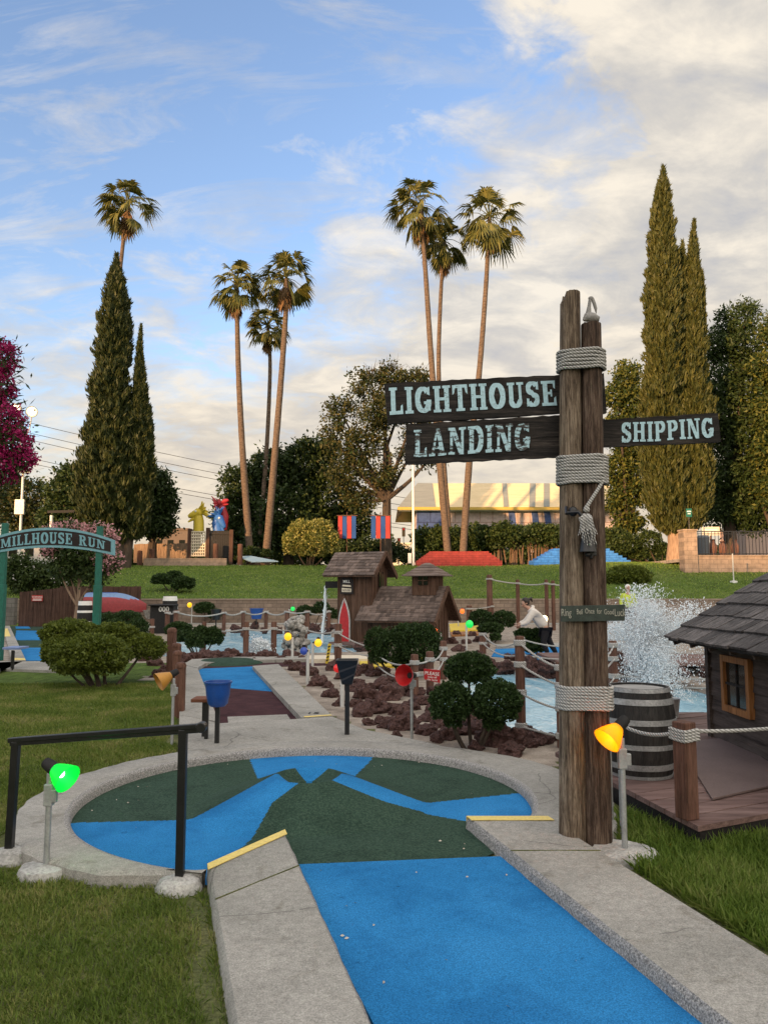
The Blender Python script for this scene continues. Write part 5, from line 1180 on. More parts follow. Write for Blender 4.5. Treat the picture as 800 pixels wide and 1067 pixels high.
# white coral like fountain rock, spray jet and big splash
b = G(308, 680); k = PX(b.y); m = MB(); rd = random.Random(8)
for i in range(110):
    z = rd.uniform(0, .95); w = .40*(1-z*.55); a = rd.uniform(0, 6.28); m.ball((w*rd.uniform(.3, 1)*math.cos(a), w*rd.uniform(.3, 1)*math.sin(a), z*.98-.05), rd.uniform(.045, .10), 8, 6, sc=(1, 1, rd.uniform(.7, 1.3)))
o = m.build('coral_rock', MAT['coral'], smooth=True); o.location = b; tag(o, 'knobbly pale grey stone pile standing in the left pond', 'rock')
def m_spray():
    m, nt, b = new_mat('spray'); b.inputs['Base Color'].default_value = (.80, .84, .87, 1); b.inputs['Roughness'].default_value = .25; b.inputs['Specular IOR Level'].default_value = .5; return m
MAT['spray'] = m_spray()
def splash(name, base, n, H, W, label, rmin, rmax, seed):
    rd = np.random.default_rng(seed); t = rd.uniform(0, 1, n)
    arms = rd.integers(0, 9, n); th = arms*2.39996+rd.normal(0, .35, n); tilt = .05+.30*((arms*7) % 9)/9+rd.normal(0, .05, n)
    sp = np.sqrt(2*9.8*H)*(.62+.38*((arms*5) % 9)/9)*rd.uniform(.88, 1.02, n); tf = 2*sp/9.8*t**.8
    x = np.cos(th)*np.sin(tilt)*sp*tf*W+rd.normal(0, .035, n)*(1+tf*2); y = np.sin(th)*np.sin(tilt)*sp*tf*W+rd.normal(0, .035, n)*(1+tf*2); z = np.cos(tilt)*sp*tf-4.9*tf**2+rd.normal(0, .03, n)
    k = z > -.08; x, y, z = x[k], y[k], z[k]; n = len(x); r = rmin+(rmax-rmin)*rd.uniform(0, 1, n)**3.2
    o8 = np.array([(1, 0, 0), (-1, 0, 0), (0, 1, 0), (0, -1, 0), (0, 0, 1.5), (0, 0, -1.5)]); f = np.array([(0, 2, 4), (2, 1, 4), (1, 3, 4), (3, 0, 4), (2, 0, 5), (1, 2, 5), (3, 1, 5), (0, 3, 5)])
    P = np.stack([x, y, z], -1); v = (P[:, None, :]+o8[None]*r[:, None, None]).reshape(-1, 3); lo = (np.arange(n)[:, None, None]*6+f[None]).reshape(-1)
    t = thing(name, label, 'fountain', base); np_mesh('droplets', v, 3, lo, MAT['spray'], t, smooth=True)
    m = MB(); m.lathe([(0, 0), (.14, .02), (.16, H*.2), (.30, H*.4), (.42, H*.58), (.36, H*.72), (.16, H*.8), (0, H*.82)], seg=28)
    m.v = [(x*(1+.4*mnoise.noise(V((x*3, y*3, z*2)))), y*(1+.4*mnoise.noise(V((x*3, z*2, y*3)))), z*(1+.10*mnoise.noise(V((x*4, y*4, 1))))) for x, y, z in m.v]
    mv = bpy.data.materials.new('mist'); mv.use_nodes = True; q = mv.node_tree; q.nodes.remove(q.nodes['Principled BSDF']); pv = q.nodes.new('ShaderNodeVolumePrincipled'); pv.inputs['Color'].default_value = (.9, .93, .95, 1); pv.inputs['Density'].default_value = .6; q.links.new(pv.outputs[0], q.nodes['Material Output'].inputs['Volume'])
    m.build('mist', mv, t, smooth=True)
b = G(678, 719); splash('fountain', V((b.x, b.y, WZ)), 70000, At(678, 603, b.y).z+.15, .80, 'tall white fountain splash breaking up into droplets behind the barrel', .0028, .0125, 3)
b = G(270, 681); splash('fountain', V((b.x, b.y, WZ)), 9000, .55, .62, 'small white bubbling fountain jet in the left pond', .008, .024, 5)
# pails on the back fence
for px, y, w, mat, lab in ((267, 634, .30, 'blue_plastic', 'blue pail hanging above the far rope fence by the block wall'), (225, 635, .24, 'black', 'small black pail on a post behind the left topiary')):
    b = G(px, 654); z = At(px, y, b.y).z; t = thing('ball_pail', lab, 'pail', b); m = MB(); m.lathe([(w*.7, z-.45), (w*.95, z-.05), (w*1.05, z+.0), (w*.9, z), (w*.6, z-.35), (0, z-.35)], seg=16); m.lathe([(0, z-.45), (w*.7, z-.45)], seg=16, cap=False); m.build('bucket', MAT[mat], t, smooth=True); m = MB(); m.tube([(0, 0, 0), (0, 0, z-.45)], .03, 6); m.build('post', MAT['black'], t)
# brown barrel posts and boardwalk behind the splash
m = MB(); 
for i in range(7): m.lathe([(.15-.006*i % 2, .0+.085*i), (.165, .03+.085*i), (.165, .06+.085*i), (.145, .083+.085*i)], seg=16)
o = m.build('stacked_post', MAT['post_brown'], smooth=True); b = G(640, 717); o.location = b; tag(o, 'ribbed dark brown mooring post beyond the barrel', 'post')
for (y0, y1, h, nm, mt, lab) in ((713, 708, .22, 'stone_kerb', 'rock', 'low dark pebble wall at the far edge of the right pond'), (700, 697, .18, 'stone_kerb', 'rock', 'second low dark pebble wall behind the splash')):
    A = G(628, y0); B = G(800, y0); L = B.x-A.x+3; m = MB(); rd = random.Random(y0)
    for i in range(int(L/.12)*2):
        m.ball((rd.uniform(0, L), rd.uniform(0, .35), rd.uniform(.0, h)), rd.uniform(.06, .11), 8, 5, sc=(1, 1, .8))
    o = m.build(nm, MAT[mt]); o.location = A; tag(o, lab, 'wall')
m = MB(); A = G(628, 709.5); 
for i in range(9): m.box((3.2, .75+i*.28, .22), (7.5, .265, .05))
o = m.build('boardwalk', MAT['deck']); o.location = A; tag(o, 'brown plank boardwalk beyond the fountain splash', 'boardwalk')
fence('low rope fence on the boardwalk behind the fountain splash', [(644, 700, 719, 5), (700, 702, 719, 4), (760, 703, 720, 5)], [(.75, .01), (.2, .01)], rope_r=.016)
fence('low rope fence at the back of the boardwalk', [(630, 672, 702, 4), (690, 674, 702, 4), (760, 674, 702, 4)], [(.8, .02), (.45, .02)], rope_r=.016)
# ---------------------------------------------------------------- people
def skin_mesh(name, nodes, edges, mat, parent, sub=2):
    me = bpy.data.meshes.new('tmp'); me.from_pydata([n[0] for n in nodes], edges, []); o = bpy.data.objects.new('tmp', me); COL.objects.link(o)
    sk = o.modifiers.new('s', 'SKIN'); sk.use_smooth_shade = True
    for i, n in enumerate(nodes):
        d = me.skin_vertices[0].data[i]; r = n[1]; d.radius = r if isinstance(r, tuple) else (r, r); d.use_root = (i == 0)
    su = o.modifiers.new('u', 'SUBSURF'); su.levels = sub; su.render_levels = sub
    dg = bpy.context.evaluated_depsgraph_get(); out = bpy.data.meshes.new_from_object(o.evaluated_get(dg)); COL.objects.unlink(o); bpy.data.objects.remove(o)
    out.name = name; out.materials.clear(); out.materials.append(mat); q = bpy.data.objects.new(name, out); COL.objects.link(q); q.parent = parent
    out.polygons.foreach_set('use_smooth', [True]*len(out.polygons)); return q
MAT['skin'] = M_plain('skin', (.42, .24, .17), .5, 0, .4, .1)
MAT['hoodie'] = M_plain('hoodie', (.62, .57, .52), .9, 0, .2, .08); MAT['trousers'] = M_plain('trousers', (.014, .013, .015), .8, 0, .2, .2)
MAT['hair'] = M_plain('hair', (.020, .012, .009), .5, 0, .4, .3); MAT['vest'] = M_plain('vest', (.45, .55, .06), .8, 0, .2, .1)
def person(label, J, top, legs, haircol, cap=None, facing=(-1, 0, -.35), pony=True):
    """J: joints in metres relative to base: pelvis, spine, chest, neck, head and left/right limbs"""
    t = thing('person', label, 'person', J['base'])
    N = []; E = []; idx = {}
    def add(k, r, par=None, p=None):
        idx[k] = len(N); N.append((tuple(J[k] if p is None else p), r))
        if par is not None: E.append((idx[par], idx[k]))
    add('pelvis', (.145, .11)); add('spine', (.125, .10), 'pelvis'); add('chest', (.14, .11), 'spine'); add('neck', .055, 'chest'); 
    hd = V(J['head']); add('jaw', .065, 'neck', hd+V((0, 0, -.06))+V(facing)*.025); add('head', (.085, .095), 'jaw'); add('crown', .06, 'head', hd+V((0, 0, .085))-V(facing)*.02)
    f = V(facing).normalized()
    for s in ('l', 'r'):
        add('hip'+s, .085, 'pelvis'); add('knee'+s, .058, 'hip'+s); add('ankle'+s, .04, 'knee'+s); add('toe'+s, .035, 'ankle'+s)
        add('shoulder'+s, .055, 'chest'); add('elbow'+s, .042, 'shoulder'+s); add('wrist'+s, .028, 'elbow'+s)
        w = V(J['wrist'+s]); e = V(J['elbow'+s]); d = (w-e).normalized(); side = V((0, 1, 0)) if abs(d.y) < .8 else V((1, 0, 0))
        add('palm'+s, (.036, .02), 'wrist'+s, w+d*.06)
    body = skin_mesh('body', N, E, MAT['skin'], t, 2)
    # fingers, face: joined into the body mesh
    m = MB()
    for s in ('l', 'r'):
        w = V(J['wrist'+s]); e = V(J['elbow'+s]); d = (w-e).normalized(); sd = V((0, 1, 0)); dn = d.cross(sd).normalized()
        for q, ln in ((-.027, .055), (-.009, .068), (.009, .065), (.027, .05)):
            a = w+d*.075+sd*q; m.tube([a, a+d*ln*.5-dn*.004, a+d*ln*.85-dn*.02, a+d*ln-dn*.035], [.009, .009, .008, .006], 6)
        a = w+d*.03+sd*.03; m.tube([a, a+d*.03+sd*.025, a+d*.055+sd*.025], [.011, .010, .007], 6)
    fx = hd+f*.085; rt = f.cross(V((0, 0, 1))).normalized(); up = rt.cross(f).normalized()
    m.ball(fx+f*.012-up*.015, .016, 8, 6, sc=(1, .8, 1.3)); m.ball(hd+rt*.085-up*.01, .02, 8, 6); m.ball(hd-rt*.085-up*.01, .02, 8, 6)
    fo = m.build('facebits', MAT['skin'], None, smooth=True)
    bm = bmesh.new(); bm.from_mesh(body.data); bm.from_mesh(fo.data); bm.to_mesh(body.data); bm.free(); bpy.data.objects.remove(fo)
    m = MB(); m.ball(fx+rt*.032+up*.018, .010, 8, 6); m.ball(fx-rt*.032+up*.018, .010, 8, 6); m.build('eye', MAT['black'], t, smooth=True)
    m = MB(); m.ball(fx-up*.05+f*.0, .016, 8, 6, sc=(1, 1.2, .35)); m.build('mouth', MAT['red'] if 0 else M_plain('lip', (.30, .10, .08), .5), t, smooth=True)
    # clothes
    N2 = []; E2 = []
    def a2(p, r, par=None):
        N2.append((tuple(p), r)); 
        if par is not None: E2.append((par, len(N2)-1))
        return len(N2)-1
    p0 = a2(V(J['pelvis'])+(V(J['spine'])-V(J['pelvis']))*-.1, (.185, .15)); p1 = a2(J['spine'], (.185, .155), p0); p2 = a2(J['chest'], (.185, .15), p1); p3 = a2(V(J['neck'])*.8+V(J['chest'])*.2, (.095, .095), p2)
    for s in ('l', 'r'):
        q = a2(J['shoulder'+s], .088, p2); q = a2(J['elbow'+s], .070, q); a2(V(J['wrist'+s])*.93+V(J['elbow'+s])*.07, .05, q)
    tp = skin_mesh('top', N2, E2, MAT[top], t, 2); tp.name = 'hoodie' if top == 'hoodie' else 'vest'
    if top == 'hoodie':
        m = MB(); c = V(J['neck'])*.75+V(J['chest'])*.25-f*.02; m.tube([c+V((0, .11*math.cos(q), 0))-f*(.07*math.sin(q))+V((0, 0, .0+.01*math.sin(q))) for q in np.linspace(-.4, 3.5, 12)], [.025, .03, .035, .042, .046, .048, .048, .046, .042, .035, .03, .025], 8); m.build('hood', MAT[top], tp, smooth=True)
    N2 = []; E2 = []; p0 = a2(J['pelvis'], (.165, .135))
    for s in ('l', 'r'):
        q = a2(J['hip'+s], .108, p0); q = a2(J['knee'+s], .078, q); a2(V(J['ankle'+s])*.95+V(J['knee'+s])*.05, .055, q)
    skin_mesh('trousers', N2, E2, MAT[legs], t, 2)
    for s in ('l', 'r'):
        m = MB(); a, b_ = V(J['ankle'+s]), V(J['toe'+s]); m.tube([a+(a-b_)*.3, a, b_, b_+(b_-a)*.25], [.03, .05, .048, .02], 8); m.build('shoe', MAT['black_matte'], t, smooth=True)
    m = MB(); m.ball(hd-f*.02+V((0, 0, .022)), .104, 14, 8, sc=(1, .98, 1.06))
    m.v = [tuple(V(p)-f*max(0, (V(p)-hd).dot(f)-.02)*.92) for p in m.v]
    if cap is None:
        if pony: m.tube([hd-f*.1+V((0, 0, .03)), hd-f*.19+V((0, .02, .03)), hd-f*.22+V((0, .02, -.08))], [.035, .04, .012], 8)
        m.build('hair', MAT[haircol], t, smooth=True)
    else:
        m.build('cap', MAT[cap], t, smooth=True)
    return t
b = G(570, 684); k = PX(b.y)
def F(px, py, dy=0): p = At(px, py, b.y+dy); return p-b
person('woman with tied dark hair in a cream hoodie bending forward over the rocks', dict(base=b, pelvis=F(567, 655), spine=F(563, 647), chest=F(556, 638.5), neck=F(550.5, 633.5), head=F(546.8, 628.5),
    hipl=F(568, 658, -.1), hipr=F(568, 658, .1), kneel=F(566, 670, -.12), kneer=F(573, 670, .12), anklel=F(571, 682, -.12), ankler=F(580, 682, .14), toel=F(564, 683, -.13), toer=F(573, 683, .15),
    shoulderl=F(555, 638, -.2), shoulderr=F(555, 638, .2), elbowl=F(549, 649, -.22), elbowr=F(547, 648, .2), wristl=F(541.5, 651.5, -.14), wristr=F(540.5, 650, .1)), 'hoodie', 'trousers', 'hair', None, (-1, -.25, -.55))
b = G(655.5, 662); k = PX(b.y)
Z_ = lambda x, y, z: V((x, y, z))
person('standing person in a white cap and yellow vest half hidden by the fountain splash', dict(base=b, pelvis=Z_(0, 0, .95), spine=Z_(0, .01, 1.15), chest=Z_(0, 0, 1.38), neck=Z_(0, 0, 1.54), head=Z_(0, -.02, 1.68),
    hipl=Z_(-.1, 0, .9), hipr=Z_(.1, 0, .9), kneel=Z_(-.11, -.02, .5), kneer=Z_(.12, -.02, .5), anklel=Z_(-.12, .02, .08), ankler=Z_(.13, .02, .08), toel=Z_(-.14, -.14, .04), toer=Z_(.15, -.14, .04),
    shoulderl=Z_(-.2, 0, 1.42), shoulderr=Z_(.2, 0, 1.42), elbowl=Z_(-.27, .0, 1.15), elbowr=Z_(.27, .0, 1.15), wristl=Z_(-.24, -.14, .96), wristr=Z_(.24, -.14, .96)), 'vest', 'trousers', 'hair', 'white', (0, -1, -.1))

# ---------------------------------------------------------------- walls, terraces, planters
def box_thing(name, label, cat, c, d, mat, rot=None):
    m = MB(); m.box((0, 0, 0), d, rot); o = m.build(name, MAT[mat] if isinstance(mat, str) else mat); o.location = c; return tag(o, label, cat)
m = MB(); m.box((0, WALL_Y, .50), (60, .3, 1.26)); o = m.build('retaining_wall', MAT['block']); tag(o, 'long low tan block retaining wall below the grass slope', 'wall')
m = MB(); m.box((0, 0, .06), (60, .36, .07)); c = m.build('coping', M_plain('coping', (.26, .205, .16), .9, var=.15), o); c.location = (0, WALL_Y, 1.09)
Yt = 45.0; xa, xb, xc = At(713, 600, Yt).x, At(727, 600, Yt).x, 36; zt, zp, zm = At(713, 553, Yt).z, At(727, 553, Yt).z, At(760, 579.5, Yt).z
t = thing('terrace_wall', 'tan block terrace wall with a taller corner pillar at the top right of the lawn', 'wall', (xa, Yt, 0))
m = MB(); m.box(((xb+xc)/2-xa, .25, (zm+1.0)/2), (xc-xb, .4, zm-1.0)); m.build('wall', MAT['terrace'], t)
m = MB(); m.box((((xb+xc)/2-xa), .25, zm+.03), (xc-xb, .5, .07)); m.build('coping', MAT['terrace'], t)
m = MB(); m.box(((xb-xa)/2, .3, (zt+1.0)/2), (xb-xa, .8, zt-1.0)); m.build('pillar', MAT['terrace'], t); m = MB(); m.box(((xb-xa)/2, .3, zt+.04), (xb-xa+.08, .9, .09)); m.build('pillar_cap', MAT['terrace'], t)
m = MB(); m.box(((xb+xc)/2-xa, 6.3, zm-.15), (xc-xb, 11.6, .2)); m.build('paving', MAT['gravel'], t)
z0, z1 = At(760, 578, Yt).z, At(760, 553.5, Yt).z
t = thing('railing', 'black metal picket railing on top of the terrace wall', 'railing', (xb, Yt+.25, z0))
m = MB()
for z in (0.06, z1-z0): m.bar((0, 0, z), (xc-xb, 0, z), .05, .05)
m.bar((0, 0, z1-z0-.14), (xc-xb, 0, z1-z0-.14), .035, .035); m.build('rail', MAT['black'], t)
x = 0; m = MB()
while x < xc-xb: m.box((x, 0, (z1-z0)/2), (.026, .026, z1-z0)); x += .2
m.build('picket', MAT['black'], t); 
for i in range(5):
    m = MB(); m.box((i*2.3, 0, (z1-z0)/2), (.08, .08, z1-z0+.06)); m.build('rail_post', MAT['black'], t)
def sign_post(px, yt, yb, Y, w, h, mat, label, pm='galv', r=.03):
    b = V((At(px, yb, Y).x, Y, At(px, yb, Y).z)); H = At(px, yt, Y).z-b.z; t = thing('sign', label, 'sign', b); m = MB(); m.tube([(0, 0, -.3), (0, 0, H)], r, 8); m.build('pole', MAT[pm], t); m = MB(); m.box((0, -r-.02, H-h/2), (w, .03, h)); m.build('sign_panel', MAT[mat], t); m = MB(); m.box((0, -r-.037, H-h*.35), (w*.7, .004, h*.14)); m.box((0, -r-.037, H-h*.62), (w*.5, .004, h*.1)); m.build('lettering', MAT['white'], t); return t
sign_post(718, 530, 553, Yt+.5, .34, .5, 'teal', 'small green sign on a post above the terrace pillar', 'black')
sign_post(741, 549, 578, Yt+3, 1.1, .55, 'cream', 'tan notice board behind the black railing', 'post_brown', .05)
b = At(733, 578, Yt+2); m = MB(); m.lathe([(.35, 0), (.36, 1.0), (.38, 1.02), (.3, 1.18), (0, 1.2)], seg=16); o = m.build('litter_bin', M_plain('bin_grey', (.10, .11, .12), .5), smooth=True); o.location = b; tag(o, 'grey litter bin behind the black railing beside the pillar', 'bin')
for i, (px, yt, lab) in enumerate(((743, 562, 'left one of the reddish brown clay urns behind the railing'), (753, 564, 'middle one of the reddish brown clay urns behind the railing'), (766, 562, 'right one of the reddish brown clay urns behind the railing'))):
    b = At(px, 579, Yt+2.5); H = At(px, yt, Yt+2.5).z-b.z; m = MB(); m.lathe([(.14, 0), (.24, H*.3), (.26, H*.55), (.15, H*.8), (.11, H*.88), (.17, H), (.13, H)], seg=14); o = m.build('urn', M_plain('clay', (.16, .075, .05), .8), smooth=True); o.location = b; tag(o, lab, 'urn', 'clay urns behind the railing')
b = gbase(764, 42.5); b.z = At(764, 619, 42.5).z; b.z = ground_z(b.x, b.y); t = thing('stake', 'thin grey pole in a white collar standing on the right slope', 'pole', b); H = At(764, 577, 42.5).z-b.z; m = MB(); m.tube([(0, 0, -.2), (0, 0, H)], .035, 8); m.build('pole', MAT['pipe'], t); m = MB(); m.lathe([(.2, -.1), (.2, .08), (0, .1)], seg=14); m.build('collar', MAT['white'], t)
def stepped(px0, px1, y0, y1, Y, steps, mat, label, ins):
    z0 = At(px0, y0, Y).z; H = At(px0, y1, Y).z-z0; x0, x1 = At(px0, y0, Y).x, At(px1, y0, Y).x; m = MB(); n = steps
    for i in range(n):
        a = ins*i; m.box(((x0+x1)/2, 0, H*(i+.5)/n-(.25 if i == 0 else 0)), (x1-x0-2*a, 2.0-.02*i, H/n-.002+(.5 if i == 0 else 0)))
    o = m.build('planter', MAT[mat]); o.location = (0, Y+1, z0); tag(o, label, 'planter')
stepped(434, 523, 586, 574.5, 56.2, 6, 'red_brick', 'bright red stepped block planter round the right hand palms', .19)
stepped(556, 657, 586, 571.5, 56.2, 6, 'blue_brick', 'bright blue stepped block planter partly behind the two log signpost', .30)
# left: brown fences, cinder wall, boat, barrels
def board_panel(px0, px1, yt0, yt1, yb, Y, label, mat='fence_brown', name='board_fence', bw=.16):
    x0, x1 = At(px0, yb, Y).x, At(px1, yb, Y).x; n = max(3, int((x1-x0)/bw)); m = MB(); zb = ground_z((x0+x1)/2, Y) if yb is None else At(px0, yb, Y).z; rd = random.Random(int(px0))
    for i in range(n):
        x = x0+(x1-x0)*(i+.5)/n; zt = At(px0, yt0+(yt1-yt0)*(i/n), Y).z+rd.uniform(-.02, .02); m.box((x-x0, rd.uniform(-.008, .008), (zt+zb)/2-zb-.1), ((x1-x0)/n-.008, .04, zt-zb+.2))
    t = thing(name, label, 'fence', (x0, Y, zb)); m.build('boards', MAT[mat], t); m = MB(); H = At(px0, yt0, Y).z-zb
    for f in (.2, .8): m.bar((0, .05, H*f), (x1-x0, .05, H*f), .06, .1)
    m.build('rail', MAT[mat], t); return t
board_panel(19, 61, 617, 612, 653, 34.0, 'dark brown board fence panel with a small red notice at the far left lane')
b = At(39, 621, 33.9); m = MB(); m.box((0, 0, -.1), (.48, .02, .26)); o = m.build('notice', M_plain('notice_red', (.40, .03, .03), .5)); o.location = b; tag(o, 'small red notice with white writing fixed to the brown board fence', 'sign'); text_obj('lettering', 'WARNING', .095, MAT['white'], o, (0, -.012, -.05), (R(90), 0, 0)); m = MB(); m.box((0, -.012, -.14), (.38, .004, .03)); m.box((0, -.012, -.19), (.40, .004, .025)); m.build('text_line', MAT['white'], o)
board_panel(61, 146, 611, 611, 645, 36.5, 'dark brown board fence behind the upturned red boat')
m = MB(); m.box((0, 0, .6), (9.5, .3, 1.3)); o = m.build('block_wall', M_brick('cinder', (.13, .12, .115), (.155, .145, .135), (.08, .075, .07), 1, .42, .2, .012)); o.location = (At(20, 650, 36).x-4.75, 35.6, 0); tag(o, 'grey cinder block wall at the far left edge', 'wall')
def boat():
    Y = 30; b = At(91, 638, Y); k = PX(Y); t = thing('rowing_boat', 'upturned wooden rowing boat with red sides and blue bottom', 'boat', (b.x, Y, b.z)); L = 61*k; m = MB(); n = 16; ns = 14
    for i in range(n+1):
        s = i/n; w = .52*(1-max(0, (s-.35)/.65)**2.2)+.02; h = (.74 if s < .5 else .74-.42*((s-.5)/.5)**1.7)*1.0; kz = h
        for j in range(ns+1):
            a = math.pi*j/ns; y = -w*math.cos(a); z = kz*abs(math.sin(a))**.55; m.v.append((s*L, y, z+.02*(1-s)))
    for i in range(n):
        for j in range(ns):
            zz = sum(m.v[q][2] for q in (i*(ns+1)+j, i*(ns+1)+j+1))/2; m.f.append((i*(ns+1)+j, i*(ns+1)+j+1, (i+1)*(ns+1)+j+1, (i+1)*(ns+1)+j)); m.m.append(1 if zz > .60*(1-.25*max(0, i/n-.5)*2) else 0)
    m.f.append(tuple(range(ns+1))); m.m.append(1)
    m.build('hull', [M_plain('boat_red', (.23, .022, .026), .5, var=.2), M_plain('boat_blue', (.15, .24, .42), .6, var=.15)], t, smooth=True)
    m = MB()
    for sgn in (-1, 1): m.tube([(s*L, sgn*(.53*(1-max(0, (s-.35)/.65)**2.2)+.03), .03) for s in np.linspace(0, 1, 14)], .025, 6)
    m.build('gunwale', M_plain('boat_rim', (.14, .014, .016), .5), t); m = MB(); m.bar((0, 0, .75), (L*.5, 0, .75), .05, .03); m.build('keel', MAT['blue_paint'], t)
    m = MB()
    for x in (.35, L-.5): m.box((x, 0, -.36), (.18, .8, .74))
    o = m.build('boat_stand', MAT['fence_brown']); o.location = (b.x, Y, b.z); tag(o, 'pair of dark trestle blocks under the red boat', 'stand')
boat()
def small_barrel(px, yb, yt, w, label, Y, mats=('black_matte', 'white')):
    b = G(px, yb) if Y is None else V((At(px, 600, Y).x, Y, 0)); k = PX(b.y); H = At(px, yt, b.y).z; r = w*k/2; t = thing('barrel', label, 'barrel', b); n = 10; m = MB()
    m.lathe([(r*(.82+.18*math.sin(math.pi*i/n)), H*i/n) for i in range(n+1)]+[(0, H)], seg=20); m.build('staves', MAT[mats[0]], t, smooth=True)
    for f0, f1 in ((.05, .12), (.3, .37), (.63, .70), (.86, .99)):
        m = MB(); ra = lambda f: r*(.82+.18*math.sin(math.pi*f))+.012; m.lathe([(ra(f0), H*f0), (ra(f1), H*f1)], seg=20, cap=False); m.build('hoop', MAT[mats[1]], t, smooth=True)
    return t, b, H
small_barrel(90, 0, 626, 15, 'dark barrel with white hoops in front of the upturned boat', 29)
t, b, H = small_barrel(178, 0, 621, 16, 'black barrel with a white top band behind the black box', 30.5)
b2 = V((At(172, 600, 29).x, 29, 0)); m = MB(); k = PX(29); zt = At(172, 631, 29).z; m.box((0, 0, zt/2), (24*k, .6, zt)); m.box((0, -.1, zt+.02), (26*k, .8, .05)); o = m.build('number_box', MAT['black_matte'], bevel=.02); o.location = b2; tag(o, 'black box counter with white figures standing below the bonsai style shrub', 'box')
text_obj('lettering', '000', .26, MAT['white'], o, (.08, -.305, zt-.14), (R(90), 0, 0), .002, bold=.06)
m = MB(); m.lathe([(.10, 0), (.16, .1), (.22, .28), (.26, .33), (.2, .33), (.12, .12), (0, .1)], seg=16); o = m.build('bird_bath', MAT['coral'], smooth=True); o.location = V((At(157, 600, 29.5).x, 29.5, At(157, 645, 29.5).z)); o.scale = (1, 1, 1.0); tag(o, 'pale stone bowl left of the black box counter', 'bowl')
# arched sign
def arch_sign():
    Y = 17.7; k = PX(Y); b = V((At(51, 688, Y).x, Y, 0)); t = thing('arch_sign', 'arched blue rimmed sign reading MILLHOUSE RUN on two green posts', 'sign', b)
    f = lambda px, py, dy=0: At(px, py, Y+dy)-b
    for px, yt in ((1.5, 545), (101.5, 548.5)):
        x = f(px, 600).x; zt = f(px, yt).z; m = MB(); m.box((x, .06, zt/2-.05), (.125, .125, zt+.1)); m.build('post', MAT['teal'], t, bevel=.008)
        zc = f(px, 610 if px > 50 else 609).z; m = MB(); m.box((x, .06, zc/2-.05), (.155, .155, zc+.1)); m.build('post_sleeve', MAT['teal'], t, bevel=.006)
    top = [(-18, 574, 0)]+[]
    cx = 52; xs = np.linspace(-16, 119.5, 33)
    yt = lambda x: 549.8+13.5*(abs(x-cx)/68)**2.0; yb = lambda x: 570.5+8.5*(abs(x-cx)/68)**2.0
    def plate(g, dy, th, mat, nm, par):
        a = [f(x, yt(x)+g, dy) for x in xs if -16+g*.9 <= x <= 119.5-g*.9]; c = [f(x, yb(x)-g, dy) for x in xs if -16+g*.9 <= x <= 119.5-g*.9]
        m = MB(); m.slab(a+c[::-1], (0, th, 0)); return m.build(nm, mat, par)
    p = plate(0, -.03, .05, MAT['sign_trim'], 'sign_board', t); plate(2.6, -.038, .012, MAT['sign_brown'], 'sign_panel', p)
    def place(s, v, kk):
        x = 0.8+(109.5-.8)*s; y0 = yb(x)-4.0; y1 = yt(x)+4.8; sl = ((yt(x+.5)-yt(x-.5))); return f(x, y0+(y1-y0)*v, -.042-kk)
    m = MB(); lettering(m, 'MILLHOUSE RUN', place, .10); m.build('lettering', MAT['sign_trim'], p, fix=False)
arch_sign()
# gate with lattice, dragon heads, posts on the crest
Yg = 58
t = thing('gate_screen', 'dark timber gate with one white lattice panel below the dragon heads', 'gate', (At(220, 586, Yg).x, Yg, At(220, 586, Yg).z)); bb = V(t.location); f = lambda px, py, dy=0: At(px, py, Yg+dy)-bb
for px, yt in ((197, 551), (216, 550), (240.5, 552)):
    m = MB(); a = f(px, 588); z = f(px, yt).z; m.box((a.x, 0, (a.z+z)/2), (.27, .27, z-a.z)); m.build('post', MAT['fence_brown'], t)
m = MB()
for x in np.linspace(199.5, 213.5, 7): a, c = f(x, 580, -.05), f(x, 553.5, -.05); m.bar(a, c, .09, .03, up=(0, 1, 0))
for y in np.linspace(554, 579, 9): m.bar(f(199, y, -.09), f(214, y, -.09), .03, .085)
m.build('lattice', MAT['cream'], t)
m = MB()
for x in np.linspace(219, 238, 9): m.bar(f(x, 585), f(x, 553), .16, .04, up=(0, 1, 0))
m.bar(f(218, 556, -.05), f(239, 556, -.05), .06, .12); m.bar(f(218, 580, -.05), f(239, 580, -.05), .06, .12); m.build('gate_panel', MAT['black_matte'], t)
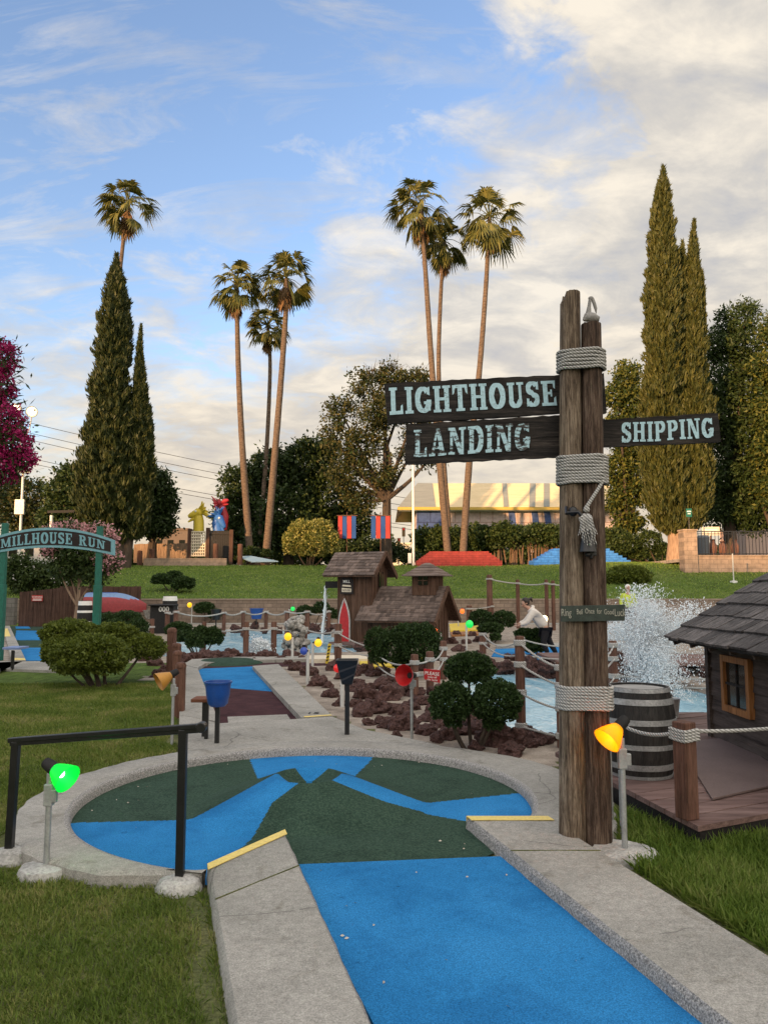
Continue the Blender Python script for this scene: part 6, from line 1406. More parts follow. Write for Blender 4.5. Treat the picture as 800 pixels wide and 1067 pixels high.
def dragon(neck, head, snout, frill_r, mat, label, seed, horns=True, Y=58.4, size=1):
    k = PX(Y); b = At(neck[0][0], neck[0][1], Y); t = thing('dragon_figure', label, 'statue', b); f = lambda p, dy=0: At(p[0], p[1], Y+dy)-b
    m = MB(); N = [f(p) for p in neck]; m.tube(N, [.42*size, .40*size, .34*size, .30*size][:len(N)], 12)
    h, s = f(head, -.1), f(snout, -.25); m.tube([h+(h-s)*.3, h, h.lerp(s, .45), h.lerp(s, .8), s], [.20*size, .36*size, .27*size, .20*size, .10*size], 12)
    j = V((0, 0, -.32*size)); m.tube([h+j*.7, h.lerp(s, .5)+j, s+j*1.25], [.22*size, .14*size, .05*size], 8)
    bd = m.build('body', mat, t, smooth=True)
    m = MB(); rd = random.Random(seed); n = 11; d = (s-h).normalized(); x = d.cross(V((0, 1, 0))).normalized(); c = h-d*.15*size
    for i in range(n):   # webbed frill of pointed rays
        a0, a1 = 6.283*i/n, 6.283*(i+.5)/n; a2 = 6.283*(i+1)/n; r1 = frill_r*k*rd.uniform(.85, 1.15); e = lambda a, r, o: c+(x*math.cos(a)+V((0, 1, 0))*math.sin(a)*.8)*r-d*o
        m.slab([e(a0, .2*size, 0), e(a0, r1*.62, .30*size), e(a1, r1, .42*size), e(a2, r1*.62, .30*size), e(a2, .2*size, 0)], tuple(-d*.05))
    m.build('frill', mat, t)
    m = MB()
    for sg in (-.16, .16): m.tube([h+V((0, sg, .2*size)), h-d*.4+V((0, sg*1.6, .6*size))], [.07, .015], 6)
    m.build('horn', mat, t); m = MB(); m.ball(h+d*.18+V((0, -.28*size, .14)), .09*size, 8, 6); m.build('eye', MAT['white'], t, smooth=True)
dragon([(207, 555), (207, 543), (206, 535)], (207, 534), (196, 538.5), 10, M_plain('dragon_yellow', (.55, .42, .04), .5, var=.15), 'yellow dragon head with a spiky frill rising above the lattice gate', 1)
dragon([(228, 556), (226, 545), (228, 538)], (228, 540), (234, 550), 10, M_plain('dragon_blue', (.03, .13, .42), .5, var=.15), 'blue dragon head with a spiky frill bending down over the dark gate', 2)
dragon([(232, 552), (234, 538), (231, 527)], (229, 524), (238, 521), 8.5, M_plain('dragon_red', (.34, .02, .03), .5, var=.15), 'red dragon head rearing up above the blue one', 3, size=.8, Y=59)
for i, (px, yt, yb, lab) in enumerate(((224.5, 566.5, 583, 'short brown bollard in front of the dark gate'), (250, 567, 583, 'short brown bollard right of the dark gate'), (158, 572, 586, 'dark stump post in front of the golden slat fence'), (145.5, 574, 586, 'leftmost dark stump post in front of the golden slat fence'))):
    b = At(px, yb, 57.2); H = At(px, yt, 57.2).z-b.z; m = MB(); m.lathe([(.2, -.4), (.19, H*.97), (.15, H), (0, H+.03)], seg=12); o = m.build('bollard', MAT['post_brown'], smooth=True); o.location = b; tag(o, lab, 'bollard')
m = MB(); a, c = At(150, 587, 56.6), At(236, 587, 56.6); m.box(((c.x-a.x)/2, 0, .0), (c.x-a.x, .3, .7)); o = m.build('edging_wall', MAT['terrace']); o.location = a+V((0, 0, .02)); tag(o, 'low tan edging wall below the golden slat fence', 'wall')
m = MB(); P = [At(x, y, Y) for x, y, Y in ((247, 580.5, 58), (262, 580, 58), (290, 585.5, 56.5), (262, 586, 56.5))]; m.slab(P, (0, 0, .06)); o = m.build('slide_lane', M_plain('slide_blue', (.30, .42, .50), .5)); tag(o, 'pale blue sloping lane at the feet of the left palms', 'putting green')
board_panel(139, 196, 567, 566, 584, 63, 'golden wooden slat fence catching the sun behind the left cypress', 'bark_pale', 'slat_fence', .22)
# banners
def banner(px0, px1, cols, label, Y=57.5):
    zt, zb = At(px0, 537.5, Y).z, At(px0, 561, Y).z; x0, x1 = At(px0, 537, Y).x, At(px1, 537, Y).x; g = V(((x0+x1)/2, Y, At(px0, 586, Y).z)); t = thing('banner', label, 'banner', g)
    m = MB(); m.tube([(0, .06, -.3), (0, .06, zt-g.z+.3)], .03, 8); m.tube([(x0-g.x-.1, 0.02, zt-g.z+.02), (x1-g.x+.1, .02, zt-g.z+.02)], .035, 6); m.build('pole', MAT['post_brown'], t)
    n = len(cols); w = (x1-x0)/n
    for i, c in enumerate(cols):
        m = MB(); nn = 8; xx = x0-g.x+w*i
        for q in range(nn+1): z = zt-g.z+(zb-zt)*q/nn; s = .05*math.sin(q*.8+i); m.v += [(xx+.012, s, z), (xx+w-.012, s+.03, z), (xx+w-.012, s+.042, z), (xx+.012, s+.012, z)]
        for q in range(nn):
            for e in range(4): m.f.append((q*4+e, q*4+(e+1) % 4, q*4+4+(e+1) % 4, q*4+4+e)); m.m.append(0)
        m.f += [(0, 1, 2, 3), tuple(nn*4+e for e in range(4))]; m.m += [0, 0]
        m.build('stripe', MAT['flag_'+c], t, smooth=True)
MAT['flag_red'] = M_plain('flag_red', (.38, .05, .045), .8, 0, .2, .1); MAT['flag_blue'] = M_plain('flag_blue', (.025, .075, .24), .8, 0, .2, .1)
banner(352, 371, ['red', 'blue', 'red', 'blue'], 'left hanging banner with red stripe outermost on its left edge'); banner(386.5, 406.5, ['blue', 'red', 'blue', 'red'], 'right hanging banner with blue stripe outermost on its left edge')
# poles, lamps, signal
def pole(px, yt, yb, Y, r, mat, name, label, cat='pole'):
    b = At(px, yb, Y); H = At(px, yt, Y).z-b.z; t = thing(name, label, cat, b); m = MB(); m.tube([(0, 0, -.5), (0, 0, H)], [r, r*.8], 10); m.build('pole', MAT[mat], t, smooth=True); return t, H
t, H = pole(430.7, 430, 586, 57, .10, 'white', 'flagpole', 'tall slim white flagpole left of the red planter'); m = MB(); m.ball((0, 0, H), .13, 10, 6); m.build('finial', MAT['white'], t); m = MB(); m.box((-.28, -.05, .3), (.25, .2, .75)); m.build('cabinet', MAT['white'], t)
t, H = pole(19.5, 493, 590, 60, .11, 'white', 'light_pole', 'white light pole with a grey box near the left edge'); m = MB(); m.box((-.05, -.2, H-2.7), (.72, .2, 1.15)); m.build('box', MAT['galv'], t); m = MB(); m.box((.2, -.2, H+.05), (.9, .3, .16)); m.build('lamp_head', MAT['white'], t)
t, H = pole(51.5, 537, 590, 55, .14, 'white', 'light_pole', 'short white post with a dark horizontal arm above the arched sign'); m = MB(); m.bar((-.3, 0, H+.25), (2.6, 0, H+.32), .1, .18); m.bar((2.4, 0, H+.3), (2.4, 0, H+.9), .1, .1); m.build('arm', MAT['black_matte'], t); m = MB(); m.ball((2.4, 0, H+1.0), .12); m.build('lamp_head', MAT['white'], t)
t, H = pole(19.8, 489, 590, 61, .09, 'pipe', 'floodlight', 'twin floodlights on thin curved arms beside the magenta flowers', 'lamp'); b = V(t.location); f = lambda px, py, dy=0: At(px, py, 61+dy)-b
m = MB(); m.tube([(0, 0, H), f(21, 470), f(22, 452), f(21, 440), f(19, 432)], .045, 6); m.tube([f(21, 470), f(26, 458), f(31, 446), f(33, 434)], .045, 6); m.build('arm', MAT['pipe'], t, smooth=True)
for q in ((18, 426), (34.5, 429)):
    m = MB(); m.lathe([(.12, 0), (.36, .28), (.46, .68), (.4, .68), (.3, .3), (0, .22)], f(*q)+V((-.2, .3, .1)), rotto((.35, -.9, -.25)), 14); hd = m.build('lamp_head', MAT['galv'], t, smooth=True); m = MB(); m.ball(f(*q)+V((-.02, -.16, 0)), .30, 10, 6, sc=(1, .6, 1)); m.build('bulb', M_emit('flood', (1, .82, .5), 3.0), hd, smooth=True)
for i, (px, y, lab) in enumerate(((420.3, 553.5, 'upper traffic signal with its red light left of the flagpole'), (415.3, 564.5, 'lower traffic signal left of the flagpole'))):
    t, H = pole(px+.2, y, 586, 85, .06, 'pipe', 'traffic_signal', lab, 'signal'); m = MB(); m.box((0, -.15, H-.1), (.36, .22, 1.0)); m.build('housing', M_plain('housing', (.20, .12, .05), .5), t); m = MB(); m.ball((0, -.27, H+.2), .12, 10, 6, sc=(1, .4, 1)); m.build('lens', MAT['glow_red'], t)

# ---------------------------------------------------------------- buildings
def mall():
    Y = 92; t = thing('building', 'long two storey building with cream sloping roof, yellow eave trim and blue diagonal stripes', 'building', (At(540, 586, Y).x, Y, 3.7)); b = V(t.location)
    f = lambda px, py, dy=0: At(px, py, Y+dy)-b
    xl, xr = f(434, 560).x, f(646, 560).x; ze, zr = f(540, 530).z, f(540, 503.5, 3).z
    gm = M_brick('tile_wall', (.46, .37, .36), (.50, .40, .38), (.34, .24, .21), 1, 1.5, 1.5, .07); bm_ = M_brick('blue_tile', (.05, .09, .24), (.06, .10, .27), (.03, .05, .14), 1, 1.5, 1.5, .07)
    m = MB(); m.box(((xl+xr)/2, 9, ze/2-.5), (xr-xl, 18, ze+1)); m.build('wall', gm, t)
    m = MB(); x2 = f(464, 560).x; m.box(((xl+x2)/2, -.05, ze*.62), (x2-xl, .1, ze*.7)); m.build('blue_band', bm_, t)
    for q0, q1 in ((529, 536), (553, 560), (566, 573), (596, 604)):
        A = [f(q0, 531), f(q1-.5, 531), f(q1+3, 556), f(q0+3.5, 556)]; m = MB(); m.slab([(p.x, -.06, p.z) for p in A], (0, .05, 0)); m.build('blue_band', bm_, t)
    rm = M_noise('cream_roof', [(.56, .43, .25), (.66, .52, .32)], 1.2, .8, .2, .05, fine=8, fineamt=.1, stretch=(.3, 1, 4)); gmm = M_noise('grey_roof', [(.17, .18, .17), (.23, .24, .22)], 1.5, .8, .2, .05, stretch=(.3, 1, 4))
    xi, xo = f(414, 530).x, f(650, 530).x; xt, xu = f(436, 505).x, f(640, 505).x
    m = MB(); m.add([(xi, -1.2, ze), (xo, -1.2, ze), (xu, 3, zr), (xt, 3, zr), (xi, 19, ze), (xt, 15, zr), (xo, 19, ze), (xu, 15, zr)], [(0, 1, 2, 3), (4, 0, 3, 5), (1, 6, 7, 2), (3, 2, 7, 5), (6, 4, 5, 7)], 0); m.m[1] = 1
    rf = m.build('roof', [rm, gmm], t)
    on = lambda px, v: V((f(px, 515).x, -1.2+4.2*v, ze+(zr-ze)*v))+V((0, -.05, .05))
    for q0, q1, s in ((523, 528, 4), (549, 555, 8), (564, 570, 8), (592, 598, 6)): m = MB(); m.slab([on(q0, .02), on(q1, .02), on(q1+s, .98), on(q0+s, .98)], (0, .02, -.02)); m.build('roof_stripe', gmm, rf)
    m = MB(); g0 = [on(414.5, .01), on(453, .01), on(452, .99), on(436, .99)]; m.slab(g0, (0, .02, -.02)); m.build('roof_stripe', gmm, rf)
    m = MB(); m.box(((xi+xo)/2, -1.25, ze-.12), (xo-xi, .25, .34)); m.build('eave_trim', M_plain('eave_yellow', (.50, .34, .07), .6), rf)
    m = MB(); m.box(((xi+xo)/2, -.55, ze-.3), (xo-xi-.4, 1.2, .08)); m.build('soffit', MAT['white'], rf)
    m = MB()
    for y in (3, 7, 11): m.box((xr+.02, y, ze*.5), (.1, 1.6, ze*.55))
    m.build('window', MAT['glass'], t)
mall()
def plain_building(px0, px1, yt, Y, d, mat, label, roofm, yb=590, win=0):
    x0, x1 = At(px0, yt, Y).x, At(px1, yt, Y).x; H = At(px0, yt, Y).z-3.7; t = thing('building', label, 'building', ((x0+x1)/2, Y, 3.7)); m = MB(); m.box((0, d/2, H/2-.5), (x1-x0, d, H+1)); m.build('wall', mat, t); m = MB(); m.box((0, d/2, H+.1), (x1-x0+.3, d+.3, .25)); m.build('roof', roofm, t)
    if win:
        for i in range(win):
            m = MB(); m.box(((i+.5)/win*(x1-x0)-(x1-x0)/2, -.02, H*.6), ((x1-x0)/win*.5, .06, H*.35)); m.build('window', MAT['glass'], t)
plain_building(-12, 74, 566, 68, 6, M_plain('pale_wall', (.42, .42, .43), .8), 'pale grey low building behind the arched sign', MAT['galv'], win=5)
plain_building(160, 196, 552, 110, 8, M_plain('dun_wall', (.13, .095, .075), .8), 'small dun roofed building far behind the golden slat fence', M_plain('dun_roof', (.14, .10, .08), .8), win=3)
plain_building(404, 427, 567, 120, 6, M_plain('far_white', (.62, .56, .46), .8), 'tiny far white building glimpsed under the banners', MAT['cream'], win=2)
plain_building(776, 800, 549, 66, 5, M_plain('pink_wall', (.48, .34, .30), .8), 'pale pink wall of a building behind the railing at the right edge', MAT['cream'], win=0)

# ---------------------------------------------------------------- palms
def palm(trunk, crown_r, label, seed, Y, r0=.30, r1=.19, zs=0):
    b = gbase(trunk[0][0], Y); b = V((At(trunk[0][0], trunk[0][1], Y).x, Y, ground_z(0, Y))); t = thing('palm_tree', label, 'tree', b, 0, 'tall fan palms on the crest'); pts = [V((0, 0, -.4))]+[At(x, y, Y)-b for x, y in trunk[1:]]
    # smooth the trunk line
    P = []; n = len(pts)
    for i in range(n-1):
        p0, p1, p2, p3 = pts[max(i-1, 0)], pts[i], pts[i+1], pts[min(i+2, n-1)]
        for q in range(10):
            s = q/10; P.append(.5*((2*p1)+(p2-p0)*s+(2*p0-5*p1+4*p2-p3)*s*s+(3*p1-p0-3*p2+p3)*s**3))
    P.append(pts[-1]); N = len(P); r0 *= .70; r1 *= .74; rr_ = [(r0*1.35 if i < 2 else r0+(r1-r0)*i/N)*(1+.03*math.sin(i*2.3)) for i in range(N)]
    m = MB(); m.tube(P, rr_, 12); m.build('trunk', MAT['palm_trunk'], t, smooth=True)
    top = np.array(P[-1]); rd = np.random.default_rng(seed)
    def fronds(nm, mat, els, plen, bl, nseg, droop, spread, wid, par, zoff=(0, 0)):
        VV = []; m2 = MB()
        for el in els:
            az = rd.uniform(0, 2*np.pi); e = R(el); d = np.array([math.cos(az)*math.cos(e), math.sin(az)*math.cos(e), math.sin(e)]); st = top+np.array([0, 0, rd.uniform(*zoff)])
            L = plen*rd.uniform(.8, 1.15); dr = droop*L*.35; mid = st+d*L*.55+np.array([0, 0, -.0]); hub = st+d*L+np.array([0, 0, -dr*.6])
            m2.tube([tuple(st), tuple(mid), tuple(hub)], [.035, .028, .018], 4, cap=False)
            fd = hub-mid; fd /= np.linalg.norm(fd); sd = np.cross(fd, [0, 0, 1]); sd /= max(1e-6, np.linalg.norm(sd)); tw = rd.normal(0, .5); up = np.cross(sd, fd); sd = sd*math.cos(tw)+up*math.sin(tw)
            for k in range(nseg):
                a = R(spread)*(2*(k+.5)/nseg-1); bd = fd*math.cos(a)+sd*math.sin(a); l = bl*(1-.30*abs(a)/R(spread))*rd.uniform(.85, 1.1)
                w = np.cross(bd, up+rd.normal(0, .25, 3)); w /= max(1e-6, np.linalg.norm(w)); w = w*wid*.5
                p1 = hub+bd*l*.55+np.array([0, 0, -droop*l*.12]); p2 = hub+bd*l*.95+np.array([0, 0, -droop*l*.55])
                VV += [hub-w*.35, hub+w*.35, p1+w, p1-w, p1-w, p1+w, p2+w*.12, p2-w*.12]
        v = np.array(VV); np_mesh(nm, v, 4, np.arange(len(v)), MAT[mat], par); return m2
    c = crown_r
    els = list(rd.uniform(8, 88, 22))+list(rd.uniform(-58, 12, 20))
    m2 = fronds('crown', 'palm_leaf', els, c*.66, c*.56, 13, .80, 88, .17, t, (-.2, .3)); m2.build('petioles', MAT['palm_leaf'], t)
    m3 = fronds('dry_skirt', 'palm_dry', rd.uniform(-88, -62, 26), c*.26, c*.44, 10, .6, 48, .11, t, (-1.3, .0)); m3.build('dry_petioles', MAT['palm_dry'], t)
for a in [([(112, 585), (117, 420), (122, 320), (128, 255), (134, 212)], 2.45, 'lone tall fan palm rising behind the left cypress', 1, 62, .27, .20),
          ([(262, 581), (254, 490), (249, 400), (247, 330), (247, 297)], 2.3, 'leftmost tall fan palm of the three left of the olive tree', 2, 60, .42, .20),
          ([(268, 581), (277, 480), (281, 400), (281, 365), (279, 340)], 1.9, 'shorter fan palm standing between two taller ones on the left', 3, 66, .30, .18),
          ([(276, 581), (285, 490), (294, 380), (298, 320), (298, 290)], 2.35, 'tall fan palm with its trunk leaning right above the variegated shrub', 4, 60, .45, .20),
          ([(468, 580), (457, 470), (449, 370), (443, 280), (438, 214)], 2.6, 'tallest left palm of the three behind the LIGHTHOUSE board', 5, 59, .42, .20),
          ([(471, 580), (462, 480), (457, 390), (459, 310), (463, 252)], 2.15, 'middle slimmer palm of the three behind the LIGHTHOUSE board', 6, 62, .34, .18),
          ([(481, 580), (489, 480), (499, 390), (506, 300), (510, 226)], 2.75, 'palm with trunk leaning right of the three behind the LIGHTHOUSE board', 7, 59, .42, .20)]: palm(*a[:1], *a[1:5], *a[5:])

# ---------------------------------------------------------------- cypresses and other trees
def cypress(label, Y, spires, n, mat, trunk_px, yb, ybt, seed, L=.46, W=.115, bark='bark', wid=.9):
    b = V((At(trunk_px, yb, Y).x, Y, ground_z(At(trunk_px, yb, Y).x, Y))); t = thing('cypress_tree', label, 'tree', b); k = PX(Y); rd = np.random.default_rng(seed); PP = []; DD = []
    tot = 0
    for prof in spires: tot += sum((r0+r1)*abs(y1-y0) for (y0, c0, r0), (y1, c1, r1) in zip(prof[:-1], prof[1:]))
    for si, prof in enumerate(spires):
        ar = sum((p[2]+q[2])*abs(q[0]-p[0]) for p, q in zip(prof[:-1], prof[1:])); m_ = int(n*ar/tot); ys = np.array([p[0] for p in prof]); cs = np.array([p[1] for p in prof]); rs = np.array([p[2] for p in prof])
        y = ys[0]+(ys[-1]-ys[0])*rd.uniform(0, 1, m_*2)**.85; rq = np.interp(y, ys, rs); keep = rd.uniform(0, rs.max(), m_*2) < np.maximum(rq, rs.max()*.12); y = y[keep][:m_]; m_ = len(y)
        cx = np.interp(y, ys, cs); rq = np.interp(y, ys, rs)*k*wid; z0 = np.array([At(c, q, Y) for c, q in zip(cx, y)]); th = rd.uniform(0, 2*np.pi, m_)
        lump = np.array([mnoise.noise(V((math.cos(a)*1.6, math.sin(a)*1.6, q*.035+seed+si*5)))*.42+mnoise.noise(V((math.cos(a)*4.5, math.sin(a)*4.5, q*.13+seed+si*5)))*.50 for a, q in zip(th, y)])
        r = rq*(1+lump)*(.40+.60*rd.uniform(0, 1, m_)**.45)
        PP.append(np.stack([z0[:, 0]+np.cos(th)*r-b.x, z0[:, 1]+np.sin(th)*r*.9-b.y, z0[:, 2]-b.z], -1)); DD.append(np.stack([np.cos(th)*.45, np.sin(th)*.45, np.full(m_, 1.0)], -1))
    leaves('crown', np.concatenate(PP), np.concatenate(DD), L, W, MAT[mat], t, None, .30)
    top = At(trunk_px, ybt, Y)-b; m = MB(); m.tube([(0, 0, -.4), (.05, 0, top.z*.5), (0, 0, top.z), (0, 0, top.z*2.2)], [.75, .55, .5, .2], 12); m.tube([(.5, .1, -.4), (.7, .1, top.z*.8), (.6, .1, top.z*1.4)], [.45, .35, .2], 10)
    m.build('trunk', MAT[bark], t, smooth=True)
cypress('tall pointed dark green cypress left of the palms with a slimmer second spire', 54, [[(264, 121.5, .6), (290, 121, 9), (315, 121.5, 14), (350, 119, 17), (390, 117, 20), (430, 115, 25), (470, 113, 30), (500, 113, 32), (540, 114, 32), (560, 118, 20), (568, 120, 8)], [(338, 147.5, .4), (360, 145.5, 3), (400, 145, 7), (440, 147, 12), (500, 146, 14), (545, 144, 14), (560, 140, 6)]], 80000, 'cypress', 122, 585, 555, 3)
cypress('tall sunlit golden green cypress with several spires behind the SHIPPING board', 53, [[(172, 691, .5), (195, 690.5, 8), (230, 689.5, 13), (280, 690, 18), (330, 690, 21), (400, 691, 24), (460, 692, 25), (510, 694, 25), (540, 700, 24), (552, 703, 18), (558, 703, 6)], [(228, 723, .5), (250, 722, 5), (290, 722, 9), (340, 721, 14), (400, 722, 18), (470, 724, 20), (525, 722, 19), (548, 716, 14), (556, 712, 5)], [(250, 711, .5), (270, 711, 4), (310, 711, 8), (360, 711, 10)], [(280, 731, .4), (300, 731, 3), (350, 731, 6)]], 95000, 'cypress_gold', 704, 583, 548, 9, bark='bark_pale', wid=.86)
def tpx(name, label, Y, bpx, tr_y, r0, blobs, *a, **k):
    b = gbase(bpx, Y); th = At(bpx, tr_y, Y).z-b.z; return tree(name, label, 'tree', b, th, r0, lobepx(b, Y, blobs), *a, **k)
tpx('broadleaf_tree', 'broad dark green tree behind the left palms', 68, 300, 560, .45, [(252, 505, 22, 0, .9), (283, 492, 24, 0, .9), (318, 482, 28, 0, .85), (336, 470, 16, 0, .8), (248, 538, 24, 1, .9), (300, 532, 34, -1, .9), (342, 520, 30, 0, 1), (278, 560, 24, -1, .8), (332, 560, 30, -.5, .7), (366, 545, 24, 1, .9), (240, 560, 16, 0, .9)], 42000, .34, .20, 'dark_leaf', mats2=['mid_leaf'], mixp=.35)
tpx('olive_tree', 'tall loose olive brown tree with bare twigs at its top behind the banners', 62, 403, 520, .42, [(385, 402, 22, 0, .8), (408, 392, 16, 0, .8), (432, 402, 22, 0, .8), (356, 428, 18, 0, .8), (395, 432, 26, -.5, .8), (348, 452, 14, 0, .7), (375, 468, 28, 0, .8), (360, 492, 22, 0, .8), (432, 430, 22, 0, .9), (430, 468, 18, .5, .8), (396, 498, 22, 0, .7), (378, 520, 18, .5, .7), (445, 478, 14, .5, .7)], 19000, .30, .15, 'olive_leaf', mats2=['dark_leaf'], mixp=.2, twigs=34, inner=.35, lump=.4, clump=22)
tpx('conifer_tree', 'dark green layered conifer right of the golden cypress', 58, 762, 540, .5, [(757, 334, 12, 0, 1.1), (776, 328, 13, 0, 1.1), (748, 362, 18, 0, 1), (775, 358, 24, 0, 1), (748, 405, 24, 0, 1), (778, 402, 30, 0, 1), (752, 452, 26, 0, .9), (782, 450, 34, 0, .9), (750, 498, 26, 0, .8), (782, 502, 34, 0, .8), (755, 532, 24, 0, .6), (790, 538, 26, 0, .6), (740, 430, 14, -1, .9)], 42000, .34, .13, 'dark_leaf', mats2=['mid_leaf'], mixp=.55, lump=.3)
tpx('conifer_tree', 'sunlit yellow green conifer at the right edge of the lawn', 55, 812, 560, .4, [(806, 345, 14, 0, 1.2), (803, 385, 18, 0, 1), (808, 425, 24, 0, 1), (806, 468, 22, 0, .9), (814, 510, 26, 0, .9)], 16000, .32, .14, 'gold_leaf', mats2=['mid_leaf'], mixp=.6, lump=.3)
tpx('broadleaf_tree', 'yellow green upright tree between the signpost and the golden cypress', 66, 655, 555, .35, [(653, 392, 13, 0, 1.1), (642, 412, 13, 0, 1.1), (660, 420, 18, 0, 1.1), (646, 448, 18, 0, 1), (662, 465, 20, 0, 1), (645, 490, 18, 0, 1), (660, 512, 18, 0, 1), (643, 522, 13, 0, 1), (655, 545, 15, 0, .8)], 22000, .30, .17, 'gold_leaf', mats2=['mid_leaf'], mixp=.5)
tpx('broadleaf_tree', 'dark rounded tree just right of the left cypress', 60, 158, 565, .4, [(162, 505, 16, 0, 1), (170, 522, 15, 0, 1), (155, 530, 20, 0, 1), (165, 546, 17, 0, .8), (140, 545, 18, -1, .8)], 14000, .28, .17, 'dark_leaf')
tpx('broadleaf_tree', 'mid green tree left of the left cypress', 70, 72, 560, .35, [(74, 496, 14, 0, .9), (62, 512, 15, 0, .9), (84, 515, 18, 0, 1), (70, 535, 22, 0, .9), (55, 540, 14, 0, .8), (90, 545, 16, 0, .8)], 12000, .32, .2, 'mid_leaf', mats2=['dark_leaf'], mixp=.3)
tpx('broadleaf_tree', 'sparse brown leaved tree at the left edge behind the white light pole', 72, 24, 560, .35, [(10, 508, 16, 0, .9), (30, 515, 18, 0, .9), (16, 535, 20, 0, .9), (38, 538, 16, 0, .9), (2, 528, 14, 0, .9), (25, 555, 16, 0, .7)], 7500, .32, .2, 'olive_leaf', mats2=['dark_leaf'], mixp=.4, inner=.4)
tpx('broadleaf_tree', 'low dark trees behind the white flagpole', 66, 395, 575, .25, [(382, 572, 14, 0, .8), (402, 572, 14, 0, .8), (360, 575, 14, 0, .7), (418, 578, 10, 0, .7)], 6000, .26, .16, 'dark_leaf')
# long hedge behind the planters: bare stems under a leafy top
b = V((At(515, 586, 62).x, 62, 3.75)); t = thing('hedge', 'long leafy hedge on bare stems behind the red and blue planters', 'hedge', b); rd = np.random.default_rng(4); PP = []; DD = []
hp = [(q, 557+rd.uniform(-3.5, 3.5), 13+rd.uniform(-2, 2)) for q in range(442, 600, 9)]+[(q, 566, 12) for q in range(442, 516, 10)]+[(q, 562, 13) for q in range(600, 650, 9)]
for q, y, r in hp:
    c = At(q, y, 62+rd.uniform(-.6, .6))-b; p, d = shell(1300, c, r*PX(62), (1, 1, .85), .5, .25, 2.5, seed=q); PP.append(p); DD.append(d)
leaves('crown', np.concatenate(PP), np.concatenate(DD), .24, .15, MAT['mid_leaf'], t, None, .8)
m = MB(); 
for i in range(70): x = random.uniform(At(515, 586, 62).x, At(600, 586, 62).x)-b.x; m.tube([(x, random.uniform(-.3, .3), -.3), (x+random.uniform(-.3, .3), random.uniform(-.3, .3), 2.0)], [.07, .05], 5)
m.build('stems', M_noise('stem_bark', [(.09, .055, .035), (.17, .11, .07)], 6), t)
# flowering shrubs on the left
def flowers(t, lobes, n, size, mat, seed, name='blossom', cl=7, flat_=.6):
    rd = np.random.default_rng(seed); PP = []; DD = []
    tot = sum(r*r for *_, r, _ in lobes)
    for (x, y, z, r, sq) in lobes:
        k = max(3, int(n*r*r/tot)); p, d = shell(k, (x, y, z), r*1.03, (1, 1, sq), .85, .15, 2.2, seed=seed); p = np.repeat(p, cl, 0)+rd.normal(0, size*1.1, (k*cl, 3)); PP.append(p); DD.append(np.repeat(d, cl, 0))
    leaves(name, np.concatenate(PP), np.concatenate(DD), size, size*.8, MAT[mat], t, None, 1.0)
Yc = 31; b = V((At(80, 650, Yc).x, Yc, 0)); lb = lobepx(b, Yc, [(72, 558, 20, 0, .6), (100, 560, 18, 0, .6), (58, 572, 12, 0, .6), (85, 576, 22, 0, .7), (112, 585, 12, 0, .8), (70, 592, 16, 0, .7), (98, 598, 16, 0, .7)])
t = tree('crepe_myrtle', 'pink flowering tree with pale bare stems behind the arched sign', 'tree', b, At(80, 632, Yc).z, .10, lb, 9000, .16, .09, 'mid_leaf', 'bark_pale'); flowers(t, lb[:3]+[lb[4]], 900, .10, 'pink', 3)
Yr = 40; b = gbase(32, Yr); lb = lobepx(b, Yr, [(8, 596, 16, 0, .8), (28, 602, 18, 0, .8), (48, 598, 16, 0, .8), (64, 604, 14, 0, .8), (20, 588, 12, 0, .7)])
t = tree('rose_bush', 'sprawling bush with scattered white blossoms above the brown fence', 'shrub', b, .5, .06, lb, 9000, .17, .10, 'mid_leaf'); flowers(t, lb, 40, .10, 'white_flower', 5, cl=5)
Yo = 11; b = V((At(-60, 700, Yo).x, Yo, 0)); lb = lobepx(b, Yo, [(-2, 372, 16, 0, 1), (-6, 400, 18, 0, 1), (6, 440, 18, 0, 1), (14, 462, 16, 0, 1), (0, 485, 18, 0, 1), (22, 478, 12, 0, .8), (-30, 430, 40, .2, 1.3), (-40, 520, 36, .3, 1.2)])
t = tree('oleander', 'magenta flowering oleander leaning in from the upper left edge', 'tree', b, At(-60, 520, Yo).z, .06, lb, 5200, .12, .028, 'dark_leaf', lump=.15, jit=.5); flowers(t, lb[:6], 420, .040, 'magenta', 9, cl=26)
# a far line of shrubs beyond the crest
PP = []; DD = []; rd = np.random.default_rng(12)
for q in range(-40, 850, 7):
    if 403 < q < 428: continue
    c = At(q, (577 if (q//7) % 2 else 586)+rd.uniform(-5, 4), 78+rd.uniform(-3, 3)); p, d = shell(420, c, (9+rd.uniform(-2, 3))*PX(78), (1.3, 1, 1.0), .5, .25, 2.5, seed=q); PP.append(p); DD.append(d)
g = leaves('treeline', np.concatenate(PP), np.concatenate(DD), .36, .24, MAT['mid_leaf'], None, None, .8); tag(g, 'far dark line of shrubs beyond the crest', None, None, 'stuff')
# sparse tufts on the hill so its outline is not a knife edge
x = RNG.uniform(-28, 30, 60000); y = RNG.uniform(38.4, 58, 60000); z = hill(x, y); n = len(x); P = np.stack([x, y, z+.02], -1)
g = leaves('grass', P, np.tile([0, 0, 1.0], (n, 1)), .13, .05, MAT['grass_fresh'], None, None, .35); tag(g, 'short grass on the slope above the block wall', None, None, 'stuff')
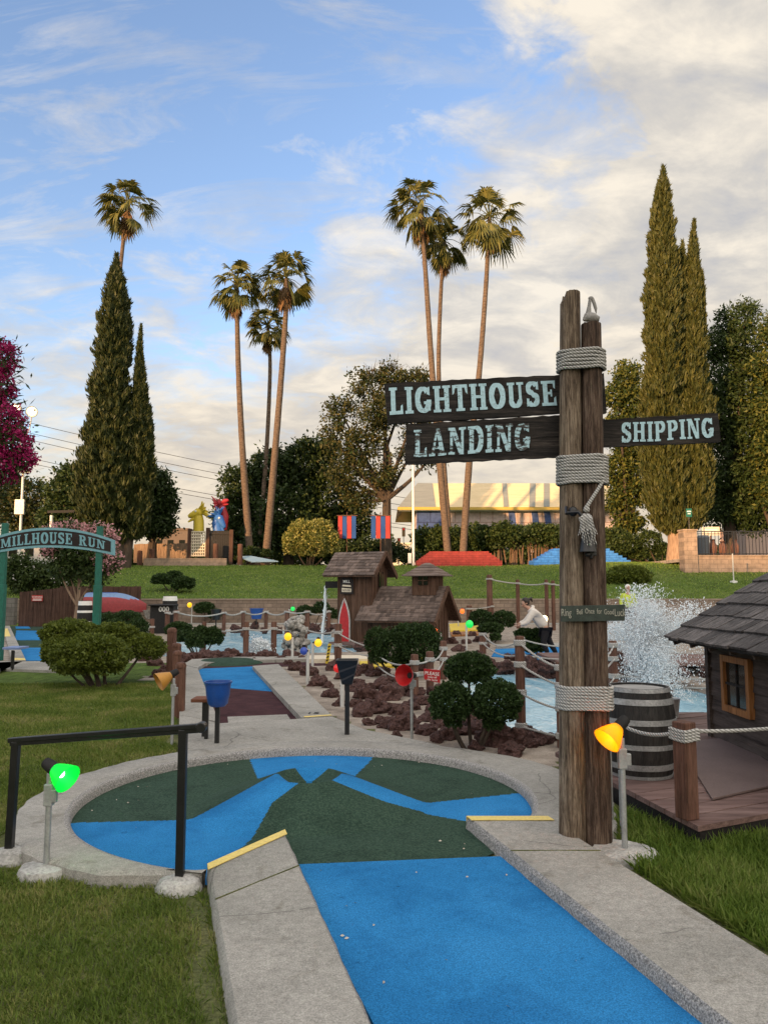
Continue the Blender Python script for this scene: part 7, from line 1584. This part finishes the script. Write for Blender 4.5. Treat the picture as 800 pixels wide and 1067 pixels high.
# fallen petals on the turf
rd = random.Random(21); m = MB()
for i in range(46):
    a = rd.uniform(0, 6.28); r_ = CR*rd.uniform(.55, 1)**.5 if i < 30 else 0; x, y = (CX+r_*math.cos(a), CY+r_*math.sin(a)) if i < 30 else (rd.uniform(-.2, 1.0), rd.uniform(3.0, 4.5)); q = rd.uniform(0, 3.1); s_ = rd.uniform(.006, .013)
    if math.hypot(x-CX, y-CY) < .9 and i < 30: continue
    m.add([(x+s_*math.cos(q), y+s_*math.sin(q), .024), (x-s_*.4*math.sin(q), y+s_*.4*math.cos(q), .029), (x-s_*math.cos(q), y-s_*math.sin(q), .024), (x+s_*.4*math.sin(q), y-s_*.4*math.cos(q), .022)], [(0, 1, 2, 3)])
o = m.build('petals', M_plain('petal', (.42, .38, .32), .8, var=.3), fix=False); tag(o, 'scattered pale fallen petals on the turf', None, None, 'stuff')
# overhead wires
for i, (y0, y1) in enumerate(((372, 520), (384, 528), (392, 534), (414, 548), (420, 552))):
    m = MB(); m.tube(sag(At(-220, y0, 130), At(430, y1, 130), 2.0, 20), .045, 5); o = m.build('power_line', MAT['black_matte']); tag(o, ['topmost thin overhead wire crossing the sky left of the palms', 'second overhead wire from the top crossing the left sky', 'third overhead wire from the top crossing the left sky', 'fourth overhead wire from the top crossing the left sky', 'lowest thin overhead wire crossing the sky left of the palms'][i], 'wire', 'overhead wires')

# ---------------------------------------------------------------- light, shade, sky, camera
SUN_EL, SUN_AZ = R(7.5), R(38)     # sun behind the camera and to its left
S = V((-math.sin(SUN_AZ)*math.cos(SUN_EL), -math.cos(SUN_AZ)*math.cos(SUN_EL), math.sin(SUN_EL)))
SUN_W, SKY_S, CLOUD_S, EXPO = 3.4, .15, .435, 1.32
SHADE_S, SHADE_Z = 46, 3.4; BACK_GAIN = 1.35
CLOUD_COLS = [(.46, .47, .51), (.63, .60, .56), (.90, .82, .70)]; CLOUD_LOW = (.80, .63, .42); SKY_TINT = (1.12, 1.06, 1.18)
sd = bpy.data.lights.new('sun', 'SUN'); sd.energy = SUN_W; sd.angle = R(.6); sd.color = (1, .58, .27); so = bpy.data.objects.new('sun', sd); COL.objects.link(so); so.rotation_euler = (-S).to_track_quat('-Z', 'Y').to_euler()
# unseen ridge added behind the viewer, shaped to keep the course in shade
sh = V((S.x, S.y, 0)).normalized(); pr = V((-sh.y, sh.x, 0)); m = MB(); Dh = 170; te = math.tan(SUN_EL)
n = 60
for i in range(n+1):
    q = -260+520*i/n; top = te*(Dh+SHADE_S)+SHADE_Z+1.0*mnoise.noise(V((q*.05, 3, 1)))*1.5
    for dd, zz in ((-25, -2), (0, top), (30, top*.9), (70, -2)):
        p = sh*(Dh+dd)+pr*q; m.v.append((p.x, p.y, zz))
for i in range(n):
    for k in range(3): m.f.append((i*4+k, i*4+k+1, i*4+5+k, i*4+4+k)); m.m.append(0)
o = m.build('shade_ridge', MAT['lawn']); tag(o, 'ridge behind the viewer', None, None, 'structure')
w = bpy.data.worlds.new('World'); scene.world = w; w.use_nodes = True; nt = w.node_tree; bg = nt.nodes['Background']; out = nt.nodes['World Output']
sky = node(nt, 'ShaderNodeTexSky', sky_type='NISHITA'); sky.sun_disc = False; sky.sun_elevation = SUN_EL; sky.sun_rotation = math.atan2(S.x, S.y); sky.altitude = 100; sky.air_density = 1.0; sky.dust_density = 1.2; sky.ozone_density = 1.5
tc = node(nt, 'ShaderNodeTexCoord'); sx = node(nt, 'ShaderNodeSeparateXYZ'); nt.links.new(tc.outputs['Generated'], sx.inputs[0]); dx, dy, dz = sx.outputs
den = mathn(nt, 'ADD', mathn(nt, 'MAXIMUM', dz, 0), .22); cb = node(nt, 'ShaderNodeCombineXYZ'); nt.links.new(mathn(nt, 'DIVIDE', dx, den), cb.inputs[0]); nt.links.new(mathn(nt, 'DIVIDE', dy, den), cb.inputs[1])
def cmap(sc, rot, off=(0, 0, 0)):
    mp = node(nt, 'ShaderNodeMapping'); mp.inputs['Scale'].default_value = sc; mp.inputs['Rotation'].default_value = rot; mp.inputs['Location'].default_value = off; nt.links.new(cb.outputs[0], mp.inputs[0]); return mp.outputs[0]
big = ntex(nt, cmap((1, 1, 1), (0, 0, .3), (2.3, .7, 0)), 1.5, 8, .56, .35)
puff = ntex(nt, cmap((1, 1.25, 1), (0, 0, -.5), (7.1, 3.2, 0)), 6.5, 10, .62, .35)
wisp = ntex(nt, cmap((.7, 2.6, 1), (0, 0, .62), (3.2, 1.5, 0)), 3.0, 10, .66, .8)
band = mathn(nt, 'SUBTRACT', mathn(nt, 'MULTIPLY_ADD', dx, .58, .49), dz)          # broad bank low in the sky, higher to the right
rgt = mathn(nt, 'MULTIPLY', mathn(nt, 'SUBTRACT', dx, .155), 1.25)
bias = mathn(nt, 'SMOOTH_MAX', band, rgt, .12)
d1 = mathn(nt, 'ADD', mathn(nt, 'MULTIPLY', big, .42), mathn(nt, 'MULTIPLY', puff, .58))
cB = ramp(nt, mathn(nt, 'ADD', d1, mathn(nt, 'MULTIPLY', band, 1.25)), [(0,)*3, (.62,)*3, (.97,)*3], [.46, .57, .70])
cR = ramp(nt, mathn(nt, 'ADD', d1, mathn(nt, 'MULTIPLY', rgt, 1.0)), [(0,)*3, (.6,)*3, (1,)*3], [.49, .555, .625])
back = mathn(nt, 'MAXIMUM', mathn(nt, 'MULTIPLY_ADD', dz, 5.0, -3.5), mathn(nt, 'MULTIPLY_ADD', dy, -3.0, -.1), clamp=True)  # unseen cloud added overhead and behind, brightened to warm the foreground light
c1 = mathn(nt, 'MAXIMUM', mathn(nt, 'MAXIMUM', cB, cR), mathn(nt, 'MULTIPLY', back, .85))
wl = mathn(nt, 'ADD', mathn(nt, 'MULTIPLY', wisp, .75), mathn(nt, 'MULTIPLY', big, .25)); c2 = ramp(nt, mathn(nt, 'ADD', wl, mathn(nt, 'MULTIPLY', mathn(nt, 'SUBTRACT', 0, dx), .10)), [(0,)*3, (.7,)*3], [.52, .70])
dens = mathn(nt, 'MAXIMUM', c1, c2, clamp=True)
shd = ntex(nt, cmap((1, 1.4, 1), (0, 0, .2), (4.4, 9.2, 0)), 3.4, 8, .6, .5); shl = mathn(nt, 'ADD', mathn(nt, 'MULTIPLY', shd, .6), mathn(nt, 'MULTIPLY', puff, .4))
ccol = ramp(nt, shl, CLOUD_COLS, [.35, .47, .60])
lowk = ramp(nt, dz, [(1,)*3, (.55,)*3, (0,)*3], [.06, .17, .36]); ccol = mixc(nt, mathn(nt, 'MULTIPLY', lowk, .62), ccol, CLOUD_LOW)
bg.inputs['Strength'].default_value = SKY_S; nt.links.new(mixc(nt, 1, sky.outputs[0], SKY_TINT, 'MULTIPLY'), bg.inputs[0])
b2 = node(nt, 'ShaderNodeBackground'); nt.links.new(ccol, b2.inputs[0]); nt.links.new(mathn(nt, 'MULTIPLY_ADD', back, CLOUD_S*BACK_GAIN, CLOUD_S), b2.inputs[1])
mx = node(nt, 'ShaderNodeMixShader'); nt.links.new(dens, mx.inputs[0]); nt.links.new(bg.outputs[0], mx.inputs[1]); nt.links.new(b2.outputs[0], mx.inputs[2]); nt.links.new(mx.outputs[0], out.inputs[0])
cam = bpy.data.cameras.new('camera'); cam.sensor_fit = 'HORIZONTAL'; cam.sensor_width = 36; cam.lens = 36; cam.clip_start = .05; cam.clip_end = 4000
co = bpy.data.objects.new('camera', cam); COL.objects.link(co); co.location = (0, 0, EYE); co.rotation_euler = (R(90)+PITCH, 0, 0); scene.camera = co
vs = scene.view_settings; vs.view_transform = 'Standard'; vs.look = 'None'; vs.gamma = 1; vs.exposure = EXPO; vs.use_curve_mapping = False
scene.cycles.use_denoising = True; scene.cycles.max_bounces = 6; scene.cycles.transparent_max_bounces = 4
